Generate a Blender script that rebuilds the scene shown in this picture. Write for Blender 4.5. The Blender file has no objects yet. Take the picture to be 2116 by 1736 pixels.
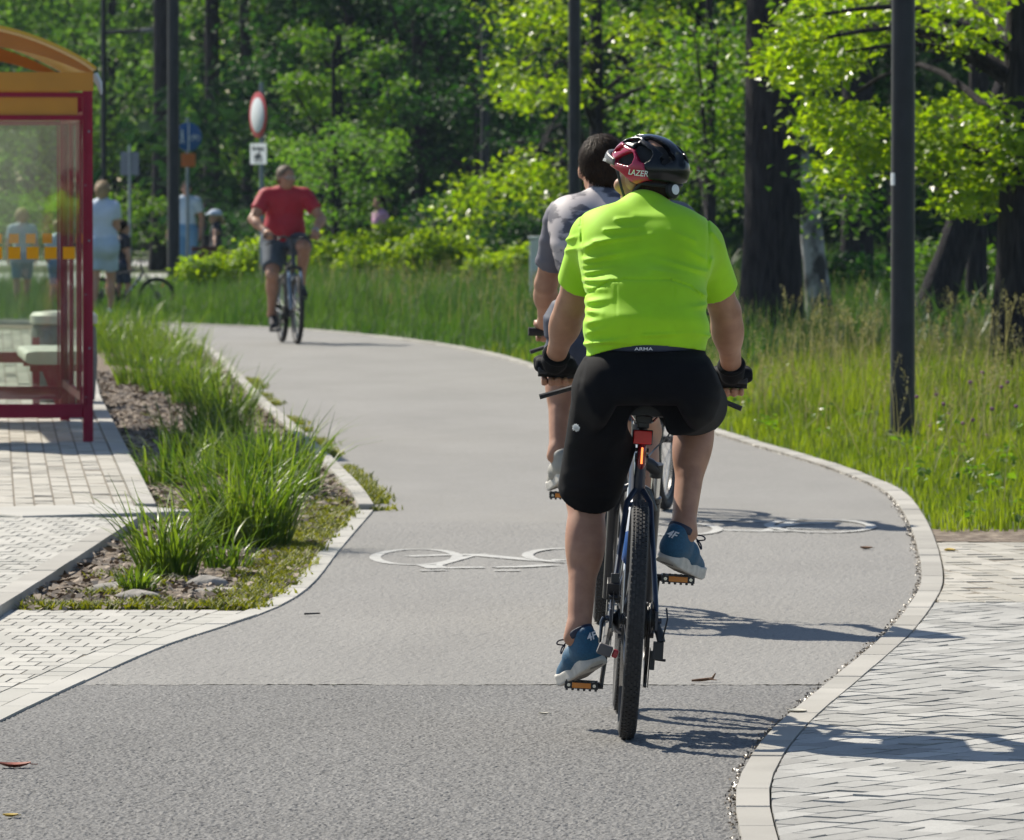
import bpy, math, random
import numpy as np
from mathutils import Vector, Matrix
R = math.radians
SC = bpy.context.scene
COL = SC.collection
rng = np.random.default_rng(11)
random.seed(11)

# ---------------------------------------------------------------- camera, sky, sun, exposure
CAM_H = 1.62
F_PX = 14868.0                       # focal length in the units of a 2116 px wide picture
PITCH = math.atan(485.0 / F_PX)
cd = bpy.data.cameras.new("camera")
cam = bpy.data.objects.new("camera", cd)
COL.objects.link(cam)
cam.location = (0, 0, CAM_H)
cam.rotation_euler = (math.pi / 2 - PITCH, 0, 0)
cd.sensor_fit = 'HORIZONTAL'
cd.sensor_width = 36.0
cd.lens = F_PX / 2116.0 * 36.0
cd.clip_start = 0.5
cd.clip_end = 3000
cd.dof.use_dof = True
cd.dof.focus_distance = 21.3
cd.dof.aperture_fstop = 16.5
SC.camera = cam

SUN_SHIFT = (0.68, -0.83)            # where the shadow of a point 1 m up falls
sv = Vector((SUN_SHIFT[0], SUN_SHIFT[1], -1.0)).normalized()
W = bpy.data.worlds.new("World")
SC.world = W
W.use_nodes = True
wt = W.node_tree
sky = wt.nodes.new("ShaderNodeTexSky")
sky.sky_type = 'NISHITA'
sky.sun_disc = False
sky.sun_elevation = math.asin(-sv.z)
sky.sun_rotation = math.atan2(-sv.x, -sv.y)
sky.air_density = 1.0
sky.dust_density = 0.6
sky.ozone_density = 2.0
wt.links.new(sky.outputs[0], wt.nodes["Background"].inputs[0])
wt.nodes["Background"].inputs[1].default_value = 0.085
sd = bpy.data.lights.new("sun", 'SUN')
sd.energy = 5.0
sd.angle = R(0.55)
sd.color = (1.0, 0.93, 0.80)
sun = bpy.data.objects.new("sun", sd)
COL.objects.link(sun)
sun.location = (-30, 60, 50)
sun.rotation_mode = 'QUATERNION'
sun.rotation_quaternion = sv.to_track_quat('-Z', 'Y')
SC.view_settings.view_transform = 'Standard'
SC.view_settings.look = 'None'
SC.view_settings.exposure = 0.60
SC.view_settings.gamma = 1.0
SC.cycles.max_bounces = 8
SC.cycles.transmission_bounces = 6
SC.cycles.transparent_max_bounces = 12
SC.cycles.use_denoising = True
SC.cycles.sample_clamp_indirect = 6.0

_cp, _sp = math.cos(PITCH), math.sin(PITCH)


def ray(u, v):
    x = (u - 1058.0) / F_PX
    y = (868.0 - v) / F_PX
    return x, _cp + y * _sp, -_sp + y * _cp


def at(u, v, z=0.0):
    """the place on level z that the photograph shows at (u, v) of its 2116 px wide view"""
    dx, dy, dz = ray(u, v)
    t = (z - CAM_H) / dz
    return (t * dx, t * dy, z)


def far(u, v, D):
    """the place D metres ahead that shows at (u, v)"""
    dx, dy, dz = ray(u, v)
    t = D / dy
    return np.array((t * dx, D, CAM_H + t * dz))


# ---------------------------------------------------------------- materials
MATS = {}


def _new(name):
    m = bpy.data.materials.new(name)
    m.use_nodes = True
    nt = m.node_tree
    return m, nt, nt.nodes["Principled BSDF"]


def mat(name, col, rough=0.6, metal=0.0, var=0.0, vscale=8.0, bump=0.0, bscale=120.0, spec=0.5, coat=0.0, sheen=0.0,
        emit=None, stretch=None, col2=None, detail=3.0, thr=None):
    """plain surface: colour with noise variation (towards col2) and noise bump"""
    if name in MATS:
        return MATS[name]
    m, nt, b = _new(name)
    N, L = nt.nodes, nt.links
    b.inputs['Roughness'].default_value = rough
    b.inputs['Metallic'].default_value = metal
    b.inputs['Specular IOR Level'].default_value = spec
    b.inputs['Coat Weight'].default_value = coat
    b.inputs['Coat Roughness'].default_value = 0.12
    if sheen:
        b.inputs['Sheen Weight'].default_value = sheen
        b.inputs['Sheen Roughness'].default_value = 0.5
    c = (*col, 1.0)
    b.inputs['Base Color'].default_value = c
    tc = N.new('ShaderNodeTexCoord')
    src = tc.outputs['Object']
    if stretch:
        mp = N.new('ShaderNodeMapping')
        mp.inputs['Scale'].default_value = stretch
        L.new(src, mp.inputs[0])
        src = mp.outputs[0]
    if var or col2:
        nz = N.new('ShaderNodeTexNoise')
        nz.inputs['Scale'].default_value = vscale
        nz.inputs['Detail'].default_value = detail
        L.new(src, nz.inputs['Vector'])
        cr = N.new('ShaderNodeValToRGB')
        if thr:
            cr.color_ramp.elements[0].position, cr.color_ramp.elements[1].position = thr
        else:
            cr.color_ramp.elements[0].position = 0.3
            cr.color_ramp.elements[1].position = 0.7
        c2 = col2 if col2 else tuple(min(1, x * (1 + var)) for x in col)
        c1 = col if col2 else tuple(x * (1 - var) for x in col)
        cr.color_ramp.elements[0].color = (*c1, 1)
        cr.color_ramp.elements[1].color = (*c2, 1)
        L.new(nz.outputs['Fac'], cr.inputs[0])
        L.new(cr.outputs[0], b.inputs['Base Color'])
    if bump:
        n2 = N.new('ShaderNodeTexNoise')
        n2.inputs['Scale'].default_value = bscale
        n2.inputs['Detail'].default_value = 4
        L.new(src, n2.inputs['Vector'])
        bp = N.new('ShaderNodeBump')
        bp.inputs['Strength'].default_value = 0.9
        bp.inputs['Distance'].default_value = bump
        L.new(n2.outputs['Fac'], bp.inputs['Height'])
        L.new(bp.outputs[0], b.inputs['Normal'])
    if emit:
        b.inputs['Emission Color'].default_value = (*emit[0], 1)
        b.inputs['Emission Strength'].default_value = emit[1]
    MATS[name] = m
    return m


def leafmat(name, ca, cb, trans=0.45, rough=0.45, tcol=None, spec=0.5, patch=0.0):
    """leaves and blades: colour differs from leaf to leaf, light also comes through"""
    if name in MATS:
        return MATS[name]
    m, nt, b = _new(name)
    N, L = nt.nodes, nt.links
    g = N.new('ShaderNodeNewGeometry')
    cr = N.new('ShaderNodeValToRGB')
    cr.color_ramp.elements[0].color = (*ca, 1)
    cr.color_ramp.elements[1].color = (*cb, 1)
    fac = g.outputs['Random Per Island']
    if patch:
        nz = N.new('ShaderNodeTexNoise')
        nz.inputs['Scale'].default_value = patch
        L.new(g.outputs['Position'], nz.inputs['Vector'])
        mx = N.new('ShaderNodeMath'); mx.operation = 'MULTIPLY_ADD'
        mx.inputs[1].default_value = 2.4; mx.inputs[2].default_value = -1.0
        L.new(nz.outputs['Fac'], mx.inputs[0])
        ad = N.new('ShaderNodeMath'); ad.operation = 'MULTIPLY_ADD'; ad.use_clamp = True
        ad.inputs[1].default_value = 0.5
        L.new(g.outputs['Random Per Island'], ad.inputs[0]); L.new(mx.outputs[0], ad.inputs[2])
        fac = ad.outputs[0]
    L.new(fac, cr.inputs[0])
    L.new(cr.outputs[0], b.inputs['Base Color'])
    b.inputs['Roughness'].default_value = rough
    b.inputs['Specular IOR Level'].default_value = spec
    tr = N.new('ShaderNodeBsdfTranslucent')
    hs = N.new('ShaderNodeMixRGB')
    hs.blend_type = 'MULTIPLY'
    hs.inputs[0].default_value = 1.0
    hs.inputs[2].default_value = (*(tcol or (1.5, 1.35, 0.5)), 1)
    L.new(cr.outputs[0], hs.inputs[1])
    L.new(hs.outputs[0], tr.inputs['Color'])
    mx = N.new('ShaderNodeMixShader')
    mx.inputs[0].default_value = trans
    L.new(b.outputs[0], mx.inputs[1])
    L.new(tr.outputs[0], mx.inputs[2])
    L.new(mx.outputs[0], nt.nodes['Material Output'].inputs['Surface'])
    MATS[name] = m
    return m


def islandmat(name, ca, cb, rough=0.85, bump=0.0015, bscale=160, grain=0.12, gscale=220, stain=0.15):
    """cast concrete blocks: every block its own tone, fine grain, faint stains"""
    if name in MATS:
        return MATS[name]
    m, nt, b = _new(name)
    N, L = nt.nodes, nt.links
    g = N.new('ShaderNodeNewGeometry')
    cr = N.new('ShaderNodeValToRGB')
    cr.color_ramp.elements[0].color = (*ca, 1)
    cr.color_ramp.elements[1].color = (*cb, 1)
    L.new(g.outputs['Random Per Island'], cr.inputs[0])
    nz = N.new('ShaderNodeTexNoise'); nz.inputs['Scale'].default_value = gscale; nz.inputs['Detail'].default_value = 3
    L.new(g.outputs['Position'], nz.inputs['Vector'])
    n3 = N.new('ShaderNodeTexNoise'); n3.inputs['Scale'].default_value = 2.2; n3.inputs['Detail'].default_value = 6
    L.new(g.outputs['Position'], n3.inputs['Vector'])
    ma = N.new('ShaderNodeMath'); ma.operation = 'MULTIPLY_ADD'; ma.inputs[1].default_value = 2 * grain; ma.inputs[2].default_value = 1 - grain
    L.new(nz.outputs['Fac'], ma.inputs[0])
    mb = N.new('ShaderNodeMath'); mb.operation = 'MULTIPLY_ADD'; mb.inputs[1].default_value = 2 * stain; mb.inputs[2].default_value = 1 - stain
    L.new(n3.outputs['Fac'], mb.inputs[0])
    mc = N.new('ShaderNodeMath'); mc.operation = 'MULTIPLY'
    L.new(ma.outputs[0], mc.inputs[0]); L.new(mb.outputs[0], mc.inputs[1])
    mu = N.new('ShaderNodeMixRGB'); mu.blend_type = 'MULTIPLY'; mu.inputs[0].default_value = 1
    L.new(cr.outputs[0], mu.inputs[1]); L.new(mc.outputs[0], mu.inputs[2])
    L.new(mu.outputs[0], b.inputs['Base Color'])
    b.inputs['Roughness'].default_value = rough
    bp = N.new('ShaderNodeBump'); bp.inputs['Distance'].default_value = bump; bp.inputs['Strength'].default_value = 0.8
    n2 = N.new('ShaderNodeTexNoise'); n2.inputs['Scale'].default_value = bscale; n2.inputs['Detail'].default_value = 4
    L.new(g.outputs['Position'], n2.inputs['Vector'])
    L.new(n2.outputs['Fac'], bp.inputs['Height']); L.new(bp.outputs[0], b.inputs['Normal'])
    MATS[name] = m
    return m


def asphaltmat(name, dark, light, scale=190.0, patch=0.12):
    m, nt, b = _new(name)
    N, L = nt.nodes, nt.links
    g = N.new('ShaderNodeNewGeometry')
    n1 = N.new('ShaderNodeTexNoise'); n1.inputs['Scale'].default_value = scale; n1.inputs['Detail'].default_value = 2
    L.new(g.outputs['Position'], n1.inputs['Vector'])
    cr = N.new('ShaderNodeValToRGB')
    cr.color_ramp.elements[0].position = 0.32; cr.color_ramp.elements[0].color = (*dark, 1)
    cr.color_ramp.elements[1].position = 0.68; cr.color_ramp.elements[1].color = (*light, 1)
    L.new(n1.outputs['Fac'], cr.inputs[0])
    mp = N.new('ShaderNodeMapping'); mp.inputs['Scale'].default_value = (0.7, 0.22, 1)
    L.new(g.outputs['Position'], mp.inputs[0])
    n2 = N.new('ShaderNodeTexNoise'); n2.inputs['Scale'].default_value = 1.6; n2.inputs['Detail'].default_value = 7; n2.inputs['Roughness'].default_value = 0.65
    L.new(mp.outputs[0], n2.inputs['Vector'])
    ma = N.new('ShaderNodeMath'); ma.operation = 'MULTIPLY_ADD'; ma.inputs[1].default_value = 2 * patch; ma.inputs[2].default_value = 1 - patch
    L.new(n2.outputs['Fac'], ma.inputs[0])
    mu = N.new('ShaderNodeMixRGB'); mu.blend_type = 'MULTIPLY'; mu.inputs[0].default_value = 1
    L.new(cr.outputs[0], mu.inputs[1]); L.new(ma.outputs[0], mu.inputs[2])
    L.new(mu.outputs[0], b.inputs['Base Color'])
    b.inputs['Roughness'].default_value = 0.82
    b.inputs['Specular IOR Level'].default_value = 0.35
    bp = N.new('ShaderNodeBump'); bp.inputs['Distance'].default_value = 0.004; bp.inputs['Strength'].default_value = 0.7
    L.new(n1.outputs['Fac'], bp.inputs['Height']); L.new(bp.outputs[0], b.inputs['Normal'])
    return m


def glassmat(name, tint, gloss=0.0):
    m, nt, b = _new(name)
    N, L = nt.nodes, nt.links
    tr = N.new('ShaderNodeBsdfTransparent'); tr.inputs[0].default_value = (*tint, 1)
    gl = N.new('ShaderNodeBsdfGlossy'); gl.inputs['Roughness'].default_value = 0.02
    df = N.new('ShaderNodeBsdfDiffuse'); df.inputs[0].default_value = (0.75, 0.75, 0.7, 1)
    fr = N.new('ShaderNodeFresnel'); fr.inputs[0].default_value = 1.28
    ma = N.new('ShaderNodeMath'); ma.operation = 'ADD'; ma.inputs[1].default_value = gloss; ma.use_clamp = True
    L.new(fr.outputs[0], ma.inputs[0])
    m1 = N.new('ShaderNodeMixShader'); L.new(ma.outputs[0], m1.inputs[0]); L.new(tr.outputs[0], m1.inputs[1]); L.new(gl.outputs[0], m1.inputs[2])
    m2 = N.new('ShaderNodeMixShader'); m2.inputs[0].default_value = 0.02
    L.new(m1.outputs[0], m2.inputs[1]); L.new(df.outputs[0], m2.inputs[2])
    L.new(m2.outputs[0], nt.nodes['Material Output'].inputs['Surface'])
    MATS[name] = m
    return m


# ---------------------------------------------------------------- objects and tags
def tag(o, label=None, cat=None, group=None, kind=None):
    if label: o['label'] = label
    if cat: o['category'] = cat
    if group: o['group'] = group
    if kind: o['kind'] = kind
    return o


def empty(name, loc=(0, 0, 0), rz=0.0, ry=0.0):
    o = bpy.data.objects.new(name, None)
    o.location = loc
    o.rotation_euler = (0, ry, rz)
    o.empty_display_size = 0.1
    COL.objects.link(o)
    return o


def link(name, me, material, parent=None):
    if material and not me.materials:
        me.materials.append(material)
    o = bpy.data.objects.new(name, me)
    COL.objects.link(o)
    if parent: o.parent = parent
    return o


def copy_tree(o, parent=None):
    c = o.copy()
    COL.objects.link(c)
    c.parent = parent
    for ch in [x for x in bpy.data.objects if x.parent == o]:
        copy_tree(ch, c)
    return c


def npmesh(name, V, F, smooth=False):
    """mesh from arrays; F is (n, k) with k corners each"""
    me = bpy.data.meshes.new(name)
    V = np.asarray(V, dtype=np.float32); F = np.asarray(F, dtype=np.int32)
    n, k = F.shape
    me.vertices.add(len(V)); me.vertices.foreach_set('co', V.ravel())
    me.loops.add(n * k); me.loops.foreach_set('vertex_index', F.ravel())
    me.polygons.add(n)
    me.polygons.foreach_set('loop_start', np.arange(n, dtype=np.int32) * k)
    me.polygons.foreach_set('loop_total', np.full(n, k, dtype=np.int32))
    me.polygons.foreach_set('use_smooth', np.full(n, smooth))
    me.update(calc_edges=True)
    return me


def nrm(a):
    a = np.asarray(a, float)
    return a / max(1e-9, np.linalg.norm(a))


def rotm(axis, ang):
    return np.array(Matrix.Rotation(ang, 3, Vector(axis)))


class MB:
    """collects shapes and links them as one mesh object"""
    def __init__(s):
        s.v = []; s.f = []

    def add(s, V, F):
        o = len(s.v)
        s.v.extend(tuple(map(float, p)) for p in V)
        s.f.extend(tuple(i + o for i in f) for f in F)
        return s

    def box(s, c, size, rot=None):
        h = np.asarray(size, float) / 2
        P = np.array([(x, y, z) for x in (-1, 1) for y in (-1, 1) for z in (-1, 1)]) * h
        if rot is not None: P = P @ np.asarray(rot).T
        return s.add(P + np.asarray(c, float), [(0, 1, 3, 2), (4, 6, 7, 5), (0, 4, 5, 1), (2, 3, 7, 6), (0, 2, 6, 4), (1, 5, 7, 3)])

    def tube(s, pts, rad, n=10, caps=True, flat=None):
        pts = [np.asarray(p, float) for p in pts]
        m = len(pts)
        if np.isscalar(rad): rad = [rad] * m
        T = [nrm(pts[min(i + 1, m - 1)] - pts[max(i - 1, 0)]) for i in range(m)]
        a = np.array((0, 0, 1.0)) if abs(T[0][2]) < 0.9 else np.array((1.0, 0, 0))
        U = nrm(np.cross(T[0], a))
        V = []
        for i in range(m):
            U = nrm(U - T[i] * np.dot(U, T[i]))
            B = np.cross(T[i], U)
            for k in range(n):
                w = 2 * math.pi * k / n
                q = math.cos(w) * U + math.sin(w) * B
                if flat is not None:                       # squash along a direction
                    q = q - flat[0] * np.dot(q, flat[0]) * (1 - flat[1])
                V.append(pts[i] + rad[i] * q)
        F = [(i * n + k, i * n + (k + 1) % n, (i + 1) * n + (k + 1) % n, (i + 1) * n + k) for i in range(m - 1) for k in range(n)]
        if caps: F += [tuple(range(n))[::-1], tuple((m - 1) * n + k for k in range(n))]
        return s.add(V, F)

    def ring(s, c, axis, Rr, r, n=64, m=10, sq=1.0):
        axis = nrm(axis); c = np.asarray(c, float)
        a = np.array((0, 0, 1.0)) if abs(axis[2]) < 0.9 else np.array((1.0, 0, 0))
        U = nrm(np.cross(axis, a)); B = np.cross(axis, U)
        V = []
        for i in range(n):
            w = 2 * math.pi * i / n
            d = math.cos(w) * U + math.sin(w) * B
            for k in range(m):
                q = 2 * math.pi * k / m
                V.append(c + d * (Rr + r * sq * math.cos(q)) + axis * r * math.sin(q))
        F = [(i * m + k, i * m + (k + 1) % m, ((i + 1) % n) * m + (k + 1) % m, ((i + 1) % n) * m + k) for i in range(n) for k in range(m)]
        return s.add(V, F)

    def lathe(s, prof, c, axis=(0, 0, 1), n=24):
        axis = nrm(axis); c = np.asarray(c, float)
        a = np.array((0, 0, 1.0)) if abs(axis[2]) < 0.9 else np.array((1.0, 0, 0))
        U = nrm(np.cross(axis, a)); B = np.cross(axis, U)
        V = [c + axis * h + r * (math.cos(2 * math.pi * k / n) * U + math.sin(2 * math.pi * k / n) * B) for r, h in prof for k in range(n)]
        m = len(prof)
        F = [(i * n + k, i * n + (k + 1) % n, (i + 1) * n + (k + 1) % n, (i + 1) * n + k) for i in range(m - 1) for k in range(n)]
        F += [tuple(range(n))[::-1], tuple((m - 1) * n + k for k in range(n))]
        return s.add(V, F)

    def prism(s, poly, vec):
        P = [np.asarray(p, float) for p in poly]; vec = np.asarray(vec, float); n = len(P)
        F = [tuple(range(n))[::-1], tuple(n + k for k in range(n))] + [(k, (k + 1) % n, n + (k + 1) % n, n + k) for k in range(n)]
        return s.add(P + [p + vec for p in P], F)

    def loft(s, rings):
        n = len(rings[0]); m = len(rings)
        V = [p for r in rings for p in r]
        F = [(i * n + k, i * n + (k + 1) % n, (i + 1) * n + (k + 1) % n, (i + 1) * n + k) for i in range(m - 1) for k in range(n)]
        F += [tuple(range(n))[::-1], tuple((m - 1) * n + k for k in range(n))]
        return s.add(V, F)

    def ball(s, c, r, n=12, sc=(1, 1, 1)):
        V = []; m = n // 2
        for i in range(1, m):
            t = math.pi * i / m
            for k in range(n):
                w = 2 * math.pi * k / n
                V.append((c[0] + r * sc[0] * math.sin(t) * math.cos(w), c[1] + r * sc[1] * math.sin(t) * math.sin(w), c[2] + r * sc[2] * math.cos(t)))
        F = [(i * n + k, (i + 1) * n + k, (i + 1) * n + (k + 1) % n, i * n + (k + 1) % n) for i in range(m - 2) for k in range(n)]
        t0 = len(V); V += [(c[0], c[1], c[2] + r * sc[2]), (c[0], c[1], c[2] - r * sc[2])]
        F += [(t0, k, (k + 1) % n) for k in range(n)] + [(t0 + 1, (m - 2) * n + (k + 1) % n, (m - 2) * n + k) for k in range(n)]
        return s.add(V, F)

    def mesh(s, name, smooth=True):
        me = bpy.data.meshes.new(name)
        me.from_pydata(s.v, [], s.f)
        if smooth:
            me.shade_smooth()
            me.set_sharp_from_angle(angle=R(38))
        me.update()
        return me

    def build(s, name, material, parent=None, smooth=True, bevel=0.0):
        o = link(name, s.mesh(name, smooth), material, parent)
        if bevel:
            b = o.modifiers.new('bevel', 'BEVEL'); b.width = bevel; b.segments = 2; b.limit_method = 'ANGLE'
        return o


def text(name, body, size, material, parent, M, ext=0.0012, shear=0.0, warp=None, cond=1.0):
    """letters as a thin mesh; M maps (x right, y up, z out of the surface)"""
    c = bpy.data.curves.new(name, 'FONT')
    c.body = body; c.size = size; c.extrude = ext; c.shear = shear
    c.align_x = 'CENTER'; c.align_y = 'CENTER'; c.offset = size * 0.012
    o = bpy.data.objects.new(name, c)
    COL.objects.link(o)
    dg = bpy.context.evaluated_depsgraph_get()
    me = bpy.data.meshes.new_from_object(o.evaluated_get(dg))
    bpy.data.objects.remove(o); bpy.data.curves.remove(c)
    V = np.empty(len(me.vertices) * 3, np.float32); me.vertices.foreach_get('co', V); V = V.reshape(-1, 3)
    V[:, 0] *= cond
    M = np.asarray(M)
    V = V @ M[:3, :3].T + M[:3, 3]
    if warp: V = warp(V)
    me.vertices.foreach_set('co', V.astype(np.float32).ravel()); me.update()
    me.name = name
    me.materials.clear()
    return link(name, me, material, parent)


def frame(o, x, y, z):
    M = np.eye(4); M[:3, 0] = x; M[:3, 1] = y; M[:3, 2] = z; M[:3, 3] = o
    return M


# ---------------------------------------------------------------- solid fields (smooth bodies and clothes)
def cap(a, b, r1, r2):
    return ('c', np.asarray(a, float), np.asarray(b, float), r1, r2)


def ell(c, r, Rm=None):
    return ('e', np.asarray(c, float), np.asarray(r, float), np.eye(3) if Rm is None else np.asarray(Rm, float))


def pbox(p):
    if p[0] == 'c':
        r = max(p[3], p[4])
        return np.minimum(p[1], p[2]) - r, np.maximum(p[1], p[2]) + r
    h = np.sqrt(((p[3] * p[2][None, :]) ** 2).sum(1))
    return p[1] - h, p[1] + h


def pdist(p, X, Y, Z):
    if p[0] == 'c':
        a, b = p[1], p[2]; d = b - a; L2 = max(1e-12, float(d @ d))
        t = np.clip(((X - a[0]) * d[0] + (Y - a[1]) * d[1] + (Z - a[2]) * d[2]) / L2, 0, 1)
        return np.sqrt((X - a[0] - t * d[0]) ** 2 + (Y - a[1] - t * d[1]) ** 2 + (Z - a[2] - t * d[2]) ** 2) - (p[3] + (p[4] - p[3]) * t)
    c, r, Rm = p[1], p[2], p[3]
    x, y, z = X - c[0], Y - c[1], Z - c[2]
    q = [Rm[0, i] * x + Rm[1, i] * y + Rm[2, i] * z for i in range(3)]
    k0 = np.sqrt(sum((q[i] / r[i]) ** 2 for i in range(3)))
    k1 = np.sqrt(sum((q[i] / r[i] ** 2) ** 2 for i in range(3))) + 1e-9
    return k0 * (k0 - 1.0) / k1


class Field:
    def __init__(s, prims, vox, pad=0.05):
        bb = [pbox(p) for p in prims]
        lo = np.min([b[0] for b in bb], 0) - pad; hi = np.max([b[1] for b in bb], 0) + pad
        s.lo, s.vox = lo, vox
        n = np.ceil((hi - lo) / vox).astype(int) + 1
        s.f = np.full(n, 0.2, np.float32)
        s.ax = [(lo[i] + vox * np.arange(n[i])).astype(np.float32) for i in range(3)]

    def blk(s, lo, hi):
        sl = []
        for i in range(3):
            a = int(np.clip(math.floor((lo[i] - s.lo[i]) / s.vox), 0, s.f.shape[i])); b = int(np.clip(math.ceil((hi[i] - s.lo[i]) / s.vox) + 1, 0, s.f.shape[i]))
            sl.append(slice(a, b))
        return tuple(sl), s.ax[0][sl[0]][:, None, None], s.ax[1][sl[1]][None, :, None], s.ax[2][sl[2]][None, None, :]

    def add(s, p, infl=0.0, k=0.02):
        lo, hi = pbox(p); m = infl + k + 0.03
        sl, X, Y, Z = s.blk(lo - m, hi + m)
        d = (pdist(p, X, Y, Z) - infl).astype(np.float32)
        f = s.f[sl]
        h = np.clip(0.5 + 0.5 * (f - d) / k, 0, 1)
        s.f[sl] = f * (1 - h) + d * h - k * h * (1 - h)
        return s

    def many(s, ps, infl=0.0, k=0.02):
        for p in ps: s.add(p, infl, k)
        return s

    def sub(s, p, infl=0.0):
        lo, hi = pbox(p); m = infl + 0.03
        sl, X, Y, Z = s.blk(lo - m, hi + m)
        s.f[sl] = np.maximum(s.f[sl], -(pdist(p, X, Y, Z) - infl))
        return s

    def cut(s, n, p):
        """keep the side the normal points away from"""
        n = nrm(n); p = np.asarray(p, float)
        d = (s.ax[0][:, None, None] - p[0]) * n[0] + (s.ax[1][None, :, None] - p[1]) * n[1] + (s.ax[2][None, None, :] - p[2]) * n[2]
        s.f = np.maximum(s.f, d.astype(np.float32))
        return s

    def bend(s, fn):
        s.f = s.f + fn(s.ax[0][:, None, None], s.ax[1][None, :, None], s.ax[2][None, None, :]).astype(np.float32)
        return s

    def mesh(s, name, M=None):
        f = s.f
        f[0], f[-1] = 0.05, 0.05; f[:, 0], f[:, -1] = 0.05, 0.05; f[:, :, 0], f[:, :, -1] = 0.05, 0.05
        sg = f < 0
        n = np.array(f.shape) - 1
        cnt = np.zeros(n, np.int8)
        for dx in (0, 1):
            for dy in (0, 1):
                for dz in (0, 1):
                    cnt += sg[dx:dx + n[0], dy:dy + n[1], dz:dz + n[2]]
        act = (cnt > 0) & (cnt < 8)
        ci = np.argwhere(act)
        idx = np.full(n, -1, np.int32); idx[act] = np.arange(len(ci))
        acc = np.zeros((len(ci), 3)); num = np.zeros(len(ci))
        C = {c: f[ci[:, 0] + c[0], ci[:, 1] + c[1], ci[:, 2] + c[2]] for c in [(x, y, z) for x in (0, 1) for y in (0, 1) for z in (0, 1)]}
        for a in C:
            for ax in range(3):
                if a[ax] == 0:
                    b = list(a); b[ax] = 1; b = tuple(b)
                    fa, fb = C[a], C[b]
                    cr = (fa < 0) != (fb < 0)
                    t = np.where(cr, fa / np.where(fa == fb, 1, fa - fb), 0)
                    for j in range(3):
                        acc[:, j] += cr * (a[j] + (t if j == ax else 0))
                    num += cr
        V = s.lo + s.vox * (ci + acc / num[:, None])
        Q = []
        for ax in range(3):
            o1, o2 = [(1, 2), (2, 0), (0, 1)][ax]
            sA = [slice(0, None)] * 3; sB = [slice(0, None)] * 3
            sA[ax] = slice(0, -1); sB[ax] = slice(1, None)
            df = sg[tuple(sA)] != sg[tuple(sB)]
            e = np.argwhere(df)
            e = e[(e[:, o1] > 0) & (e[:, o2] > 0) & (e[:, o1] < n[o1]) & (e[:, o2] < n[o2])]
            inside = sg[e[:, 0], e[:, 1], e[:, 2]]
            c = []
            for d1, d2 in ((1, 1), (0, 1), (0, 0), (1, 0)):
                q = e.copy(); q[:, o1] -= d1; q[:, o2] -= d2
                c.append(idx[q[:, 0], q[:, 1], q[:, 2]])
            c = np.stack(c, 1)
            c = np.where(inside[:, None], c, c[:, ::-1])
            Q.append(c)
        Q = np.concatenate(Q)
        Q = Q[(Q >= 0).all(1)]
        if M is not None:
            M = np.asarray(M); V = V @ M[:3, :3].T + M[:3, 3]
        return npmesh(name, V, Q, True)

    def build(s, name, material, parent=None, M=None):
        return link(name, s.mesh(name, M), material, parent)
# ================================================================ ground, path, paving
def spline(pts, n=8):
    P = [np.asarray(p, float) for p in pts]
    out = []
    for i in range(len(P) - 1):
        p0, p1, p2, p3 = P[max(i - 1, 0)], P[i], P[i + 1], P[min(i + 2, len(P) - 1)]
        for k in range(n):
            t = k / n
            out.append(0.5 * (2 * p1 + (p2 - p0) * t + (2 * p0 - 5 * p1 + 4 * p2 - p3) * t * t + (3 * p1 - p0 - 3 * p2 + p3) * t ** 3))
    out.append(P[-1])
    return out


def G(lst, z=0.0):
    return [np.array(at(u, v, z))[:2] for u, v in lst]


def inpoly(x, y, poly):
    x = np.asarray(x); y = np.asarray(y)
    r = np.zeros(x.shape, bool)
    n = len(poly)
    for i in range(n):
        x1, y1 = poly[i]; x2, y2 = poly[(i + 1) % n]
        c = ((y1 > y) != (y2 > y))
        with np.errstate(divide='ignore', invalid='ignore'):
            xx = (x2 - x1) * (y - y1) / (y2 - y1 + 1e-12) + x1
        r ^= c & (x < xx)
    return r


def sheet(name, poly, z, material, kind='structure'):
    me = bpy.data.meshes.new(name)
    me.from_pydata([(p[0], p[1], z) for p in poly], [], [tuple(range(len(poly)))])
    me.update()
    if me.polygons[0].normal.z < 0: me.flip_normals()
    return tag(link(name, me, material), kind=kind)


M_ground = mat('soil and grass', (0.030, 0.055, 0.012), 0.95, col2=(0.075, 0.095, 0.025), vscale=3.0, bump=0.02, bscale=30)
me = bpy.data.meshes.new('ground')
me.from_pydata([(-700, -60, 0), (700, -60, 0), (700, 1500, 0), (-700, 1500, 0)], [], [(0, 1, 2, 3)])
tag(link('ground', me, M_ground), kind='structure')

LEFT_A = [(-900, 2050), (-400, 1705), (0, 1496), (150, 1424), (330, 1343), (470, 1296), (575, 1258), (645, 1212), (702, 1140), (748, 1086), (772, 1058)]
LEFT_B = [(772, 1058), (748, 1022), (700, 972), (648, 922), (592, 872), (550, 836), (512, 797), (468, 752), (424, 718), (380, 697), (335, 684), (250, 676), (0, 671), (-300, 669)]
RIGHT = [(1720, 2500), (1585, 1950), (1532, 1745), (1520, 1660), (1538, 1600), (1588, 1530), (1650, 1472), (1740, 1398), (1832, 1318), (1886, 1250), (1904, 1205), (1896, 1140), (1872, 1075), (1830, 1022), (1750, 985), (1650, 951), (1490, 903), (1300, 836), (1110, 766), (1000, 733), (850, 707), (640, 685), (430, 674), (250, 668), (0, 663), (-300, 661)]
left_a = spline(G(LEFT_A)); left_b = spline(G(LEFT_B)); right_e = spline(G(RIGHT))
SEAM_D = 23.25


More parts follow.
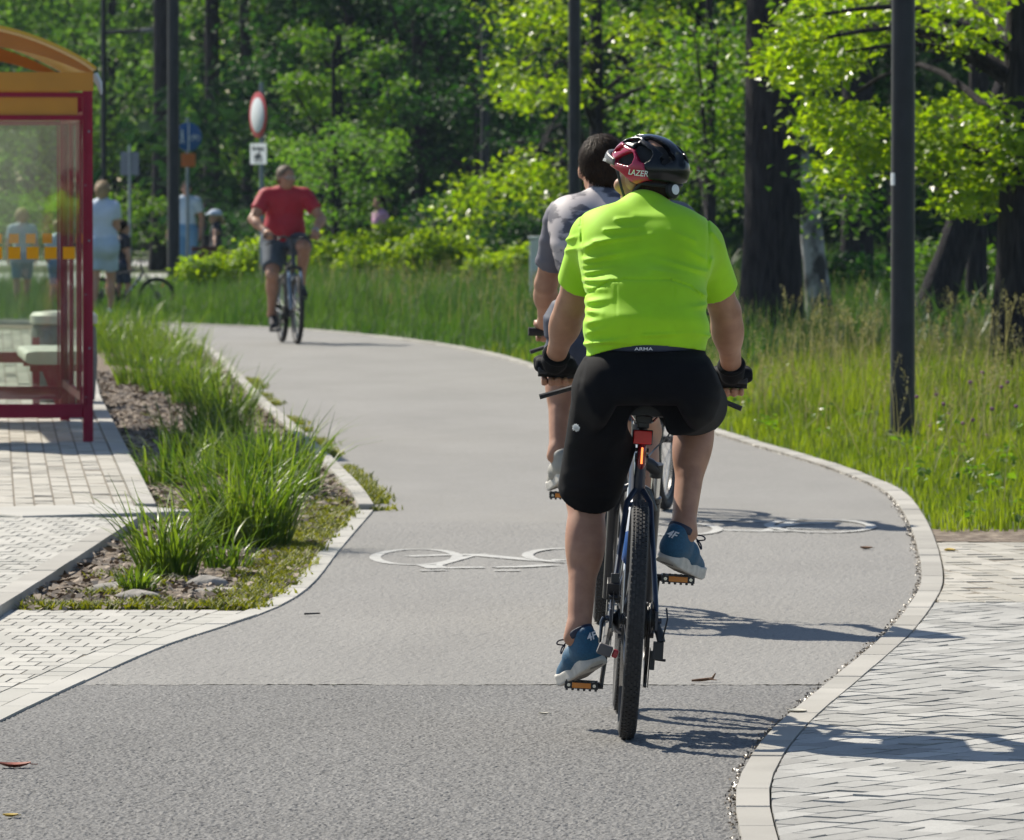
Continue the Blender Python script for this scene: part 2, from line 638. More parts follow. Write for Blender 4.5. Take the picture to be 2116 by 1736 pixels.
def clip_poly(poly, n, d):
    """half plane n.p <= d"""
    out = []
    m = len(poly)
    for i in range(m):
        a, b = poly[i], poly[(i + 1) % m]
        da, db = a[0] * n[0] + a[1] * n[1] - d, b[0] * n[0] + b[1] * n[1] - d
        if da <= 0: out.append(a)
        if (da < 0) != (db < 0) and da != db:
            t = da / (da - db)
            out.append((a[0] + (b[0] - a[0]) * t, a[1] + (b[1] - a[1]) * t))
    return out


path_poly = [tuple(p) for p in left_a + left_b[1:] + right_e[::-1]]
M_asph = asphaltmat('worn grey asphalt', (0.155, 0.149, 0.139), (0.265, 0.256, 0.240), 170, 0.24)
M_asph2 = asphaltmat('coarse grey asphalt', (0.072, 0.071, 0.069), (0.215, 0.209, 0.200), 130, 0.26)
far_poly = clip_poly(path_poly, (0, -1), -SEAM_D)
near_poly = clip_poly(path_poly, (0, 1), SEAM_D)
sheet('bicycle_path', far_poly, 0.0035, M_asph)
near_base = sheet('bicycle_path', near_poly, 0.002, M_asph2)
# the coarse near surface has real relief: stones standing a millimetre or two out of the binder
xs = np.arange(-1.75, 1.15, 0.0065); ys = np.arange(16.2, SEAM_D - 0.004, 0.0125)
hh = rng.normal(size=(len(xs), len(ys)))
hh = (hh + np.roll(hh, 1, 0) * 0.7 + np.roll(hh, 1, 1) * 0.35) / 1.6
hh = np.clip(hh, -1.6, 1.5) * (0.0011 + 0.0007 * np.clip((SEAM_D - ys) / 5, 0, 1))[None, :] + 0.0042
big = np.kron(rng.normal(size=(len(xs) // 40 + 2, len(ys) // 40 + 2)), np.ones((40, 40)))[:len(xs), :len(ys)]
for _ in range(2):
    c = np.cumsum(np.pad(big, ((20, 20), (20, 20)), mode='edge'), 0); big_ = (c[40:] - c[:-40]) / 40
    c = np.cumsum(big_, 1); big = ((c[:, 40:] - c[:, :-40]) / 40)[:len(xs), :len(ys)]
    big = np.pad(big, ((0, len(xs) - big.shape[0]), (0, len(ys) - big.shape[1])), mode='edge')
hh += big * 0.0012
XX, YY = np.meshgrid(xs, ys, indexing='ij')
ok = inpoly(XX, YY, near_poly)
V = np.stack([XX, YY, hh], -1).reshape(-1, 3)
ii = np.arange(len(xs) * len(ys)).reshape(len(xs), len(ys))
okc = ok[:-1, :-1] & ok[1:, :-1] & ok[1:, 1:] & ok[:-1, 1:]
F = np.stack([ii[:-1, :-1], ii[1:, :-1], ii[1:, 1:], ii[:-1, 1:]], -1)[okc]
tag(link('bicycle_path', npmesh('bicycle_path', V, F, False), M_asph2), kind='structure')
xs = np.arange(-1.35, 1.75, 0.0085); ys = np.arange(SEAM_D + 0.01, 34.5, 0.03)
hh = rng.normal(size=(len(xs), len(ys))); hh = (hh + np.roll(hh, 1, 0) * 0.6) / 1.4
hh = np.clip(hh, -1.5, 1.5) * 0.0010 + 0.0046
XX, YY = np.meshgrid(xs, ys, indexing='ij'); ok = inpoly(XX, YY, far_poly)
ii = np.arange(len(xs) * len(ys)).reshape(len(xs), len(ys))
okc = ok[:-1, :-1] & ok[1:, :-1] & ok[1:, 1:] & ok[:-1, 1:]
F = np.stack([ii[:-1, :-1], ii[1:, :-1], ii[1:, 1:], ii[:-1, 1:]], -1)[okc]
tag(link('bicycle_path', npmesh('bicycle_path', np.stack([XX, YY, hh], -1).reshape(-1, 3), F, False), M_asph), kind='structure')

# ---- kerbs: straight concrete stones laid end to end
M_kerb = islandmat('cast concrete kerb', (0.28, 0.265, 0.235), (0.37, 0.352, 0.315), grain=0.14, stain=0.32)
M_kerb_w = islandmat('pale concrete kerb', (0.34, 0.33, 0.295), (0.40, 0.385, 0.35), grain=0.08, stain=0.16)


def resample(line, step):
    P = [np.asarray(p, float)[:2] for p in line]
    out = [P[0]]; acc = 0.0
    for a, b in zip(P[:-1], P[1:]):
        L = np.linalg.norm(b - a)
        while acc + L >= step and L > 1e-9:
            t = (step - acc) / L
            a = a + (b - a) * t; out.append(a); L = np.linalg.norm(b - a); acc = 0.0
        acc += L
    out.append(P[-1])
    return out


def kerb(name, line, width, side, top, stone=0.5, bottom=-0.05, material=None, gap=0.004):
    """side +1 lays the stones to the left of the walking direction, -1 to the right"""
    P = resample(line, stone)
    N = []
    for i in range(len(P)):
        t = nrm(np.append(P[min(i + 1, len(P) - 1)] - P[max(i - 1, 0)], 0))[:2]
        N.append(np.array((-t[1], t[0])) * side)
    mb = MB()
    for i in range(len(P) - 1):
        d = P[i + 1] - P[i]; L = np.linalg.norm(d)
        if L < 0.03: continue
        g = d / L * gap / 2
        a, b = P[i] + g, P[i + 1] - g
        c, e = P[i + 1] + N[i + 1] * width - g, P[i] + N[i] * width + g
        z = top + random.uniform(-0.0015, 0.0015)
        ch = 0.006
        def inset(p, k): return p + ((a + b + c + e) / 4 - p) / np.linalg.norm((a + b + c + e) / 4 - p) * k
        lo = [(*p, bottom) for p in (a, b, c, e)]; mi = [(*p, z - ch) for p in (a, b, c, e)]; hi = [(*inset(p, ch), z) for p in (a, b, c, e)]
        Fs = [(8, 9, 10, 11)]
        for r in (0, 4):
            for k in range(4): Fs.append((r + k, r + (k + 1) % 4, r + 4 + (k + 1) % 4, r + 4 + k))
        if side < 0: Fs = [f[::-1] for f in Fs]
        mb.add(lo + mi + hi, Fs)
    o = mb.build(name, material or M_kerb, smooth=False)
    return tag(o, kind='structure')


kerb('kerb', right_e, 0.088, -1, 0.022, 0.55)
kerb('kerb', left_a, 0.085, 1, 0.0105, 0.6, material=M_kerb_w)
kerb('kerb', left_b, 0.075, 1, 0.040, 0.75)

# ---- paving of single blocks with open joints
M_pave = islandmat('pale concrete paver', (0.335, 0.325, 0.29), (0.42, 0.405, 0.365))
M_pave_w = islandmat('warm concrete paver', (0.31, 0.29, 0.245), (0.41, 0.385, 0.335))
M_pave_g = islandmat('grey fibrous paver', (0.25, 0.245, 0.228), (0.375, 0.368, 0.345), grain=0.26, stain=0.28, gscale=120, bump=0.003)
M_joint = mat('sand in the joints', (0.15, 0.125, 0.09), 0.95, var=0.35, vscale=30)
M_joint_d = mat('dark open joint', (0.06, 0.06, 0.058), 0.95, var=0.4, vscale=30)


def area(poly):
    return 0.5 * sum(poly[i][0] * poly[(i + 1) % len(poly)][1] - poly[(i + 1) % len(poly)][0] * poly[i][1] for i in range(len(poly)))


def paving(name, poly, z, bricks, ang, origin, material, joint, tilt=0.0015, chamfer=0.003, drop=0.014, joint_z=None):
    """bricks(i0..): list of rectangles (x, y, w, h) in the turned frame that cover the polygon"""
    ca, sa = math.cos(ang), math.sin(ang)
    if area(poly) < 0: poly = poly[::-1]
    Lp = [((p[0] - origin[0]) * ca + (p[1] - origin[1]) * sa, -(p[0] - origin[0]) * sa + (p[1] - origin[1]) * ca) for p in poly]
    mb = MB()
    x0, x1 = min(p[0] for p in Lp), max(p[0] for p in Lp); y0, y1 = min(p[1] for p in Lp), max(p[1] for p in Lp)
    for (bx, by, bw, bh) in bricks(x0, x1, y0, y1):
        if bx > x1 or by > y1 or bx + bw < x0 or by + bh < y0: continue
        q = Lp
        for n, d in (((-1, 0), -bx), ((1, 0), bx + bw), ((0, -1), -by), ((0, 1), by + bh)):
            q = clip_poly(q, n, d)
            if len(q) < 3: break
        if len(q) < 3: continue
        w = []
        for p in q:
            if not w or math.hypot(p[0] - w[-1][0], p[1] - w[-1][1]) > 1e-4: w.append(p)
        if len(w) < 3 or abs(area(w)) < bw * bh * 0.04: continue
        cx = sum(p[0] for p in w) / len(w); cy = sum(p[1] for p in w) / len(w)
        t1, t2, dz = (random.gauss(0, tilt) for _ in range(3))
        n = len(w)
        lo, hi = [], []
        for p in w:
            hx, hy = p[0] - cx, p[1] - cy
            L = math.hypot(hx, hy); k = max(0.0, 1 - chamfer / max(L, 1e-6))
            zz = z + dz * 0.6 + t1 * hx * 8 + t2 * hy * 8
            for (sx, sy, hz, out) in ((hx, hy, zz - drop, lo), (hx * k, hy * k, zz, hi)):
                X, Y = cx + sx, cy + sy
                out.append((origin[0] + X * ca - Y * sa, origin[1] + X * sa + Y * ca, hz))
        mb.add(lo + hi, [tuple(range(n, 2 * n))] + [(k, (k + 1) % n, n + (k + 1) % n, n + k) for k in range(n)])
    o = mb.build(name, material, smooth=False)
    tag(o, kind='structure')
    sheet(name + '_bed', poly, (z - 0.0022) if joint_z is None else joint_z, joint)
    return o


def rows(w, h, g, off):
    def f(x0, x1, y0, y1):
        r = []
        for j in range(int(y0 // h) - 1, int(y1 // h) + 2):
            for i in range(int(x0 // w) - 2, int(x1 // w) + 2):
                r.append((i * w + (off * w if j % 2 else 0) + g / 2, j * h + g / 2, w - g, h - g))
        return r
    return f


kl = [p for p in left_a]
def offset(line, d):
    out = []
    for i in range(len(line)):
        t = nrm(np.append(np.asarray(line[min(i + 1, len(line) - 1)]) - np.asarray(line[max(i - 1, 0)]), 0))
        out.append(np.asarray(line[i])[:2] + np.array((-t[1], t[0])) * d)
    return out


ka = offset(left_a, 0.089)                      # behind the kerb, side of the pavers
kb = offset(left_a, 0.089 + 0.10)
yb = at(300, 1266)[1]
ka_in = [p for p in ka if p[1] < yb]; kb_in = [p for p in kb if p[1] < yb]
# soldier course along the kerb, then blocks in running bond
course = []
P0 = resample(ka_in, 0.2); P1 = resample(kb_in, 0.2)
mb = MB()
for a, b in zip(range(len(P0) - 1), range(1, len(P0))):
    t = nrm(np.append(P0[b] - P0[a], 0))[:2]; nn = np.array((-t[1], t[0]))
    q = [P0[a] + t * 0.003, P0[b] - t * 0.003, P0[b] - t * 0.003 + nn * 0.094, P0[a] + t * 0.003 + nn * 0.094]
    z = 0.010 + random.gauss(0, 0.0004)
    mb.add([(*p, 0.0) for p in q] + [(*p, z) for p in q], [(4, 5, 6, 7), (0, 1, 5, 4), (1, 2, 6, 5), (2, 3, 7, 6), (3, 0, 4, 7)])
tag(mb.build('pavement', M_pave, smooth=False), kind='structure')
polyA = [tuple(p) for p in kb_in] + [(kb_in[-1][0], yb), (-3.6, yb), (-3.6, kb_in[0][1])]
paving('pavement', polyA, 0.010, rows(0.10, 0.20, 0.005, 0.5), R(-3), (0, 25), M_pave, M_joint, tilt=0.0006)
e0, e1 = np.array(at(20, 1268)[:2]), np.array(at(286, 1090)[:2])
kerb('kerb', [np.array(at(-330, 1470)[:2]), e0, e1], 0.10, 1, 0.05, 0.8)
ed = nrm(np.append(e1 - e0, 0)); en = np.array((-ed[1], ed[0]))
polyB = [tuple(e0 + en * 0.104), tuple(e1 + en * 0.104), (e1[0] - 0.2, at(0, 1088)[1]), (-4.5, at(0, 1088)[1]), (-4.5, e0[1])]
paving('pavement', polyB, 0.044, rows(0.10, 0.20, 0.0055, 0.5), R(-3), (0, 30), M_pave, M_joint, tilt=0.0007)
kerb('kerb', [np.array(at(46, 1089)[:2]), np.array(at(420, 1078)[:2])], 0.92, 1, 0.052, 0.75, material=M_kerb_w)
c0, c1, c2 = np.array(at(322, 1062)[:2]), np.array(at(207, 832)[:2]), np.array(at(140, 690)[:2])
c1 = c0 + (c1 - c0)
kerb('kerb', [c0, c1, c2 + (0.2, 0)], 0.10, 1, 0.052, 0.9, material=M_kerb)
cd_ = nrm(np.append(c1 - c0, 0)); cn = np.array((-cd_[1], cd_[0]))
polyC = [tuple(c0 + cn * 0.105), tuple(c1 + cn * 0.105), (c2[0] + 0.06, c2[1]), (-9.0, c2[1]), (-9.0, at(0, 1068)[1]), (c0[0] - 0.11, at(0, 1068)[1])]
paving('pavement', polyC, 0.046, rows(0.0985, 0.20, 0.007, 0.0), math.atan2(cd_[1], cd_[0]) - math.pi / 2, tuple(c0 + cn * 0.105), M_pave_w, M_joint)

# right-hand paving: straight ribbed courses beside the verge, herringbone of grey blocks in front
kr = offset(right_e, -0.093)
yt, ym = at(1950, 1131)[1], at(1950, 1256)[1]
polyT = [tuple(p) for p in kr if ym < p[1] < yt and p[0] > 0.5]
polyT = polyT + [(polyT[-1][0], yt), (4.2, yt), (4.2, ym), (polyT[0][0], ym)]
paving('pavement', polyT, 0.022, rows(0.118, 0.21, 0.0045, 0.0), R(9), (1.92, yt), M_pave_w, M_joint, drop=0.012)
polyH = [tuple(p) for p in kr if 12.5 < p[1] < ym - 0.02 and p[0] > 0.4]
polyH = polyH + [(polyH[-1][0], ym - 0.01), (4.2, ym - 0.01), (4.2, polyH[0][1])]
paving('pavement', polyH, 0.022, rows(0.21, 0.105, 0.0048, 0.5), R(58), (1.0, 20), M_pave_g, M_joint_d, tilt=0.0011, joint_z=0.0150)

# a light cross path and strip of road far to the left
M_far_pave = islandmat('pale far paving', (0.36, 0.36, 0.35), (0.36, 0.36, 0.35))
sheet('footpath', [(-30, 117), (-4.6, 113), (-4.9, 131), (-30, 139)], 0.006, M_far_pave)
sheet('footpath', [(-30, 148), (-3.5, 144), (-3.5, 153), (-30, 158)], 0.006, M_far_pave)

# planting bed
M_bed = mat('dry planting soil', (0.09, 0.06, 0.04), 0.95, col2=(0.33, 0.27, 0.20), vscale=16, bump=0.02, bscale=45, detail=8, thr=(0.42, 0.72))
bed = [e0 + ed[:2] * 0.0, *[p for p in offset(left_a, 0.085) if p[1] > yb], *offset(left_b, 0.075)[1:-3], np.array(at(120, 684)[:2]), c2 + (0.2, 0), c1, c0, e1]
bed_poly = [tuple(p[:2]) for p in bed]
sheet('planting_bed', bed_poly, 0.004, M_bed)
sheet('bare_soil', [tuple(p) for p in kr if yt - 0.02 < p[1] < at(0, 1098)[1] and p[0] > 0.5] + [(4.2, at(0, 1098)[1]), (4.2, yt)], 0.010, M_bed)

# road markings: a white bicycle painted in each lane
M_paint = mat('worn white road paint', (0.44, 0.435, 0.41), 0.7, col2=(0.235, 0.23, 0.215), vscale=22, detail=8, thr=(0.42, 0.72))


STROKE_Z = [0]


def stroke(mb, pts, w, z=0.0070):
    STROKE_Z[0] = (STROKE_Z[0] + 1) % 12; z += 0.00025 * STROKE_Z[0]          # each stroke of paint lies a hair above the last
    P = [np.asarray(p, float) for p in pts]
    V = []
    for i in range(len(P)):
        t = nrm(np.append(P[min(i + 1, len(P) - 1)] - P[max(i - 1, 0)], 0))[:2]
        n = np.array((-t[1], t[0])) * w / 2
        V += [(*(P[i] + n), z), (*(P[i] - n), z)]
    mb.add(V, [(2 * i, 2 * i + 1, 2 * i + 3, 2 * i + 2) for i in range(len(P) - 1)])


def gp(u, v): return np.array(at(u, v)[:2])


def ring_px(mb, u0, u1, v0, v1, w, a0=0, a1=360):
    c, d = gp((u0 + u1) / 2, v1), gp((u0 + u1) / 2, v0)
    l, r = gp(u0, (v0 + v1) / 2), gp(u1, (v0 + v1) / 2)
    cx, cy = (l[0] + r[0]) / 2, (c[1] + d[1]) / 2
    rx, ry = (r[0] - l[0]) / 2, (d[1] - c[1]) / 2
    stroke(mb, [(cx + rx * math.cos(R(a)), cy + ry * math.sin(R(a))) for a in np.linspace(a0, a1, 40)], w)


mb = MB()
ring_px(mb, 775, 945, 1138, 1170, 0.05)
stroke(mb, [gp(843, 1153), gp(920, 1150), gp(1008, 1149)], 0.10)
stroke(mb, [gp(985, 1150), gp(1060, 1157), gp(1130, 1163), gp(1160, 1160)], 0.10)
stroke(mb, [gp(890, 1176), gp(935, 1163), gp(975, 1152)], 0.04)
stroke(mb, [gp(885, 1171), gp(905, 1178), gp(930, 1177), gp(1000, 1176)], 0.10)
stroke(mb, [gp(1021, 1176), gp(1080, 1175), gp(1140, 1171)], 0.10)
stroke(mb, [gp(868, 1183), gp(925, 1182)], 0.06); stroke(mb, [gp(1021, 1183), gp(1075, 1183)], 0.06)
ring_px(mb, 1090, 1262, 1137, 1166, 0.05)
tag(mb.build('road_marking', M_paint, smooth=False), kind='structure')
mb = MB()
ring_px(mb, 1300, 1483, 1083, 1110, 0.05)
ring_px(mb, 1590, 1800, 1077, 1104, 0.05)
stroke(mb, [gp(1580, 1100), gp(1618, 1088), gp(1640, 1078)], 0.05)
stroke(mb, [gp(1545, 1081), gp(1620, 1079), gp(1665, 1077)], 0.09)
stroke(mb, [gp(1600, 1092), gp(1640, 1086), gp(1720, 1083)], 0.08)
stroke(mb, [gp(1480, 1098), gp(1550, 1100), gp(1640, 1101)], 0.10)
stroke(mb, [gp(1450, 1080), gp(1530, 1078)], 0.08)
stroke(mb, [gp(1625, 1095), gp(1735, 1096)], 0.09)
tag(mb.build('road_marking', M_paint, smooth=False), kind='structure')
# the seam between the two lays of asphalt, filled with pale grit
mb = MB()
xs_ = np.linspace(-1.3, 1.02, 60)
stroke(mb, [(x, SEAM_D + 0.05 * math.sin(x * 7) * 0.3 + random.gauss(0, 0.012)) for x in xs_], 0.014, 0.0048)
tag(mb.build('asphalt_seam', mat('pale grit', (0.26, 0.25, 0.225), 0.9, var=0.5, vscale=40), smooth=False), kind='structure')
# grit and leaf crumbs washed against the right kerb
n = 1800
kk = np.array(resample([p for p in right_e if 14 < p[1] < 48], 0.01)); kk = kk[rng.integers(0, len(kk), n)]
kk = kk + rng.normal(size=(n, 2)) * (0.009, 0.012) + np.array((-0.010, 0))
sz = rng.uniform(0.0015, 0.006, n)
P = np.stack([kk[:, 0], kk[:, 1], np.full(n, 0.012)], 1)
ang = rng.uniform(0, 6.28, n)
V = np.stack([P + np.stack([np.cos(ang + k * 1.57) * sz, np.sin(ang + k * 1.57) * sz * 1.5, np.full(n, [0, .006, 0, .006][k])], 1) for k in range(4)], 1).reshape(-1, 3)
tag(link('grit', npmesh('grit', V, np.arange(4 * n).reshape(n, 4)), leafmat('grit and crumbs', (0.045, 0.032, 0.02), (0.27, 0.205, 0.13), 0.0, tcol=(1, 1, 1))), 'pale grit and leaf crumbs along the right kerb', 'grit', kind='stuff')
# ================================================================ vegetation
def blade_mesh(name, P, H, Wd, lean, curl, seg=3, az=None):
    """one ribbon per point, tapering to the tip and bending over"""
    n = len(P)
    if az is None: az = rng.uniform(0, 2 * np.pi, n)
    d = np.stack([np.cos(az), np.sin(az), np.zeros(n)], 1)
    s = np.stack([-np.sin(az), np.cos(az), np.zeros(n)], 1)
    tw = rng.uniform(-0.9, 0.9, n)
    s = s * np.cos(tw)[:, None] + d * np.sin(tw)[:, None]
    V = np.empty((n, 2 * (seg + 1), 3))
    for i in range(seg + 1):
        t = i / seg
        bend = lean * t + curl * t * t * t
        z = H * (t - 0.42 * np.clip(curl / np.maximum(H, 1e-3), 0, 1.6) * t ** 4)
        c = P + d * bend[:, None] + np.stack([np.zeros(n), np.zeros(n), z], 1)
        w = Wd * (1 - t ** 1.6) * 0.5 + 0.0006
        V[:, 2 * i] = c - s * w[:, None]; V[:, 2 * i + 1] = c + s * w[:, None]
    b = (np.arange(n) * 2 * (seg + 1))[:, None]
    F = np.concatenate([b + np.array([2 * i, 2 * i + 1, 2 * i + 3, 2 * i + 2])[None] for i in range(seg)], 0)
    return npmesh(name, V.reshape(-1, 3), F, True)


def scatter(poly, n, keep=None):
    x0, x1 = min(p[0] for p in poly), max(p[0] for p in poly); y0, y1 = min(p[1] for p in poly), max(p[1] for p in poly)
    out = []
    tot = 0
    while tot < n:
        x = rng.uniform(x0, x1, n * 2); y = rng.uniform(y0, y1, n * 2)
        k = inpoly(x, y, poly)
        if keep is not None: k &= keep(x, y)
        out.append(np.stack([x[k], y[k]], 1)); tot += int(k.sum())
    return np.concatenate(out)[:n]


def dist_to(line, P):
    L = np.array(line)[:, :2]
    out = np.full(len(P), 1e9)
    for a, b in zip(L[:-1], L[1:]):
        d = b - a; t = np.clip(((P - a) @ d) / max(1e-9, d @ d), 0, 1)
        out = np.minimum(out, np.hypot(*(P - a - t[:, None] * d).T))
    return out


GA = leafmat('sunlit grass', (0.066, 0.108, 0.006), (0.265, 0.292, 0.024), 0.52, 0.6, (1.2, 1.4, 0.4), patch=1.3)
GB = leafmat('meadow grass', (0.030, 0.080, 0.014), (0.105, 0.160, 0.034), 0.48, 0.6, (1.15, 1.35, 0.5), patch=0.7)
GC = leafmat('ornamental grass', (0.036, 0.088, 0.010), (0.170, 0.235, 0.030), 0.5, 0.42, (1.3, 1.35, 0.5))
GS = leafmat('ripe grass panicles', (0.16, 0.15, 0.06), (0.34, 0.31, 0.15), 0.4, 0.7, (1.1, 1.1, 0.8))
GM = leafmat('yellow green moss', (0.10, 0.13, 0.008), (0.25, 0.25, 0.02), 0.4, 0.6, (1.2, 1.2, 0.5))

right_line = [p for p in right_e if 20 < p[1] < 86]
vback = offset(right_e, -0.10)
rv = [tuple(p) for p in vback if at(0, 1104)[1] < p[1] < 84 and (p[0] > 0.2 or p[1] > 50)]


def height_noise(P, s=1.0):
    return 0.5 + 0.25 * np.sin(P[:, 0] * 2.1 * s + 1.3 * np.sin(P[:, 1] * 0.9 * s)) + 0.25 * np.sin(P[:, 1] * 1.7 * s + 1.1 * np.sin(P[:, 0] * 1.9 * s))


# right-hand verge: short and thick by the kerb, tall behind
y_lo = at(0, 1104)[1]
polyV = [p for p in rv if p[1] < 70] + [(6.5, 72), (6.5, y_lo), (rv[0][0], y_lo)]
P = scatter(polyV, 105000)
dk = dist_to(right_line, P)
keep = rng.uniform(size=len(P)) < np.clip(0.35 + 0.65 * (P[:, 1] < 52) + 0.2, 0, 1)
P, dk = P[keep], dk[keep]
tall = np.clip((dk - 0.25) / 1.6, 0, 1) * np.clip((P[:, 1] - 43.5) / 11, 0.06, 1) * (0.35 + 0.75 * height_noise(P * 0.6 + 3.1)) * np.where((P[:, 1] < 55) & (P[:, 0] > 2.0), 1.0, 0.34)
H = (0.05 + 0.10 * rng.uniform(size=len(P)) + 0.62 * tall * rng.uniform(0.25, 1, len(P)) ** 1.2) * (0.6 + 0.6 * height_noise(P, 1.3))
_lx, _ly, _ = at(1865, 905)
H *= np.where(np.hypot(P[:, 0] - _lx, (P[:, 1] - _ly + 1.0) * 0.45) < 0.55, 0.40, 1.0)
Z = np.concatenate([P, np.zeros((len(P), 1))], 1)
tag(link('verge_grass', blade_mesh('verge_grass', Z, H, 0.0055 + 0.004 * rng.uniform(size=len(P)), 0.25 * H * rng.uniform(size=len(P)), 0.45 * H * rng.uniform(0, 1, len(P)) ** 2), GA),
    'bright green grass verge along the right side of the path', 'grass', kind='stuff')

# meadow on the far side of the bend
polyM = [tuple(p) for p in vback if p[1] > 58 and p[0] < 0.85] + [(-9.0, 106), (1.5, 118), (4.5, 100), (4.0, 70), (1.6, 58)]
P = scatter(polyM, 62000)
dk = dist_to([p for p in right_e if 50 < p[1] < 95], P)
tall = np.clip(dk / 2.2, 0.0, 1)
H = (0.10 + 0.12 * rng.uniform(size=len(P)) + 0.48 * tall * rng.uniform(0.3, 1, len(P))) * (0.65 + 0.55 * height_noise(P, 0.8))
H *= np.where(P[:, 0] < -3.4, 0.62, 1.0)
Z = np.concatenate([P, np.zeros((len(P), 1))], 1)
tag(link('meadow_grass', blade_mesh('meadow_grass', Z, H, 0.009 + 0.006 * rng.uniform(size=len(P)), 0.3 * H * rng.uniform(size=len(P)), 0.5 * H * rng.uniform(0, 1, len(P)) ** 2), GB),
    'tall dull green meadow grass beyond the bend of the path', 'grass', kind='stuff')

# shaded ground cover under the trees
polyF = [(-16, 118), (-16, 150), (18, 150), (9, 72), (6.0, 64), (3.6, 70), (4.5, 100), (1.5, 118)]
P = scatter(polyF, 30000, lambda x, y: ~((x < -4.0) & (y > 112) & (y < 160)))
H = 0.25 + 0.55 * rng.uniform(size=len(P)) ** 2
Z = np.concatenate([P, np.zeros((len(P), 1))], 1)
GW = leafmat('woodland ground plants', (0.03, 0.075, 0.015), (0.075, 0.14, 0.03), 0.45, 0.5, (1.2, 1.3, 0.5))
tag(link('ground_plants', blade_mesh('ground_plants', Z, H, 0.03 + 0.03 * rng.uniform(size=len(P)), 0.5 * H * rng.uniform(size=len(P)), 0.6 * H * rng.uniform(size=len(P))), GW),
    'shaded leafy ground plants under the trees', 'undergrowth', kind='stuff')


# panicles: stems with loose feathery heads
def panicles(name, P, H, label):
    n = len(P); k = 26
    az = rng.uniform(0, 6.28, n)
    d = np.stack([np.cos(az), np.sin(az), np.zeros(n)], 1)
    tip = P + d * (0.18 * H)[:, None] + np.stack([np.zeros(n), np.zeros(n), H], 1)
    mid = P + d * (0.06 * H)[:, None] + np.stack([np.zeros(n), np.zeros(n), 0.6 * H], 1)
    s = np.stack([-np.sin(az), np.cos(az), np.zeros(n)], 1) * 0.0022
    V1 = np.stack([P - s, P + s, mid + s, mid - s, mid - s, mid + s, tip + s * .4, tip - s * .4], 1).reshape(-1, 3)
    F1 = np.arange(8 * n).reshape(-1, 4)
    t = rng.uniform(0, 1, (n, k))
    HL = (0.10 + 0.10 * rng.uniform(size=n))
    axis = (tip - mid) / np.linalg.norm(tip - mid, axis=1)[:, None]
    base = tip[:, None, :] - axis[:, None, :] * (t * HL[:, None])[..., None]
    rad = 0.006 + 0.022 * np.sin(np.pi * np.clip(t, 0.04, 1)) * rng.uniform(0.3, 1.2, (n, k))
    w = rng.uniform(0, 6.28, (n, k))
    out = np.stack([np.cos(w), np.sin(w), np.full((n, k), -0.1)], -1)
    c = base + out * rad[..., None]
    L = rng.uniform(0.005, 0.012, (n, k))[..., None]
    up = out * 0.5 + np.array((0, 0, 0.85)); sd = np.stack([-np.sin(w), np.cos(w), np.zeros((n, k))], -1)
    V2 = np.stack([c - up * L, c + sd * L * 0.45, c + up * L, c - sd * L * 0.45], 2).reshape(-1, 3)
    F2 = np.arange(4 * n * k).reshape(-1, 4) + len(V1)
    return tag(link(name, npmesh(name, np.concatenate([V1, V2]), np.concatenate([F1, F2]), True), GS), label, 'grass', kind='stuff')


P = scatter([(1.7, 47), (2.6, 42), (4.6, 42), (6.0, 70), (1.9, 70), (1.0, 60)], 900)
dk = dist_to(right_line, P); P = P[dk > 0.45]
panicles('seed_heads', np.concatenate([P, np.zeros((len(P), 1))], 1), (0.30 + 0.5 * rng.uniform(size=len(P)) * np.clip((P[:, 1] - 38) / 10, 0.1, 1)) * np.where((P[:, 1] < 56) & (P[:, 0] > 2.0), 1.15, 0.75), 'pale ripe grass heads in the right verge')
P = scatter([(0.9, 62), (1.6, 60), (4.0, 72), (4.0, 96), (-4.0, 98), (-2.6, 86), (-0.8, 78)], 700)
panicles('seed_heads', np.concatenate([P, np.zeros((len(P), 1))], 1), 0.38 + 0.34 * rng.uniform(size=len(P)), 'brownish grass heads in the meadow beyond the bend')


# moss and small weeds: along the kerbs and in the planting bed
def tufts(name, P2, h, w, material, label, cat, z=0.0, per=9, spread=0.02):
    n = len(P2)
    P = np.repeat(P2, per, 0) + rng.normal(size=(n * per, 2)) * spread
    Z = np.concatenate([P, np.full((len(P), 1), z)], 1)
    H = h * rng.uniform(0.4, 1.2, len(P))
    return tag(link(name, blade_mesh(name, Z, H, w * rng.uniform(0.6, 1.3, len(P)), 0.5 * H, 0.3 * H, 2), material), label, cat, kind='stuff')


edge = [p for p in left_b if 33 < p[1] < 62]
ea = np.array(resample(offset(edge, -0.03), 0.012)); ea = ea[(np.sin(ea[:, 1] * 3.1) + np.sin(ea[:, 1] * 1.3 + 1) + (ea[:, 1] < 41) * 1.5) > 0.35]
tufts('moss', ea + rng.normal(size=ea.shape) * 0.03, 0.035, 0.012, GM, 'yellow green moss growing along the outside of the bed kerb', 'moss', 0.006, 7, 0.025)
inn = [p for p in offset(left_a, 0.12) if p[1] > yb + 0.05]
ie = np.array(resample(inn, 0.02)); ie = np.concatenate([ie + np.abs(rng.normal(size=ie.shape)) * (-0.08, 0.05) for _ in range(2)])
pb = scatter(bed_poly, 4200, lambda x, y: (y < 37))
pb = pb[(height_noise(pb, 5.5) > 0.74)]
front = np.array(resample([np.array(at(60, 1264)[:2]), np.array(at(555, 1262)[:2])], 0.012))
front = np.concatenate([front + np.abs(rng.normal(size=front.shape)) * (0.02, 0.10) for _ in range(3)])
al = np.concatenate([ie, pb, front])
al = al[inpoly(al[:, 0], al[:, 1], bed_poly)]
tufts('moss', al, 0.038, 0.011, GM, 'yellow green moss and weeds on the soil of the planting bed', 'moss', 0.004, 7, 0.03)
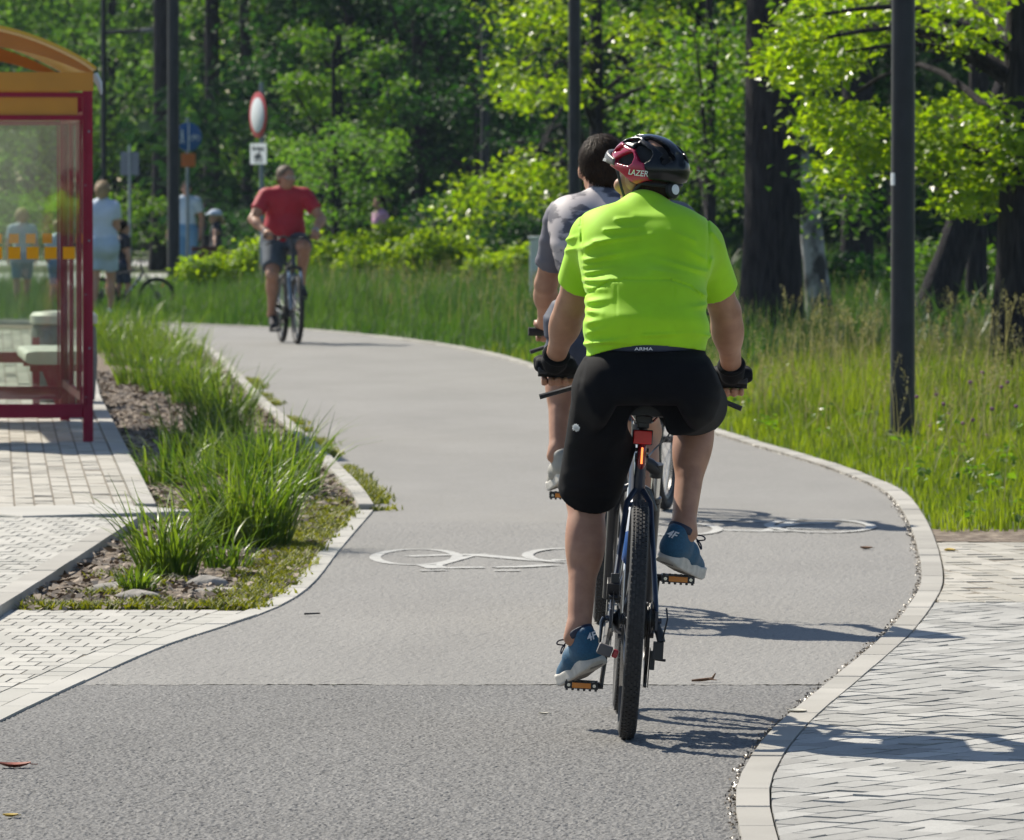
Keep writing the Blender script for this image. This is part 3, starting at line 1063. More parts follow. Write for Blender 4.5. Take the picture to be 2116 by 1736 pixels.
# mulch chips and rubble crumbs on the soil
n = 13000
pm = scatter(bed_poly, n, lambda x, y: (y < 62)); sz = rng.uniform(0.008, 0.026, n); ang = rng.uniform(0, 6.28, n)
V = np.stack([np.concatenate([pm, np.full((n, 1), 0.012)], 1) + np.stack([np.cos(ang + k * 1.57) * sz * (1.5 if k % 2 else .6), np.sin(ang + k * 1.57) * sz * (1.5 if k % 2 else .6), sz * rng.uniform(-.3, 1.1, n)], 1) for k in range(4)], 1).reshape(-1, 3)
tag(link('mulch', npmesh('mulch', V, np.arange(4 * n).reshape(n, 4)), leafmat('bark mulch', (0.045, 0.028, 0.018), (0.36, 0.29, 0.22), 0.0, 0.85, (1, 1, 1))), 'dry bark mulch and leaf crumbs on the bed soil', 'mulch', kind='stuff')
# a few stones in the bed
M_stone = mat('pale rubble', (0.27, 0.25, 0.22), 0.9, var=0.3, vscale=14, bump=0.01, bscale=25)
for (u, v, s, fl, lb) in ((285, 1240, 0.10, 0.4, 'grey rounded stone in front of the small tuft in the bed'), (430, 1212, 0.09, 0.5, 'small white stone under the large grass tuft'),
                          (455, 1226, 0.13, 0.18, 'long flat pale slab of stone in the mossy bed corner'), (500, 1246, 0.09, 0.2, 'flat pale stone nearest the front edge of the bed'), (240, 1222, 0.12, 0.3, 'flat pale stone left of the grey rounded stone')):
    f = Field([ell((0, 0, 0), (s, s * 0.8, s * fl))], s / 12, 0.02)
    f.add(ell((0, 0, 0), (s, s * 0.8, s * fl)), 0, 0.01)
    f.bend(lambda X, Y, Z, s=s: 0.03 * s * (np.sin(X / s * 5 + u) * np.cos(Y / s * 4 + Z / s * 6)))
    o = f.build('stone', M_stone); o.location = at(u, v, 0.004); tag(o, lb, 'stone')


# ornamental grass tufts in the bed
def tuft(u, v, h, n, spread, label, group='ornamental grass tufts in the planting bed', w=0.011):
    x, y, _ = at(u, v)
    r = rng.uniform(0, 1, n) ** 0.6 * spread; a = rng.uniform(0, 6.28, n)
    P = np.stack([r * np.cos(a), r * np.sin(a), np.zeros(n)], 1)
    H = h * rng.uniform(0.30, 1.12, n)
    me = blade_mesh('ornamental_grass', P, H, w * rng.uniform(0.6, 1.3, n), 0.55 * H * rng.uniform(0.05, 1, n), 0.95 * H * rng.uniform(0, 1, n) ** 1.5, 6, a + rng.normal(size=n) * 0.9)
    o = link('ornamental_grass', me, GC)
    o.location = (x - (0.08 if label == far_label else 0.0), y, 0.0)
    return tag(o, label, 'grass tuft', group)


far_label = 'green ornamental grass tuft in the crowded row behind the front tufts'
tuft(505, 1135, 0.53, 500, 0.20, 'largest ornamental grass tuft at the front corner of the planting bed')
tuft(345, 1195, 0.40, 210, 0.12, 'medium grass tuft standing left of the largest tuft')
tuft(470, 1180, 0.26, 70, 0.10, 'thin sparse grass tuft just in front of the largest tuft')
tuft(283, 1228, 0.13, 120, 0.06, 'smallest grass tuft behind the grey rounded stone')
tuft(575, 1030, 0.48, 320, 0.22, 'grass tuft against the kerb right behind the largest tuft')
far_label = 'green ornamental grass tuft in the crowded row behind the front tufts'
for (u, v, h, n, s) in ((395, 1005, 0.5, 300, 0.2), (520, 985, 0.5, 330, 0.22), (440, 950, 0.55, 380, 0.24), (480, 900, 0.55, 380, 0.24),
                        (490, 862, 0.52, 320, 0.22), (430, 838, 0.55, 360, 0.24), (375, 815, 0.6, 380, 0.26), (320, 800, 0.6, 360, 0.26), (440, 800, 0.55, 320, 0.24),
                        (340, 762, 0.62, 380, 0.28), (285, 755, 0.62, 380, 0.28), (400, 745, 0.55, 300, 0.26), (350, 730, 0.62, 380, 0.3), (300, 722, 0.62, 380, 0.3), (250, 730, 0.62, 380, 0.3), (300, 702, 0.62, 340, 0.3), (215, 715, 0.6, 340, 0.3), (222, 696, 0.6, 320, 0.3)):
    tuft(u, v, h * 0.70, int(n * 0.54), s * 0.88, far_label, w=0.0105)

# a few long arching blades leaning over the path
# clover flowers in the verge
M_clover = mat('purple clover head', (0.24, 0.08, 0.19), 0.8, var=0.35, vscale=160)
M_stem = mat('clover stem', (0.07, 0.12, 0.02), 0.7)
mbs = MB(); mbs.tube([(0, 0, 0), (0.01, 0, 0.14), (0.0, 0.01, 0.27)], 0.0022, 5)
mbh = MB(); mbh.ball((0, 0, 0), 0.013, 10, (1, 1, 0.95))
stem = mbs.build('clover_flower', M_stem); head = mbh.build('flower_head', M_clover, stem); head.location = (0, 0.01, 0.275)
cl = 'purple clover flower among the long grass right of the near lamp post'
first = True
for (u, v) in ((2005, 790), (1895, 820), (1935, 815), (2030, 770), (1950, 835), (1908, 868), (2070, 800), (2082, 790), (1990, 875), (1922, 880), (2010, 868), (2040, 900), (1970, 905), (2085, 870), (2050, 845), (1960, 855), (2100, 840), (2020, 930)):
    D = random.uniform(43, 47)
    p = far(u, v, D)
    if first: o = stem; first = False
    else: o = copy_tree(stem)
    o.location = (p[0], p[1], 0); s = p[2] / 0.275
    o.scale = (1, 1, s)
    for ch in [q for q in bpy.data.objects if q.parent == o]: ch.scale = (1, 1, 1 / s)
    tag(o, cl, 'flower', 'clover flowers in the right verge')


# ---------------------------------------------------------------- trees
M_bark = mat('dark furrowed bark', (0.014, 0.012, 0.014), 0.95, spec=0.15, col2=(0.044, 0.039, 0.042), vscale=9, stretch=(3.0, 3.0, 0.45), bump=0.035, bscale=16, detail=6)
M_birch = mat('peeling birch bark', (0.03, 0.028, 0.027), 0.8, col2=(0.30, 0.30, 0.30), vscale=5, stretch=(1, 1, 0.7), bump=0.01, bscale=30, detail=6, thr=(0.46, 0.60))
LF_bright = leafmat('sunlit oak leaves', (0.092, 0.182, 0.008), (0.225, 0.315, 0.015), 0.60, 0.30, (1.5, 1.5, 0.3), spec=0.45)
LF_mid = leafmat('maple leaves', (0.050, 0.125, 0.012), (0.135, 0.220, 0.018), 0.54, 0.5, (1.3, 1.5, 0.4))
LF_dark = leafmat('shade dark leaves', (0.011, 0.044, 0.014), (0.040, 0.105, 0.022), 0.44, 0.6, (1.2, 1.4, 0.6), spec=0.25)  # shade inside the wood is put into this darker leaf colour
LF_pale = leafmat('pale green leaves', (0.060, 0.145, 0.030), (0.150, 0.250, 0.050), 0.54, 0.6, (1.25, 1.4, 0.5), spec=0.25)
LF_shade = leafmat('leaves darkened for shade', (0.007, 0.026, 0.012), (0.022, 0.055, 0.018), 0.36, 0.7, (1.1, 1.35, 0.6), spec=0.15)  # darkest leaf copy: shade behind the bright sprays painted as colour
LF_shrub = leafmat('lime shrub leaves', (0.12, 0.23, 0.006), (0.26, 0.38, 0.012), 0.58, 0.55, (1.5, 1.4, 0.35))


def leaves(name, C, Rc, per, size, material, parent=None, droop=0.3, flat=0.55):
    """leaf-sized folded faces round cluster centres"""
    C = np.asarray(C, float); n = len(C)
    Rc = np.broadcast_to(np.asarray(Rc, float), (n,))
    c = np.repeat(C, per, 0)
    o = rng.normal(size=(n * per, 3)) * np.repeat(Rc, per)[:, None] * np.array((0.62, 0.62, 0.62 * flat))
    p = c + o
    m = len(p)
    nz = np.stack([rng.normal(size=m) * 0.55 + o[:, 0] * 0.5, rng.normal(size=m) * 0.55 + o[:, 1] * 0.5, np.abs(rng.normal(size=m)) * 0.7 + 0.35], 1)
    nz /= np.linalg.norm(nz, axis=1)[:, None]
    a = rng.normal(size=(m, 3)); a[:, 2] -= droop
    a -= nz * (a * nz).sum(1)[:, None]; a /= np.linalg.norm(a, axis=1)[:, None] + 1e-9
    b = np.cross(nz, a)
    L = (size * rng.uniform(0.55, 1.25, m))[:, None]; Wd = L * rng.uniform(0.5, 0.75, m)[:, None]
    up = nz * L * 0.12
    V = np.stack([p - a * L * 0.5, p + b * Wd * 0.5 - a * L * 0.02 + up, p + a * L * 0.5, p - b * Wd * 0.5 - a * L * 0.02 + up], 1).reshape(-1, 3)
    i = (np.arange(m) * 4)[:, None]
    F = np.concatenate([i + np.array([0, 1, 2]), i + np.array([0, 2, 3])])
    return link(name, npmesh(name, V, F, False), material, parent)


def trunk(name, pts, r0, r1, material, parent=None, limbs=(), n=16):
    mb = MB()
    P = spline(pts, 5); m = len(P)
    rad = [r0 + (r1 - r0) * (i / (m - 1)) ** 0.8 for i in range(m)]
    rad = [r * (1 + 0.35 * math.exp(-max(0.0, P[i][2]) / 0.35)) * (1 + 0.03 * math.sin(i * 2.1)) for i, r in enumerate(rad)]
    mb.tube(P, rad, n)
    for a, b, ra, rb in limbs:
        a = np.asarray(a, float); b = np.asarray(b, float); mid = (a + b) / 2 + np.array((0, 0, 0.12 * np.linalg.norm(b - a)))
        Q = spline([a, mid, b], 5)
        mb.tube(Q, [ra + (rb - ra) * k / (len(Q) - 1) for k in range(len(Q))], 8)
    return mb.build(name, material, parent)


def tree(name, label, group, x, y, h, r, clusters, Rc, per, size, leafm, barkm=None, lean=(0, 0), cat='tree', nlimb=7, zbr=(0.35, 0.8), top_r=0.4, lr=0.38):
    root = empty(name, (x, y, 0))
    tag(root, label, cat, group)
    C = np.asarray(clusters, float) - np.array((x, y, 0))
    top = np.array((lean[0], lean[1], h))
    pts = [(0, 0, -0.2), tuple(top * 0.35 + (0.03, 0, 0)), tuple(top * 0.7), tuple(top)]
    limbs = []
    sel = rng.permutation(len(C))[:nlimb]
    for k in sel:
        t = float(np.clip(random.uniform(*zbr), 0, 0.95)); a = top * min(t, max(0.12, (C[k][2] / h) * 0.9))
        limbs.append((a, C[k], r * lr, 0.010))
    trunk('trunk', pts, r, r * top_r, barkm or M_bark, root, limbs)
    leaves('crown', C, Rc, per, size, leafm, root)
    return root


def ellipsoid_clusters(c, rad, n, lo=0.45, skirt=None):
    """cluster centres in the outer part of a crown, gaps left between"""
    d = rng.normal(size=(n, 3)); d /= np.linalg.norm(d, axis=1)[:, None]
    rr = rng.uniform(lo ** 3, 1, n) ** (1 / 3)
    lump = 0.82 + 0.18 * np.sin(d[:, 0] * 5 + c[0]) * np.cos(d[:, 1] * 4 + d[:, 2] * 5 + c[1])
    P = np.asarray(c) + d * (rr * lump)[:, None] * np.asarray(rad)
    P[:, 2] = np.maximum(P[:, 2], 0.35 if skirt is None else skirt)
    return P


def spray_clusters(poly_px, n, D0, D1, jit=0.0):
    P = scatter(poly_px, n)
    out = []
    for u, v in P: out.append(far(u, v, rng.uniform(D0, D1)))
    return np.array(out)


# big trunks that stand in the photograph, each with its crown high above
def high_crown(x, y, z0, z1, rad, n):
    return ellipsoid_clusters((x, y, (z0 + z1) / 2), (rad, rad, (z1 - z0) / 2), n, 0.3)


x, y, _ = at(1592, 738)
tree('oak_tree', 'massive dark tree trunk right of the lime-shirted cyclist', None, x, y, 11, 0.285, high_crown(x - 2.4, y + 3.4, 5.0, 11.0, 4.6, 230), 0.55, 60, 0.13, LF_mid, top_r=0.75, zbr=(0.6, 0.95))  # crown out of view, widened and shifted back left to shade the trunk
x, y, _ = at(1706, 716)
tree('birch_tree', 'mottled grey birch trunk leaning beside the massive dark trunk', None, x, y, 9, 0.125, high_crown(x - 1.0, y + 1, 6.0, 10.5, 2.2, 50), 0.45, 60, 0.09, LF_mid, M_birch, lean=(-1.15, 0), top_r=0.65, zbr=(0.6, 0.9))
x, y, _ = at(2092, 806)
tree('oak_tree', 'dark tree trunk cut by the right edge of the picture', None, x, y, 10, 0.19, np.concatenate([spray_clusters([(1585, 125), (1640, 40), (1720, 0), (1838, 0), (1838, 70), (1740, 130), (1710, 200), (1665, 190)], 55, 55.5, 63), spray_clusters([(1628, 240), (1680, 212), (1800, 228), (1845, 290), (1845, 375), (1790, 330), (1725, 345), (1715, 300)], 42, 55.5, 62), spray_clusters([(1885, 0), (2125, 0), (2125, 75), (2010, 120), (1960, 70), (1885, 40)], 34, 56, 64), spray_clusters([(1886, 255), (2010, 205), (2125, 235), (2125, 460), (2070, 425), (1985, 440), (1940, 350), (1886, 330)], 70, 55.5, 63), spray_clusters([(1720, 330), (1745, 345), (1735, 375), (1715, 365)], 3, 58, 60), high_crown(x + 0.5, y + 2, 5.0, 9.5, 2.6, 60)]),
     0.20, 66, 0.092, LF_bright, lean=(0.25, 0.2), top_r=0.5, lr=0.20, nlimb=26, zbr=(0.3, 0.8))
x, y, _ = at(1895, 700)
tree('maple_tree', 'leaning dark trunk behind the near lamp post', None, x, y, 9, 0.19, np.concatenate([high_crown(x + 2.6, y + 2, 5.5, 10, 2.8, 60), spray_clusters([(1690, 330), (1760, 320), (1830, 480), (1790, 560), (1735, 500)], 10, 66, 72)]), 0.4, 55, 0.10, LF_mid, lean=(3.2, 0.5), top_r=0.6, zbr=(0.6, 0.9))
x, y, _ = at(2016, 690)
tree('maple_tree', 'straight dark trunk between the near lamp post and the right edge trunk', None, x, y, 9, 0.115, high_crown(x, y + 2, 5.2, 9.5, 2.5, 60), 0.42, 55, 0.10, LF_dark, top_r=0.8, zbr=(0.6, 0.9))
for (u, v, r, lb) in ((328, 560, 0.17, 'left dark trunk behind the tall lamp post at the bus stop'), (434, 556, 0.165, 'dark trunk between the blue round sign and the white round sign'),
                      (515, 556, 0.12, 'slim dark trunk behind the pole of the white round sign'), (612, 552, 0.16, 'dark trunk right of the red-shirted cyclist'), (1770, 640, 0.22, 'dark trunk deep in shade behind the birch')):
    x, y, _ = at(u, v)
    tree('maple_tree', lb, None, x, y, 9.5, r, high_crown(x, y + 2.0, 4.6, 10.5, 2.8, 75), 0.5, 50, 0.14, LF_mid if u < 1000 else LF_dark, top_r=0.7, zbr=(0.6, 0.9), lean=(random.uniform(-.3, .3), 0))

# trees with crowns down to the ground at the edge of the wood
wood = 'trees with low crowns at the edge of the wood'
lb_pale = 'pale green leafy tree at the left of the wood edge'
lb_dark = 'dark shaded tree with a low crown in the middle of the wood edge'
lb_mid = 'leafy tree with low branches behind the cyclists'
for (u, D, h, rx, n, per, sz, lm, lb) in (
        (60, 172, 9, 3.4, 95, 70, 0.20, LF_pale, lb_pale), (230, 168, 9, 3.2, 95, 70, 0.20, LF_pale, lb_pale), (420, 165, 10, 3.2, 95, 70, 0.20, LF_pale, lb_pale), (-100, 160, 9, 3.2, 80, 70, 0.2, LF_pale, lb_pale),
        (560, 142, 9, 2.8, 85, 70, 0.17, LF_mid, lb_dark), (720, 132, 9, 2.9, 100, 75, 0.15, LF_dark, lb_dark), (860, 128, 9, 2.8, 100, 75, 0.15, LF_shade, lb_dark), (990, 124, 9, 2.6, 100, 75, 0.14, LF_dark, lb_dark), (700, 116, 4.4, 1.3, 48, 80, 0.12, LF_mid, lb_dark),
        (1130, 112, 9, 2.3, 90, 75, 0.13, LF_dark, lb_mid), (1290, 108, 9, 2.2, 90, 75, 0.13, LF_shade, lb_mid), (1440, 100, 8, 1.9, 90, 75, 0.12, LF_mid, lb_mid), (1660, 104, 9, 2.2, 80, 70, 0.12, LF_shade, lb_mid), (1850, 98, 9, 2.2, 80, 70, 0.12, LF_shade, lb_mid), (2050, 96, 9, 2.2, 80, 70, 0.12, LF_shade, lb_mid), (2220, 92, 8, 2.0, 60, 70, 0.12, LF_shade, lb_mid)):
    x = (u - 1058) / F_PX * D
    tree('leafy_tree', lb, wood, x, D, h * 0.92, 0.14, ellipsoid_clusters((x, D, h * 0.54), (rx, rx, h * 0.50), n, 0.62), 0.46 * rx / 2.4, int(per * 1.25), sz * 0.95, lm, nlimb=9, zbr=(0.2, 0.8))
# branches reaching out into the sun
x = (1230 - 1058) / F_PX * 92
tree('robinia_tree', 'sunlit tree with hanging leaf sprays behind the two cyclists', None, x, 93, 8, 0.11, np.concatenate([
    spray_clusters([(1000, 90), (1100, 40), (1210, 60), (1210, 190), (1130, 230), (1050, 200)], 22, 86, 92), spray_clusters([(920, 430), (1000, 330), (1170, 330), (1190, 420), (1050, 440), (960, 470)], 24, 86, 91),
    spray_clusters([(980, 0), (1220, 0), (1210, 60), (1000, 60)], 12, 88, 94), spray_clusters([(1240, 0), (1520, 0), (1520, 260), (1380, 300), (1250, 180)], 26, 90, 97), high_crown(x, 95, 5, 9, 2.2, 30)]), 0.30, 55, 0.105, LF_bright, nlimb=20, zbr=(0.25, 0.85))
x = (1465 - 1058) / F_PX * 84
tree('young_maple_tree', 'bright young tree just left of the massive dark trunk', None, x, 84, 5.2, 0.07, spray_clusters([(1370, 200), (1430, 70), (1520, 60), (1535, 330), (1520, 420), (1400, 300)], 42, 82, 86.5), 0.30, 60, 0.10, LF_mid, nlimb=10, zbr=(0.2, 0.8))
x = (690 - 1058) / F_PX * 104
tree('young_maple_tree', 'rounded young tree behind the red-shirted cyclist', None, x, 104, 3.6, 0.06, spray_clusters([(610, 300), (640, 240), (740, 260), (800, 300), (780, 470), (640, 470)], 30, 102, 106), 0.30, 60, 0.11, LF_pale, nlimb=8, zbr=(0.2, 0.8))

# broad-leaved weeds among the grass
P = scatter(polyV, 900); dk = dist_to(right_line, P); P = P[(dk > 0.06) & (height_noise(P, 2.7) > 0.5)][:260]
tag(leaves('weeds', np.concatenate([P, 0.05 + 0.10 * rng.uniform(size=(len(P), 1))], 1), 0.07, 12, 0.055, leafmat('weed leaves', (0.06, 0.13, 0.012), (0.16, 0.25, 0.02), 0.5, 0.4, (1.2, 1.4, 0.4))), 'broad-leaved weeds scattered through the right verge', 'weeds', kind='stuff')
Pd = scatter(polyV, 1500); dk = dist_to(right_line, Pd); Pd = Pd[dk > 0.3]
tag(link('dry_stems', blade_mesh('dry_stems', np.concatenate([Pd, np.zeros((len(Pd), 1))], 1), 0.15 + 0.45 * rng.uniform(size=len(Pd)), np.full(len(Pd), 0.005), 0.25 * rng.uniform(size=len(Pd)), 0.3 * rng.uniform(size=len(Pd))), GS), 'dry straw-coloured stems in the right verge', 'grass', kind='stuff')

# low lime-green shrubs in full sun behind the meadow
for (u, v, D, w, h) in ((470, 575, 104, 0.75, 0.55), (560, 545, 104, 0.8, 0.75), (690, 520, 103, 0.9, 0.85), (790, 495, 102, 0.9, 0.98), (880, 505, 101, 0.9, 0.92), (990, 530, 101, 0.9, 0.75), (1070, 545, 100, 0.8, 0.68)):
    x = (u - 1058) / F_PX * D
    h *= 1.12; root = empty('shrub', (x, D, 0)); tag(root, 'lime green low shrub in the sunlit row behind the meadow', 'shrub', 'low shrubs behind the meadow')
    C = ellipsoid_clusters((0, 0, h * 0.52), (w, w * 0.6, h * 0.5), 34, 0.4, 0.08)
    mb = MB()
    for k in range(7): mb.tube([(random.uniform(-.1, .1), 0, 0), C[k] * 0.6, C[k]], [0.012, 0.009, 0.004], 5)
    mb.build('stems', M_bark, root)
    leaves('foliage', C, 0.20, 75, 0.10, LF_shrub, root)

# undergrowth bushes in the shade between the trunks
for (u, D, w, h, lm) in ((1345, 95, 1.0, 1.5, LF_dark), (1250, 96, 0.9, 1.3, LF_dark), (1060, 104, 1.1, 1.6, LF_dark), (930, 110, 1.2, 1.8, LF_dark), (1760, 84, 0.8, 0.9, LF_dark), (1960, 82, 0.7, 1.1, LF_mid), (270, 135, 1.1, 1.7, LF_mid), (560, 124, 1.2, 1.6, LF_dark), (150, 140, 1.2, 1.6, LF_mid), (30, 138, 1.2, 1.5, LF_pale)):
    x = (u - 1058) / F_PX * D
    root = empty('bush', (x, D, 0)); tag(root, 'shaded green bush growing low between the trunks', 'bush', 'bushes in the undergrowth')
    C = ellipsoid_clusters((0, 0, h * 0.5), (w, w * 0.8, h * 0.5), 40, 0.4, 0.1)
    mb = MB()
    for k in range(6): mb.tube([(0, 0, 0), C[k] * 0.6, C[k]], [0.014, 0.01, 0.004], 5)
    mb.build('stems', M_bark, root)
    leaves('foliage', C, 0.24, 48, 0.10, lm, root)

# the wood behind, one mass
n = 2200
Wc = np.stack([rng.uniform(-30, 26, n), rng.uniform(150, 176, n), rng.uniform(0.3, 13, n) ** 1.0], 1)
Wc[:, 1] += np.where(Wc[:, 0] < -3, 34, 0)
w2 = np.stack([rng.uniform(-6, 18, 520), rng.uniform(126, 148, 520), rng.uniform(0.3, 12, 520)], 1)
Wc = np.concatenate([Wc, w2])
LF_wood = leafmat('shade dark woodland leaves', (0.008, 0.030, 0.014), (0.024, 0.060, 0.020), 0.36, 0.9, (1.2, 1.3, 0.6), spec=0.05)  # leaf colour darkened to stand for the shaded gaps of the wood
tag(leaves('woodland', Wc, 1.2, 110, 0.34, LF_wood), 'dense shaded green wood filling the background', 'wood', kind='stuff')
# ================================================================ street furniture
M_post = mat('black painted steel post', (0.016, 0.017, 0.024), 0.45, var=0.25, vscale=6, spec=0.35)
M_zinc = mat('galvanised steel', (0.20, 0.24, 0.27), 0.5, metal=0.3, var=0.15, vscale=12)
M_white = mat('white sign sheet', (0.62, 0.66, 0.68), 0.55)
M_redsign = mat('red sign rim', (0.42, 0.02, 0.03), 0.5)
M_bluesign = mat('blue sign sheet', (0.012, 0.09, 0.30), 0.45)
M_orange = mat('orange sign sheet', (0.55, 0.13, 0.012), 0.6)
M_greysign = mat('grey sign back', (0.12, 0.15, 0.19), 0.6, var=0.1, vscale=5)
M_black = mat('black paint', (0.012, 0.012, 0.013), 0.5)


def lamp(label, u, v, r0, r1, h, group='dark lamp posts along the path', D=None, arm=None, luminaire=True, collar=True):
    p = at(u, v) if D is None else ((u - 1058) / F_PX * D, D, 0)
    root = empty('lamp_post', (p[0], p[1], 0)); tag(root, label, 'lamp post', group)
    MB().tube([(0, 0, -0.05), (0, 0, 0.9), (0, 0, h)], [r0, r0 * 0.97, r1], 20).build('pole', M_post, root)
    if collar: MB().lathe([(r0 * 1.7, 0), (r0 * 1.7, 0.015), (r0 * 1.25, 0.03), (r0 * 1.25, 0.05)], (0, 0, 0.0), n=20).build('base_plate', M_post, root)
    dr = MB()
    for k in range(6):
        a0, a1 = R(-125 + 10 * k), R(-115 + 10 * k); q = r0 * 0.985 + 0.003
        dr.add([(q * math.cos(a0), q * math.sin(a0), 0.55), (q * math.cos(a1), q * math.sin(a1), 0.55), (q * math.cos(a1), q * math.sin(a1), 0.95), (q * math.cos(a0), q * math.sin(a0), 0.95)], [(0, 1, 2, 3)])
    dr.build('access_door', M_post, root)
    if luminaire:
        lm = MB().lathe([(0.02, 0), (0.22, 0.02), (0.24, 0.07), (0.16, 0.13), (0.03, 0.16)], (0, 0, h), n=24).build('lamp_head', M_post, root)
        MB().lathe([(0.19, -0.01), (0.19, 0.02)], (0, 0, h), n=24).build('lens', M_white, lm)
    if arm:
        a = MB().tube([(0, 0, arm[0]), (arm[1] * 0.6, 0, arm[0] + 0.05), (arm[1], 0, arm[0] + 0.12)], [0.045, 0.04, 0.03], 10).build('arm', M_post, root)
        MB().box((arm[1] * 0.82, 0, arm[0] + 0.05), (0.5, 0.22, 0.07)).build('lamp_head', M_greysign, a, bevel=0.02)
    return root


l1 = lamp('thick black lamp post in the right verge with a small white sticker', 1865, 905, 0.080, 0.071, 6.2)
mbx = MB()
for k in range(4):
    a0, a1 = R(182 + 11 * k), R(182 + 11 * (k + 1)); r = 0.0785
    mbx.add([(r * math.cos(a0), r * math.sin(a0), 1.62), (r * math.cos(a1), r * math.sin(a1), 1.62), (r * math.cos(a1), r * math.sin(a1), 1.70), (r * math.cos(a0), r * math.sin(a0), 1.70)], [(0, 1, 2, 3)])
mbx.build('sticker', M_white, l1, smooth=False)
lamp('black lamp post directly behind the dark-haired cyclist', 1187, 660, 0.077, 0.070, 6.5, D=85)
lamp('slim dark lamp post in the middle in front of the shaded trees', 1002, 570, 0.076, 0.062, 6.5, D=118)
lamp('tall dark lamp post in front of the person in pale blue', 359, 600, 0.098, 0.083, 7.0)
lamp('dark lamp post with a side arm behind the bus shelter', 215, 545, 0.062, 0.055, 6.5, D=142, arm=(4.62, 1.2), luminaire=False)
lamp('short dark post behind the red-shirted cyclist', 606, 545, 0.048, 0.042, 4.15, D=145, luminaire=False)


# ---- signs
def pole(root, h, r=0.03):
    MB().tube([(0, 0, -0.05), (0, 0, h)], r, 12).build('pole', M_zinc, root)


def disc(root, name, z, r, material, y, n=40):
    return MB().lathe([(r * 0.985, 0.0), (r, 0.002), (r, 0.006), (r * 0.985, 0.008)], (0, y, z), (0, -1, 0), n).build(name, material, root)


D = 93.0
s1 = empty('road_sign', ((541 - 1058) / F_PX * D, D, 0), R(-66)); tag(s1, 'white round sign with red rim above a white plate, turned nearly edge-on', 'road sign')
pole(s1, 2.95)
zc = CAM_H + (383 - 238) / F_PX * D
dd = disc(s1, 'sign_disc', zc, 0.30, M_redsign, -0.045); disc(s1, 'sign_face', zc, 0.225, M_white, -0.054).parent = dd
zp = CAM_H + (383 - 318) / F_PX * D
pl = MB().box((0, -0.045, zp), (0.56, 0.004, 0.27)).build('plate', M_white, s1)
# words and bicycle on the plate below
text('plate_text', 'Nie dotyczy', 0.085, M_black, pl, frame((0, -0.0485, zp + 0.07), (1, 0, 0), (0, 0, 1), (0, -1, 0)))
mb = MB(); 
for sx in (-0.075, 0.075): mb.ring((sx, -0.049, zp - 0.055), (0, 1, 0), 0.048, 0.006, 24, 6)
for a, b in (((-.075, -.055), (-.03, .01)), ((-.03, .01), (.05, .01)), ((.05, .01), (.075, -.055)), ((-.03, .01), (0, -.055)), ((0, -.055), (.05, .01)), ((-.075, -.055), (0, -.055)), ((.05, .01), (.045, .035))):
    mb.tube([(a[0], -0.049, zp + a[1]), (b[0], -0.049, zp + b[1])], 0.005, 6)
mb.build('bicycle_icon', M_black, pl)
D = 113.0
s2 = empty('road_sign', ((388 - 1058) / F_PX * D, D, 0), R(24)); tag(s2, 'blue round path sign above a small orange plate', 'road sign')
pole(s2, CAM_H + (383 - 243) / F_PX * D, 0.026)
zc = CAM_H + (383 - 283) / F_PX * D
dd = disc(s2, 'sign_disc', zc, 0.225, M_bluesign, -0.034)
MB().box((0, -0.046, zc), (0.022, 0.004, 0.43)).build('dividing_line', M_white, dd)
mb = MB()                                                # a walker with a child left, a bicycle right
mb.ball((-0.11, -0.045, zc + 0.09), 0.022, 10, (1, .2, 1)); mb.tube([(-0.11, -0.045, zc + 0.065), (-0.105, -0.045, zc - 0.01)], 0.02, 8, flat=(np.array((0, 1., 0)), .2))
for q in (-0.14, -0.08): mb.tube([(-0.105, -0.045, zc - 0.01), (q, -0.045, zc - 0.10)], 0.011, 6, flat=(np.array((0, 1., 0)), .3))
for sx in (0.06, 0.15): mb.ring((sx, -0.045, zc - 0.02), (0, 1, 0), 0.034, 0.005, 20, 6)
for a, b in (((.06, -.02), (.085, .03)), ((.085, .03), (.135, .03)), ((.135, .03), (.15, -.02)), ((.085, .03), (.105, -.02)), ((.105, -.02), (.135, .03))):
    mb.tube([(a[0], -0.045, zc + a[1]), (b[0], -0.045, zc + b[1])], 0.005, 6)
mb.build('walker_and_bicycle', M_white, dd)
MB().box((0, -0.034, CAM_H + (383 - 331) / F_PX * D), (0.235, 0.004, 0.21)).build('plate', M_orange, s2, bevel=0.0)
D = 121.0
s3 = empty('road_sign', ((268 - 1058) / F_PX * D, D, 0)); tag(s3, 'grey square sign seen from behind on a thin pole', 'road sign')
pole(s3, 2.3, 0.024)
MB().box((0, 0.03, CAM_H + (383 - 338) / F_PX * D), (0.31, 0.004, 0.39)).build('plate', M_greysign, s3)

# ---- white cabinet in the tall grass beside the second cyclist
M_cab = mat('white grey cabinet', (0.66, 0.69, 0.72), 0.6, var=0.12, vscale=5)
D = 88.0
cb = empty('utility_cabinet', ((1125 - 1058) / F_PX * D, D, 0)); tag(cb, 'pale grey utility cabinet standing in the tall grass', 'cabinet')
MB().box((0, 0, 0.50), (0.36, 0.26, 0.92)).build('body', M_cab, cb, bevel=0.01)
MB().box((0, 0, 0.98), (0.40, 0.30, 0.035)).build('roof', M_cab, cb, bevel=0.008)
MB().box((0, 0, 0.01), (0.34, 0.24, 0.06)).build('plinth', M_greysign, cb)
MB().box((0, -0.1325, 0.50), (0.31, 0.005, 0.82)).build('door', M_cab, cb, bevel=0.002)

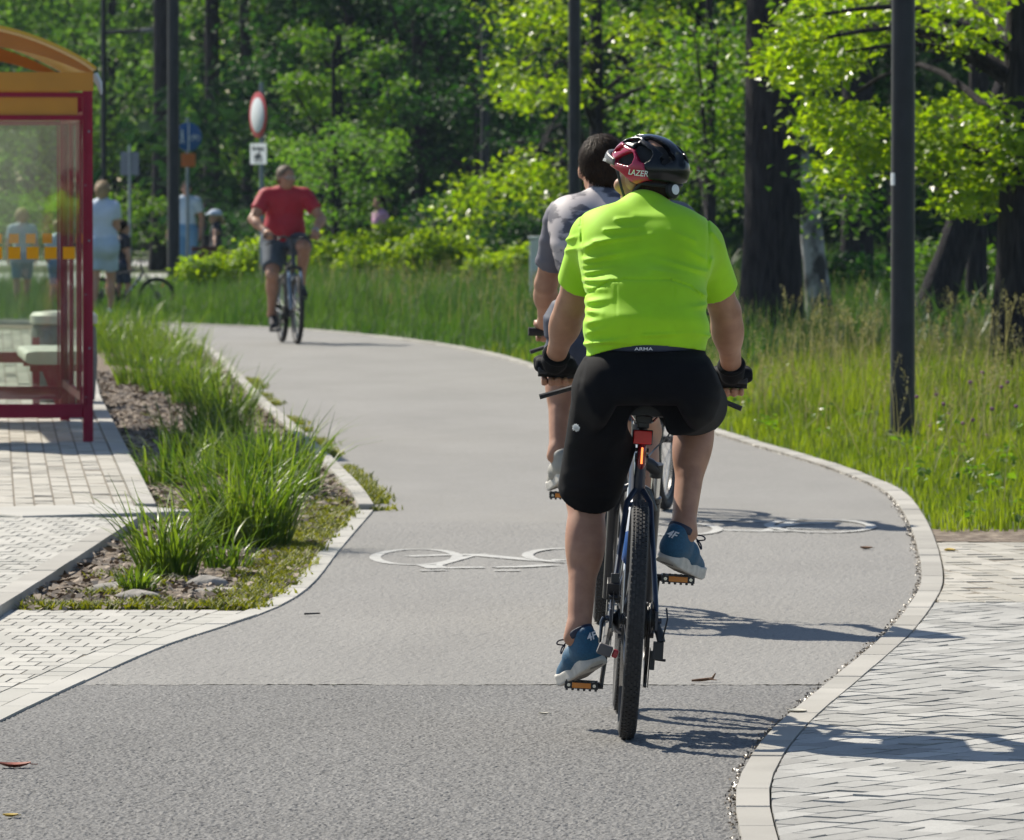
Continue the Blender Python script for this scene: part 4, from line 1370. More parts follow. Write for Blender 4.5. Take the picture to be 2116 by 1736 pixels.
# ---- bus shelter
M_maroon = mat('dark red painted steel', (0.25, 0.005, 0.030), 0.5, var=0.12, vscale=5, spec=0.25)
M_ora = mat('orange yellow shelter panel', (0.50, 0.215, 0.012), 0.5, var=0.10, vscale=3)
M_oradk = mat('orange brown arch rib', (0.42, 0.145, 0.012), 0.5, var=0.10, vscale=3)
M_glass = glassmat('shelter glass', (0.93, 0.96, 0.93), 0.05)
M_sq = leafmat('orange glass film', (0.92, 0.56, 0.014), (0.92, 0.56, 0.014), 0.5, 0.6, (1.1, 1.0, 0.8), spec=0.2)
pr = np.array(at(182, 928))
sh_ang = math.atan2(-(c1 - c0)[0], (c1 - c0)[1]) + R(1.5)
sh = empty('bus_shelter', tuple(pr), sh_ang); tag(sh, 'dark red bus shelter with an orange arched roof and glass walls', 'bus shelter')
SL, SW, PS = 3.9, 1.55, 0.062                       # length, width, post size
HT = 2.20
for i, (yy) in enumerate((0.0, SL)):
    for xx in (0.0, -SW):
        mb = MB(); mb.box((xx, yy, HT / 2), (PS, PS, HT)); mb.box((xx - 0.011 if xx == 0 else xx + 0.011, yy - 0.034, HT / 2 + 0.12), (0.006, 0.012, HT - 0.3))
        mb.build('post', M_maroon, sh, bevel=0.006)
    mb = MB(); mb.box((-SW / 2, yy, 0.235), (SW - PS, 0.05, 0.085)); mb.build('bottom_rail', M_maroon, sh, bevel=0.004)
    mb = MB(); mb.box((-SW / 2, yy, 2.035), (SW - PS, 0.045, 0.03)); mb.box((-SW / 2, yy, 2.175), (SW - PS, 0.046, 0.028)); mb.build('top_rail', M_maroon, sh)
    MB().box((-SW / 2, yy, 2.105), (SW - PS - 0.06, 0.012, 0.108)).build('header_panel', M_ora, sh)
    MB().box((-PS - 0.016 + 0.035, yy, 1.15), (0.012, 0.03, 1.74)).build('glazing_bar', M_maroon, sh)
    gl = MB().box((-SW / 2, yy, 1.15), (SW - PS - 0.03, 0.010, 1.74)).build('glass_pane', M_glass, sh)
    for k in range(13): MB().box((-0.115 - 0.1115 * k, yy - 0.0075, 1.205 + 0.06 * (yy > 1)), (0.074 - 0.010 * (yy > 1), 0.002, 0.074 - 0.010 * (yy > 1))).build('safety_square', M_sq, gl)
for k_, zz in enumerate((0.32, 0.62, 0.95, 1.28, 1.62, 1.95)):
    MB().lathe([(0.007, 0), (0.007, 0.003), (0.004, 0.005)], (-0.012 + 0.02 * (k_ % 2), -PS / 2, zz), (0, -1, 0), 10).build('bolt', M_zinc, sh)
# back wall panes, along the length, on the path side
for k in range(3):
    y0, y1 = 0.06 + k * (SL - 0.12) / 3, 0.06 + (k + 1) * (SL - 0.12) / 3
    MB().box((-0.0, (y0 + y1) / 2, 1.18), (0.010, y1 - y0 - 0.05, 1.70)).build('glass_pane', M_glass, sh)
    if k: MB().box((0, y0, HT / 2 + 0.1), (0.04, 0.045, HT - 0.2)).build('post', M_maroon, sh, bevel=0.004)
mb = MB(); mb.box((0, SL / 2, 0.30), (0.04, SL - PS, 0.05)); mb.build('bottom_rail', M_maroon, sh)
mb = MB(); mb.box((0, SL / 2, 2.05), (0.042, SL - PS, 0.05)); mb.build('top_rail', M_maroon, sh)


# arched gables: a flat bottom band and a rib with an opening between
def arch(t, hgt):            # t 0..1 across the width
    x = 0.03 - t * (SW + 0.06)
    return x, hgt * (1 - (2 * t - 1) ** 2) ** 0.62 if 0 < t < 1 else 0.0


for yy in (-0.02, SL + 0.02):
    N_ = 40
    out_ = [(0.035 - (SW + 0.07) * k / N_, yy, 2.315 + 0.27 * math.sin(math.pi * k / N_) ** 0.85) for k in range(N_ + 1)]
    mb = MB(); mb.box((-SW / 2, yy, 2.255), (SW + 0.07, 0.03, 0.115)); mb.build('gable_band', M_ora, sh)
    inn_ = [(p[0], p[1], max(2.3135, 2.3135 + (p[2] - 2.315) - 0.10 * (0.35 + 0.65 * math.sin(math.pi * k / N_)))) for k, p in enumerate(out_)]
    mb = MB()
    for k in range(N_):
        a, b, c, d = out_[k], out_[k + 1], inn_[k + 1], inn_[k]
        V = [np.array(q) + (0, s_ * 0.015, 0) for s_ in (-1, 1) for q in (a, b, c, d)]
        mb.add(V, [(0, 1, 2, 3), (7, 6, 5, 4), (0, 4, 5, 1), (2, 6, 7, 3), (1, 5, 6, 2), (3, 7, 4, 0)])
    mb.build('gable_arch', M_oradk, sh)
mb = MB()
N_ = 28
for k in range(N_):
    q = []
    for kk_ in (k, k + 1):
        t = kk_ / N_; q.append((0.05 - (SW + 0.10) * t, 2.326 + 0.275 * math.sin(math.pi * t) ** 0.85))
    (xa, za), (xb, zb) = q
    mb.add([(xa, -0.09, za), (xb, -0.09, zb), (xb, SL + 0.09, zb), (xa, SL + 0.09, za), (xa, -0.09, za + 0.02), (xb, -0.09, zb + 0.02), (xb, SL + 0.09, zb + 0.02), (xa, SL + 0.09, za + 0.02)],
           [(0, 1, 2, 3), (7, 6, 5, 4), (0, 4, 5, 1), (2, 6, 7, 3), (1, 5, 6, 2), (3, 7, 4, 0)])
mb.build('roof', mat('yellow roof sheet', (0.55, 0.33, 0.02), 0.45), sh)
MB().tube([(0.055, 0.35, 2.30), (0.085, 0.33, 2.25), (0.10, 0.33, 2.18)], [0.03, 0.022, 0.006], 8).build('gutter_spout', M_white, sh)

# ---- bench inside the shelter: pale slab seats on red legs
M_seat = mat('pale seat slab', (0.50, 0.49, 0.42), 0.55, var=0.08, vscale=6)
bx = empty('shelter_bench', tuple(far(100, 845, 49.6)[:2]) + (0.046,), sh_ang); tag(bx, 'long pale bench on dark red legs inside the bus shelter', 'bench')
seat_prof = [(0.185 * math.copysign(abs(math.cos(R(a))) ** 0.35, math.cos(R(a))), 0.405 + 0.045 * math.copysign(abs(math.sin(R(a))) ** 0.5, math.sin(R(a)))) for a in range(0, 360, 15)]
mb = MB(); mb.prism([(p[0], -0.9, p[1]) for p in seat_prof], (0, 1.9, 0)); mb.build('seat', M_seat, bx)
for yy in (-0.7, 0.75):
    mb = MB()
    mb.box((0, yy, 0.335), (0.30, 0.03, 0.05)); mb.prism([(-0.03, yy - 0.02, 0.31), (0.13, yy - 0.02, 0.31), (0.165, yy - 0.02, 0.02), (0.08, yy - 0.02, 0.02)], (0, 0.04, 0)); mb.box((0.02, yy, 0.012), (0.34, 0.05, 0.024))
    mb.build('leg', M_maroon, bx)
# low railing beside it
rl = empty('shelter_rail', tuple(far(60, 850, 50.8)[:2]) + (0.046,), sh_ang); tag(rl, 'low dark red railing with two bars beside the shelter bench', 'railing')
for z in (0.10, 0.36): MB().box((-0.55, 0, z), (1.25, 0.04, 0.075)).build('bar', M_maroon, rl, bevel=0.006)
for x in (0.05, -1.15): MB().box((x, 0, 0.25), (0.05, 0.05, 0.5)).build('post', M_maroon, rl)
# ---- concrete litter bin behind it
M_conc = mat('exposed aggregate concrete', (0.17, 0.165, 0.16), 0.9, var=0.45, vscale=70, bump=0.004, bscale=90)
lb = empty('litter_bin', tuple(far(132, 843, 52.2)[:2]) + (0.046,)); tag(lb, 'round concrete litter bin with a pale lid behind the shelter bench', 'litter bin')
MB().lathe([(0.20, 0.0), (0.225, 0.02), (0.245, 0.30), (0.235, 0.54), (0.215, 0.56)], (0, 0, 0), n=36).build('body', M_conc, lb)
MB().lathe([(0.20, 0.56), (0.245, 0.575), (0.245, 0.63), (0.22, 0.655), (0.10, 0.665)], (0, 0, 0), n=36).build('lid', M_seat, lb)
# ---- small brown bench in the greenery
bn = empty('park_bench', ((435 - 1058) / F_PX * 108, 108, 0), R(15)); tag(bn, 'small reddish brown bench between the shrubs', 'bench')
M_wood = mat('red brown wood', (0.10, 0.030, 0.022), 0.6, var=0.2, vscale=10)
for k in range(3): MB().box((0, -0.12 + 0.12 * k, 0.44), (0.5, 0.10, 0.03)).build('seat_slat', M_wood, bn)
for k in range(2): MB().box((0, 0.2, 0.56 + 0.1 * k), (0.5, 0.025, 0.085)).build('backrest_slat', M_wood, bn)
for x in (-0.2, 0.2):
    MB().box((x, 0.0, 0.21), (0.04, 0.34, 0.42)).build('leg', M_black, bn)

# ================================================================ litter on the ground
M_leafd = mat('dry brown leaf', (0.16, 0.075, 0.03), 0.8, var=0.3, vscale=30)
M_leafy = mat('yellow fallen leaf', (0.55, 0.38, 0.05), 0.7, var=0.2, vscale=30)
M_leafw = mat('whitish husk', (0.60, 0.57, 0.48), 0.7, var=0.1, vscale=30)
M_leafr = mat('reddish curled leaf', (0.28, 0.07, 0.04), 0.7, var=0.3, vscale=40)


def litter(name, label, u, v, L, Wd, material, rz, cat='fallen leaf', z=0.007, curl=0.22):
    V = []; n = 7
    for i in range(n):
        t = i / (n - 1); w = Wd * 0.5 * math.sin(math.pi * min(0.96, t * 0.93 + 0.04)) ** 0.7
        x = L * (t - 0.5); zz = curl * L * (2 * t - 1) ** 2 * 0.6
        V += [(x, -w, zz + w * 0.35), (x, 0, zz), (x, w, zz + w * 0.45)]
    F = []
    for i in range(n - 1):
        for k in (0, 1): F.append((3 * i + k, 3 * i + k + 1, 3 * i + k + 4, 3 * i + k + 3))
    mb = MB(); mb.add(V, F); mb.add([np.array(p) + (0, 0, 0.0012) for p in V], [f[::-1] for f in F])
    mb.tube([(L * 0.48, 0, curl * L * 0.5), (L * 0.72, 0.01, curl * L * 0.4)], 0.0012, 5)
    o = mb.build(name, material); o.location = at(u, v, z); o.rotation_euler = (0, 0, rz)
    return tag(o, label, cat)


litter('fallen_leaf', 'red and cream curled leaf on the asphalt at the left picture edge', 30, 1586, 0.09, 0.05, M_leafr, 0.1)
litter('fallen_leaf', 'small yellow leaf on the asphalt in the lower left corner', 22, 1688, 0.040, 0.03, M_leafy, 0.3)
litter('fallen_leaf', 'white husk lying against the right kerb', 1648, 1475, 0.055, 0.06, M_leafw, 0.15, z=0.016)
litter('fallen_leaf', 'small white petal near the middle of the asphalt seam', 690, 1417, 0.022, 0.022, M_leafw, 0.5)
litter('fallen_leaf', 'pale narrow leaf left of the rear wheel', 1124, 1476, 0.032, 0.02, M_leafw, 0.0)
litter('fallen_leaf', 'yellowish leaf on the soil above the ribbed paving', 3800 / 1.9357, 1140, 0.05, 0.06, M_leafy, 0.0, z=0.02)
litter('fallen_leaf', 'brown leaf on the far asphalt near the kerb bend', 1790, 1135, 0.055, 0.05, M_leafd, 0.1)
mb = MB(); mb.tube([(-0.06, 0, 0.012), (-0.01, 0, 0.016), (0.04, 0.02, 0.022), (0.055, 0.03, 0.05)], [0.006, 0.009, 0.008, 0.003], 7); mb.tube([(0.02, 0.01, 0.02), (0.06, -0.02, 0.016)], [0.006, 0.002], 6)
o = mb.build('twig', M_leafd); o.scale = (0.68, 0.68, 0.6); o.location = at(1455, 1411, 0.004); tag(o, 'broken brown twig lying on the seam right of the rear wheel', 'twig')
mb = MB(); mb.tube([(-0.03, 0, 0.008), (0.03, 0.005, 0.010)], [0.004, 0.003], 6)
o = mb.build('twig', M_black); o.location = at(645, 1273, 0.006); tag(o, 'short black twig on the asphalt beside the bed corner', 'twig')
# a tuft of seed fluff drifting past the rider
fl = rng.normal(size=(150, 3)); fl /= np.linalg.norm(fl, axis=1)[:, None]
mb = MB()
for d in fl: mb.tube([(0, 0, 0), d * 0.004 * random.uniform(0.6, 1.6) + d * 0.004, d * (0.008 + 0.005 * random.random())], [0.0012, 0.001, 0.0005], 4, caps=False)
o = mb.build('seed_fluff', mat('white seed fluff', (0.8, 0.8, 0.78), 0.9)); o.location = far(1190, 884, 20.75); tag(o, 'white tuft of seed fluff drifting in front of the black shorts', 'seed fluff')
# ================================================================ bicycles
M_tyre = mat('tyre rubber', (0.022, 0.021, 0.022), 0.75, var=0.35, vscale=60, bump=0.0015, bscale=240)
M_tyretread = mat('dusty tread rubber', (0.034, 0.032, 0.031), 0.85, var=0.35, vscale=40)
M_rim = mat('black rim', (0.02, 0.02, 0.022), 0.35, metal=0.6)
M_alloy = mat('bright alloy', (0.62, 0.62, 0.60), 0.22, metal=1.0)
M_steel = mat('dark steel', (0.10, 0.10, 0.105), 0.32, metal=1.0)
M_spoke = mat('spoke steel', (0.45, 0.45, 0.46), 0.3, metal=1.0)
M_frame_b = mat('dark blue frame paint', (0.012, 0.020, 0.042), 0.35, coat=0.3)
M_frame_k = mat('black frame paint', (0.012, 0.013, 0.017), 0.35, coat=0.4)
M_frame_g = mat('grey blue frame paint', (0.10, 0.15, 0.22), 0.35, coat=0.4)
M_decal = mat('white frame stripe', (0.55, 0.60, 0.66), 0.4)
M_red_p = mat('red frame paint', (0.40, 0.008, 0.02), 0.3, coat=0.4)
M_plastic = mat('black plastic', (0.014, 0.014, 0.016), 0.42)
M_saddle = mat('black saddle vinyl', (0.011, 0.011, 0.012), 0.5, spec=0.35)
M_refl = mat('red reflector', (0.62, 0.012, 0.015), 0.25, bump=0.002, bscale=500, coat=0.6)
M_light = mat('red tail light', (0.16, 0.004, 0.008), 0.2, coat=0.6)
M_lit = mat('lit tail light strip', (0.9, 0.15, 0.03), 0.3, emit=((1.0, 0.22, 0.05), 1.6))
M_amber = mat('amber reflector', (0.75, 0.24, 0.012), 0.28, bump=0.001, bscale=500, coat=0.5)
M_grip = mat('black rubber grip', (0.016, 0.016, 0.017), 0.8)
M_bottle_w = mat('white bottle', (0.50, 0.56, 0.66), 0.35)
M_bottle_b = mat('blue bottle', (0.012, 0.09, 0.34), 0.3)
M_chain = mat('oily chain', (0.035, 0.033, 0.032), 0.4, metal=0.8)
M_kick = mat('grey stand foot', (0.10, 0.09, 0.09), 0.6)


def wheel(root, y, front, Rr, seed):
    w = MB()
    hubw = 0.05
    for sx in (-1, 1):
        for k in range(16):
            a = 2 * math.pi * (k + 0.5 * (sx > 0)) / 16; b = a + 0.55 * (1 if k % 2 else -1)
            w.tube([(sx * hubw * 0.6, 0.028 * math.cos(b), 0.028 * math.sin(b)), (sx * 0.004, (Rr - 0.062) * math.cos(a), (Rr - 0.062) * math.sin(a))], 0.0014, 4, caps=False)
    wo = w.build('wheel', M_spoke, root); wo.location = (0, y, Rr)
    ty = MB().ring((0, 0, 0), (1, 0, 0), Rr - 0.027, 0.0265, 96, 14).build('tyre', M_tyre, wo)
    mb = MB()
    for k in range(110):                              # tread blocks
        a = 2 * math.pi * k / 110
        for j, x in enumerate((-0.018, -0.0095, 0.0, 0.0095, 0.018)):
            aa = a + (0.03 if j % 2 else 0)
            rr = Rr - 0.027 + math.sqrt(max(0, 0.0265 ** 2 - x * x)) + 0.0008
            rot = rotm((1, 0, 0), aa)
            mb.box((x, rr * math.cos(aa), rr * math.sin(aa)), (0.0062, 0.0042, 0.0125), rot)
    mb.build('tread', M_tyretread, wo, smooth=False)
    MB().ring((0, 0, 0), (1, 0, 0), Rr - 0.057, 0.012, 80, 8, sq=1.0).build('rim', M_rim, wo)
    MB().lathe([(0.012, -0.06), (0.03, -0.045), (0.03, -0.04), (0.017, -0.035), (0.017, 0.035), (0.03, 0.04), (0.03, 0.045), (0.012, 0.06)], (0, 0, 0), (1, 0, 0), 18).build('hub', M_plastic, wo)
    MB().lathe([(0.030, -0.0009), (0.08, -0.0009), (0.08, 0.0009), (0.030, 0.0009)], (-0.062, 0, 0), (1, 0, 0), 36).build('brake_disc', M_steel, wo)
    m2 = MB(); m2.box((-0.013, (Rr - 0.12) * 0.5, (Rr - 0.12) * 0.86), (0.004, 0.04, 0.075), rotm((1, 0, 0), R(-30))); m2.build('spoke_reflector', M_amber, wo)
    return wo


def bicycle(label, frame_mat, fork_mat=None, loc=(0, 0, 0), rz=0.0, roll=0.0, group=None, crank=R(16), left_down=True, WB=1.08, sh=0.984, bar=(0.79, 1.03), bar_w=0.312, rear_light=True, bottle=True, accent=None, stand=True, s=1.0, susp=True, mud=False):
    root = empty('bicycle', loc, rz, roll)
    root.scale = (s, s, s)
    tag(root, label, 'bicycle', group)
    Rr = 0.35
    fork_mat = fork_mat or M_frame_k
    BB = np.array((0, 0.44, 0.288)); SC_ = np.array((0, 0.29, 0.755)); HT_ = np.array((0, 0.79, 0.90)); HB = np.array((0, 0.835, 0.775)); RA = np.array((0, 0, Rr)); FA = np.array((0, WB, Rr))
    fr = MB()
    fr.tube([BB, SC_ + (0, -0.018, 0.055)], 0.017, 14); fr.tube([BB, HB + (0, -0.012, 0.01)], [0.026, 0.024], 16); fr.tube([SC_, HT_ + (0, 0.008, -0.03)], [0.018, 0.02], 14)
    fr.tube([HB, HT_], 0.024, 16)
    fr.tube([BB + (-0.036, 0, 0), BB + (0.036, 0, 0)], 0.025, 16)
    for sx in (-1, 1):
        fr.tube([SC_ + (sx * 0.012, 0, -0.04), (sx * 0.035, 0.24, 0.68), (sx * 0.064, 0.03, Rr + 0.04), (sx * 0.066, 0.0, Rr)], [0.009, 0.0085, 0.008, 0.008], 10)
        fr.tube([BB + (sx * 0.02, -0.02, 0), (sx * 0.045, 0.30, 0.30), (sx * 0.066, 0.04, Rr - 0.006)], [0.011, 0.010, 0.009], 10)
        fr.box((sx * 0.067, 0.0, Rr), (0.008, 0.05, 0.055))
        fr.tube([(sx * 0.055, 0, Rr), (sx * 0.082, 0, Rr)], 0.009, 10)
    fr.tube([(-0.034, 0.24, 0.675), (0.034, 0.24, 0.675)], 0.008, 8)
    fo = fr.build('frame', frame_mat, root)
    if accent:
        MB().tube([SC_ + (-0.002, 0.005, -0.03), SC_ + (-0.002, -0.012, 0.04)], 0.0178, 14).build('seat_tube_band', accent, fo)
    m = MB()
    for t in (0.35, 0.55, 0.75):
        p = BB + (HB - BB) * t; m.tube([p + (-0.001, 0.0, 0.0), p + (0, 0.03, 0.046)], 0.0262, 16)
    m.build('frame_stripe', M_decal, fo)
    MB().tube([(-0.086, -0.004, Rr), (-0.092, -0.01, Rr - 0.01), (-0.094, -0.012, Rr - 0.075)], [0.007, 0.006, 0.004], 8).build('quick_release', M_steel, fo)
    # fork
    fk = MB()
    if susp:
        for sx in (-1, 1):
            fk.tube([(sx * 0.061, 0.925, 0.655), (sx * 0.061, WB - 0.02, Rr)], [0.0190, 0.0165], 16)
            fk.tube([(sx * 0.061, 0.923, 0.657), (sx * 0.061, 0.918, 0.672)], 0.0215, 16)
        fk.tube([(-0.061, 0.905, 0.63), (-0.04, 0.89, 0.69), (0, 0.885, 0.712), (0.04, 0.89, 0.69), (0.061, 0.905, 0.63)], 0.012, 10)
        fko = fk.build('fork', fork_mat, root)
        st = MB()
        for sx in (-1, 1): st.tube([(sx * 0.061, 0.92, 0.66), (sx * 0.061, 0.88, 0.76)], 0.0145, 14)
        st.build('stanchions', M_alloy, fko)
        cr = MB(); cr.tube([(-0.066, 0.882, 0.750), (-0.04, 0.87, 0.772), (0, 0.855, 0.785), (0.04, 0.87, 0.772), (0.066, 0.882, 0.750)], [0.019, 0.020, 0.022, 0.020, 0.019], 12)
        for sx in (-1, 1): cr.tube([(sx * 0.061, 0.888, 0.735), (sx * 0.061, 0.878, 0.775)], 0.0205, 14)
        cr.build('fork_crown', M_plastic, fko)
    else:
        for sx in (-1, 1): fk.tube([(sx * 0.045, 0.87, 0.745), (sx * 0.05, 0.95, 0.58), (sx * 0.053, WB - 0.005, Rr)], [0.016, 0.014, 0.010], 12)
        fk.tube([(-0.05, 0.868, 0.75), (0.05, 0.868, 0.75)], 0.018, 10)
        fko = fk.build('fork', fork_mat, root)
    wheel(root, 0, False, Rr, 1); wheel(root, WB, True, Rr, 2)
    if mud:
        mbm = MB()
        for yc, a0, a1 in ((0, 20, 190), (WB, 40, 175)):
            pts = [(0, yc + (Rr + 0.022) * math.cos(R(a)), Rr + (Rr + 0.022) * math.sin(R(a))) for a in range(a0, a1, 8)]
            mbm.tube(pts, 0.03, 10, flat=(np.array((0, 0, 1.)), 1.0))
        mbm.build('mudguards', M_frame_k, root)
    # saddle and seat post
    SP = np.array((0, 0.232, sh - 0.06))
    sp = MB(); sp.tube([SC_ + (0, -0.018, 0.05), SP], 0.0135, 14); sp.build('seat_post', M_plastic, root)
    MB().tube([SC_ + (0, -0.017, 0.045), SC_ + (0, -0.020, 0.072)], 0.0195, 14).build('seat_clamp', M_steel, root)
    rings = []
    for t in np.linspace(0, 1, 12):
        y = 0.115 + 0.265 * t
        hw = 0.078 * (1 - t) ** 0.75 + 0.019 if t > 0.12 else 0.079 + 0.012 * t
        hw *= min(1.0, 0.55 + t * 6)
        top = sh - 0.004 * math.sin(t * 3.1) + 0.006 * (1 - t)
        ring_ = []
        for k in range(16):
            a = 2 * math.pi * k / 16
            cx, cz = math.cos(a), math.sin(a)
            zz = (0.018 if cz > 0 else 0.026 + 0.012 * abs(cx)) * math.copysign(abs(cz) ** 0.8, cz)
            if cz > 0: zz -= 0.008 * math.exp(-(cx / 0.25) ** 2)
            if cz < 0: zz -= 0.014 * abs(cx) ** 3 * (1 - t)
            ring_.append((hw * math.copysign(abs(cx) ** 0.85, cx), y, top - 0.018 + zz))
        rings.append(ring_)
    sa = MB(); sa.loft(rings)
    sad = sa.build('saddle', M_saddle, root)
    rl_ = MB()
    for sx in (-1, 1): rl_.tube([(sx * 0.045, 0.13, sh - 0.035), (sx * 0.030, 0.16, sh - 0.055), (sx * 0.022, 0.20, sh - 0.062), (sx * 0.022, 0.27, sh - 0.062), (sx * 0.008, 0.36, sh - 0.03)], 0.0036, 8)
    rl_.build('saddle_rails', M_alloy, sad)
    m = MB(); m.box((0, 0.232, sh - 0.056), (0.05, 0.045, 0.022)); m.box((0, 0.232, sh - 0.072), (0.034, 0.036, 0.02)); m.build('saddle_clamp', M_plastic, sad, bevel=0.003)
    # bar and stem
    by, bz = bar
    sm = MB(); sm.tube([HT_, HT_ + (0, -0.012, 0.035)], 0.02, 14); sm.tube([HT_ + (0, -0.012, 0.035), (0, by, bz)], [0.018, 0.017], 12); sm.build('stem', M_plastic, root)
    hb = MB(); hb.tube([(-bar_w, by - 0.025, bz + 0.008), (-0.10, by, bz + 0.003), (0, by + 0.004, bz), (0.10, by, bz + 0.003), (bar_w, by - 0.025, bz + 0.008)], 0.0125, 12)
    hbo = hb.build('handlebar', M_plastic, root)
    for sx in (-1, 1):
        MB().tube([(sx * (bar_w - 0.13), by - 0.015, bz + 0.0065), (sx * (bar_w + 0.004), by - 0.025, bz + 0.008)], 0.0165, 14).build('grip', M_grip, hbo)
        MB().tube([(sx * (bar_w - 0.16), by + 0.01, bz - 0.004), (sx * (bar_w - 0.14), by + 0.055, bz - 0.025), (sx * (bar_w - 0.07), by + 0.07, bz - 0.05), (sx * (bar_w - 0.005), by + 0.062, bz - 0.072)], [0.011, 0.009, 0.008, 0.0085], 8).build('brake_lever', M_plastic, hbo)
    cb_ = MB()
    for sx in (-1, 1):
        cb_.tube(spline([(sx * (bar_w - 0.17), by + 0.02, bz - 0.005), (sx * 0.09, by + 0.11, bz + 0.02), (sx * -0.02, by + 0.12, bz - 0.12), (sx * 0.02, 0.82, 0.80)], 6), 0.0028, 6)
    cb_.tube(spline([(0.06, by + 0.03, bz), (0.10, by + 0.10, bz - 0.14), (0.05, by + 0.06, bz - 0.21), (0.03, 0.74, 0.80)], 6), 0.0028, 6)
    cb_.build('cables', M_plastic, root)
    # cranks, pedals, drivetrain
    c_ = math.cos(crank) * 0.17; s_ = math.sin(crank) * 0.17
    for sx in (-1, 1):
        dn = (sx < 0) == left_down
        pe = BB + (sx * 0.072, (-s_ if dn else s_), (-c_ if dn else c_))
        ck = MB(); ck.tube([BB + (sx * 0.062, 0, 0), pe + (sx * 0.004, 0, 0)], [0.016, 0.0125], 10, flat=(np.array((1., 0, 0)), 0.55)); ck.tube([BB + (sx * 0.05, 0, 0), BB + (sx * 0.072, 0, 0)], 0.017, 12)
        cko = ck.build('crank', M_plastic, root)
        pd = MB(); cx = sx * 0.135
        pd.box((cx, pe[1] - 0.043, pe[2]), (0.098, 0.008, 0.021)); pd.box((cx, pe[1] + 0.043, pe[2]), (0.098, 0.008, 0.021))
        pd.box((cx - sx * 0.046, pe[1], pe[2]), (0.007, 0.09, 0.021)); pd.box((cx + sx * 0.046, pe[1], pe[2]), (0.007, 0.09, 0.021)); pd.tube([(sx * 0.07, pe[1], pe[2]), (sx * 0.185, pe[1], pe[2])], 0.011, 10)
        for k in range(6):
            for zz in (-1, 1): pd.box((cx - 0.043 + 0.0172 * k, pe[1] - 0.042, pe[2] + zz * 0.0125), (0.0075, 0.009, 0.007))
        pdo = pd.build('pedal', M_plastic, root)
        q = MB(); q.box((cx, pe[1] - 0.0485, pe[2]), (0.056, 0.004, 0.0155)); q.build('pedal_reflector', M_amber, pdo, bevel=0.001)
        q = MB()
        for d_ in (-0.038, 0.038): q.tube([(cx + d_, pe[1] - 0.0465, pe[2]), (cx + d_, pe[1] - 0.049, pe[2])], 0.005, 10)
        q.build('pedal_screws', M_alloy, pdo)
    cg = MB(); cg.lathe([(0.06, -0.0015), (0.085, -0.0015), (0.085, 0.0015), (0.06, 0.0015)], BB + (0.05, 0, 0), (1, 0, 0), 40); cg.lathe([(0.02, -0.002), (0.065, -0.002), (0.065, 0.002), (0.02, 0.002)], BB + (0.052, 0, 0), (1, 0, 0), 30)
    cg.build('chainring', M_chain, root)
    cs = MB()
    for k in range(8): cs.lathe([(0.02, -0.001), (0.024 + 0.0042 * (7 - k) + 0.006, -0.001), (0.03 + 0.0042 * (7 - k), 0.001), (0.02, 0.001)], (0.030 + 0.0042 * k, 0, Rr), (1, 0, 0), 30)
    cs.build('cassette', M_chain, root)
    de = MB()
    de.tube([(0.066, 0.0, Rr - 0.01), (0.078, -0.012, Rr - 0.035), (0.085, -0.02, Rr - 0.06)], [0.012, 0.013, 0.012], 10); de.box((0.077, -0.02, Rr - 0.085), (0.03, 0.045, 0.05)); de.tube([(0.088, -0.03, Rr - 0.05), (0.098, -0.045, Rr + 0.01), (0.094, -0.03, Rr + 0.04)], 0.0028, 6)
    de.box((0.062, -0.012, Rr - 0.115), (0.014, 0.03, 0.055)); de.tube([(0.07, -0.03, Rr - 0.11), (0.1, -0.035, Rr - 0.112)], 0.004, 8)
    for x in (0.040, 0.053): de.prism([(x, -0.03, Rr - 0.08), (x, 0.02, Rr - 0.08), (x, 0.075, Rr - 0.185), (x, 0.045, Rr - 0.20)], (0.0022, 0, 0))
    de.lathe([(0.01, -0.004), (0.022, -0.002), (0.022, 0.002), (0.01, 0.004)], (0.047, 0.0, Rr - 0.095), (1, 0, 0), 16); de.lathe([(0.01, -0.004), (0.022, -0.002), (0.022, 0.002), (0.01, 0.004)], (0.047, 0.05, Rr - 0.175), (1, 0, 0), 16)
    de.build('derailleur', M_plastic, root)
    ch = MB()
    ch.tube([(0.047, 0.0, Rr + 0.055), BB + (0.05, 0.0, 0.083)], 0.0045, 6); ch.tube([(0.047, 0.055, Rr - 0.197), BB + (0.05, -0.02, -0.083)], 0.0045, 6)
    ch.ring(BB + (0.05, 0, 0), (1, 0, 0), 0.085, 0.0045, 40, 6); ch.ring((0.047, 0, Rr), (1, 0, 0), 0.048, 0.0045, 30, 6); ch.tube([(0.047, -0.03, Rr - 0.03), (0.047, -0.022, Rr - 0.1), (0.047, 0.04, Rr - 0.16)], 0.0045, 6)
    ch.build('chain', M_chain, root)
    ca = MB(); ca.box((-0.064, 0.028, Rr + 0.085), (0.036, 0.05, 0.05), rotm((1, 0, 0), R(20))); ca.box((-0.060, 0.022, Rr + 0.115), (0.024, 0.03, 0.03)); ca.tube([(-0.066, 0.03, Rr + 0.11), (-0.05, 0.10, Rr + 0.13), (-0.03, 0.22, 0.66)], 0.003, 6)
    ca.tube([(-0.05, 0.0, Rr + 0.06), (-0.075, 0.0, Rr + 0.062)], 0.008, 8)
    ca.build('brake_caliper', M_plastic, root, bevel=0.003)
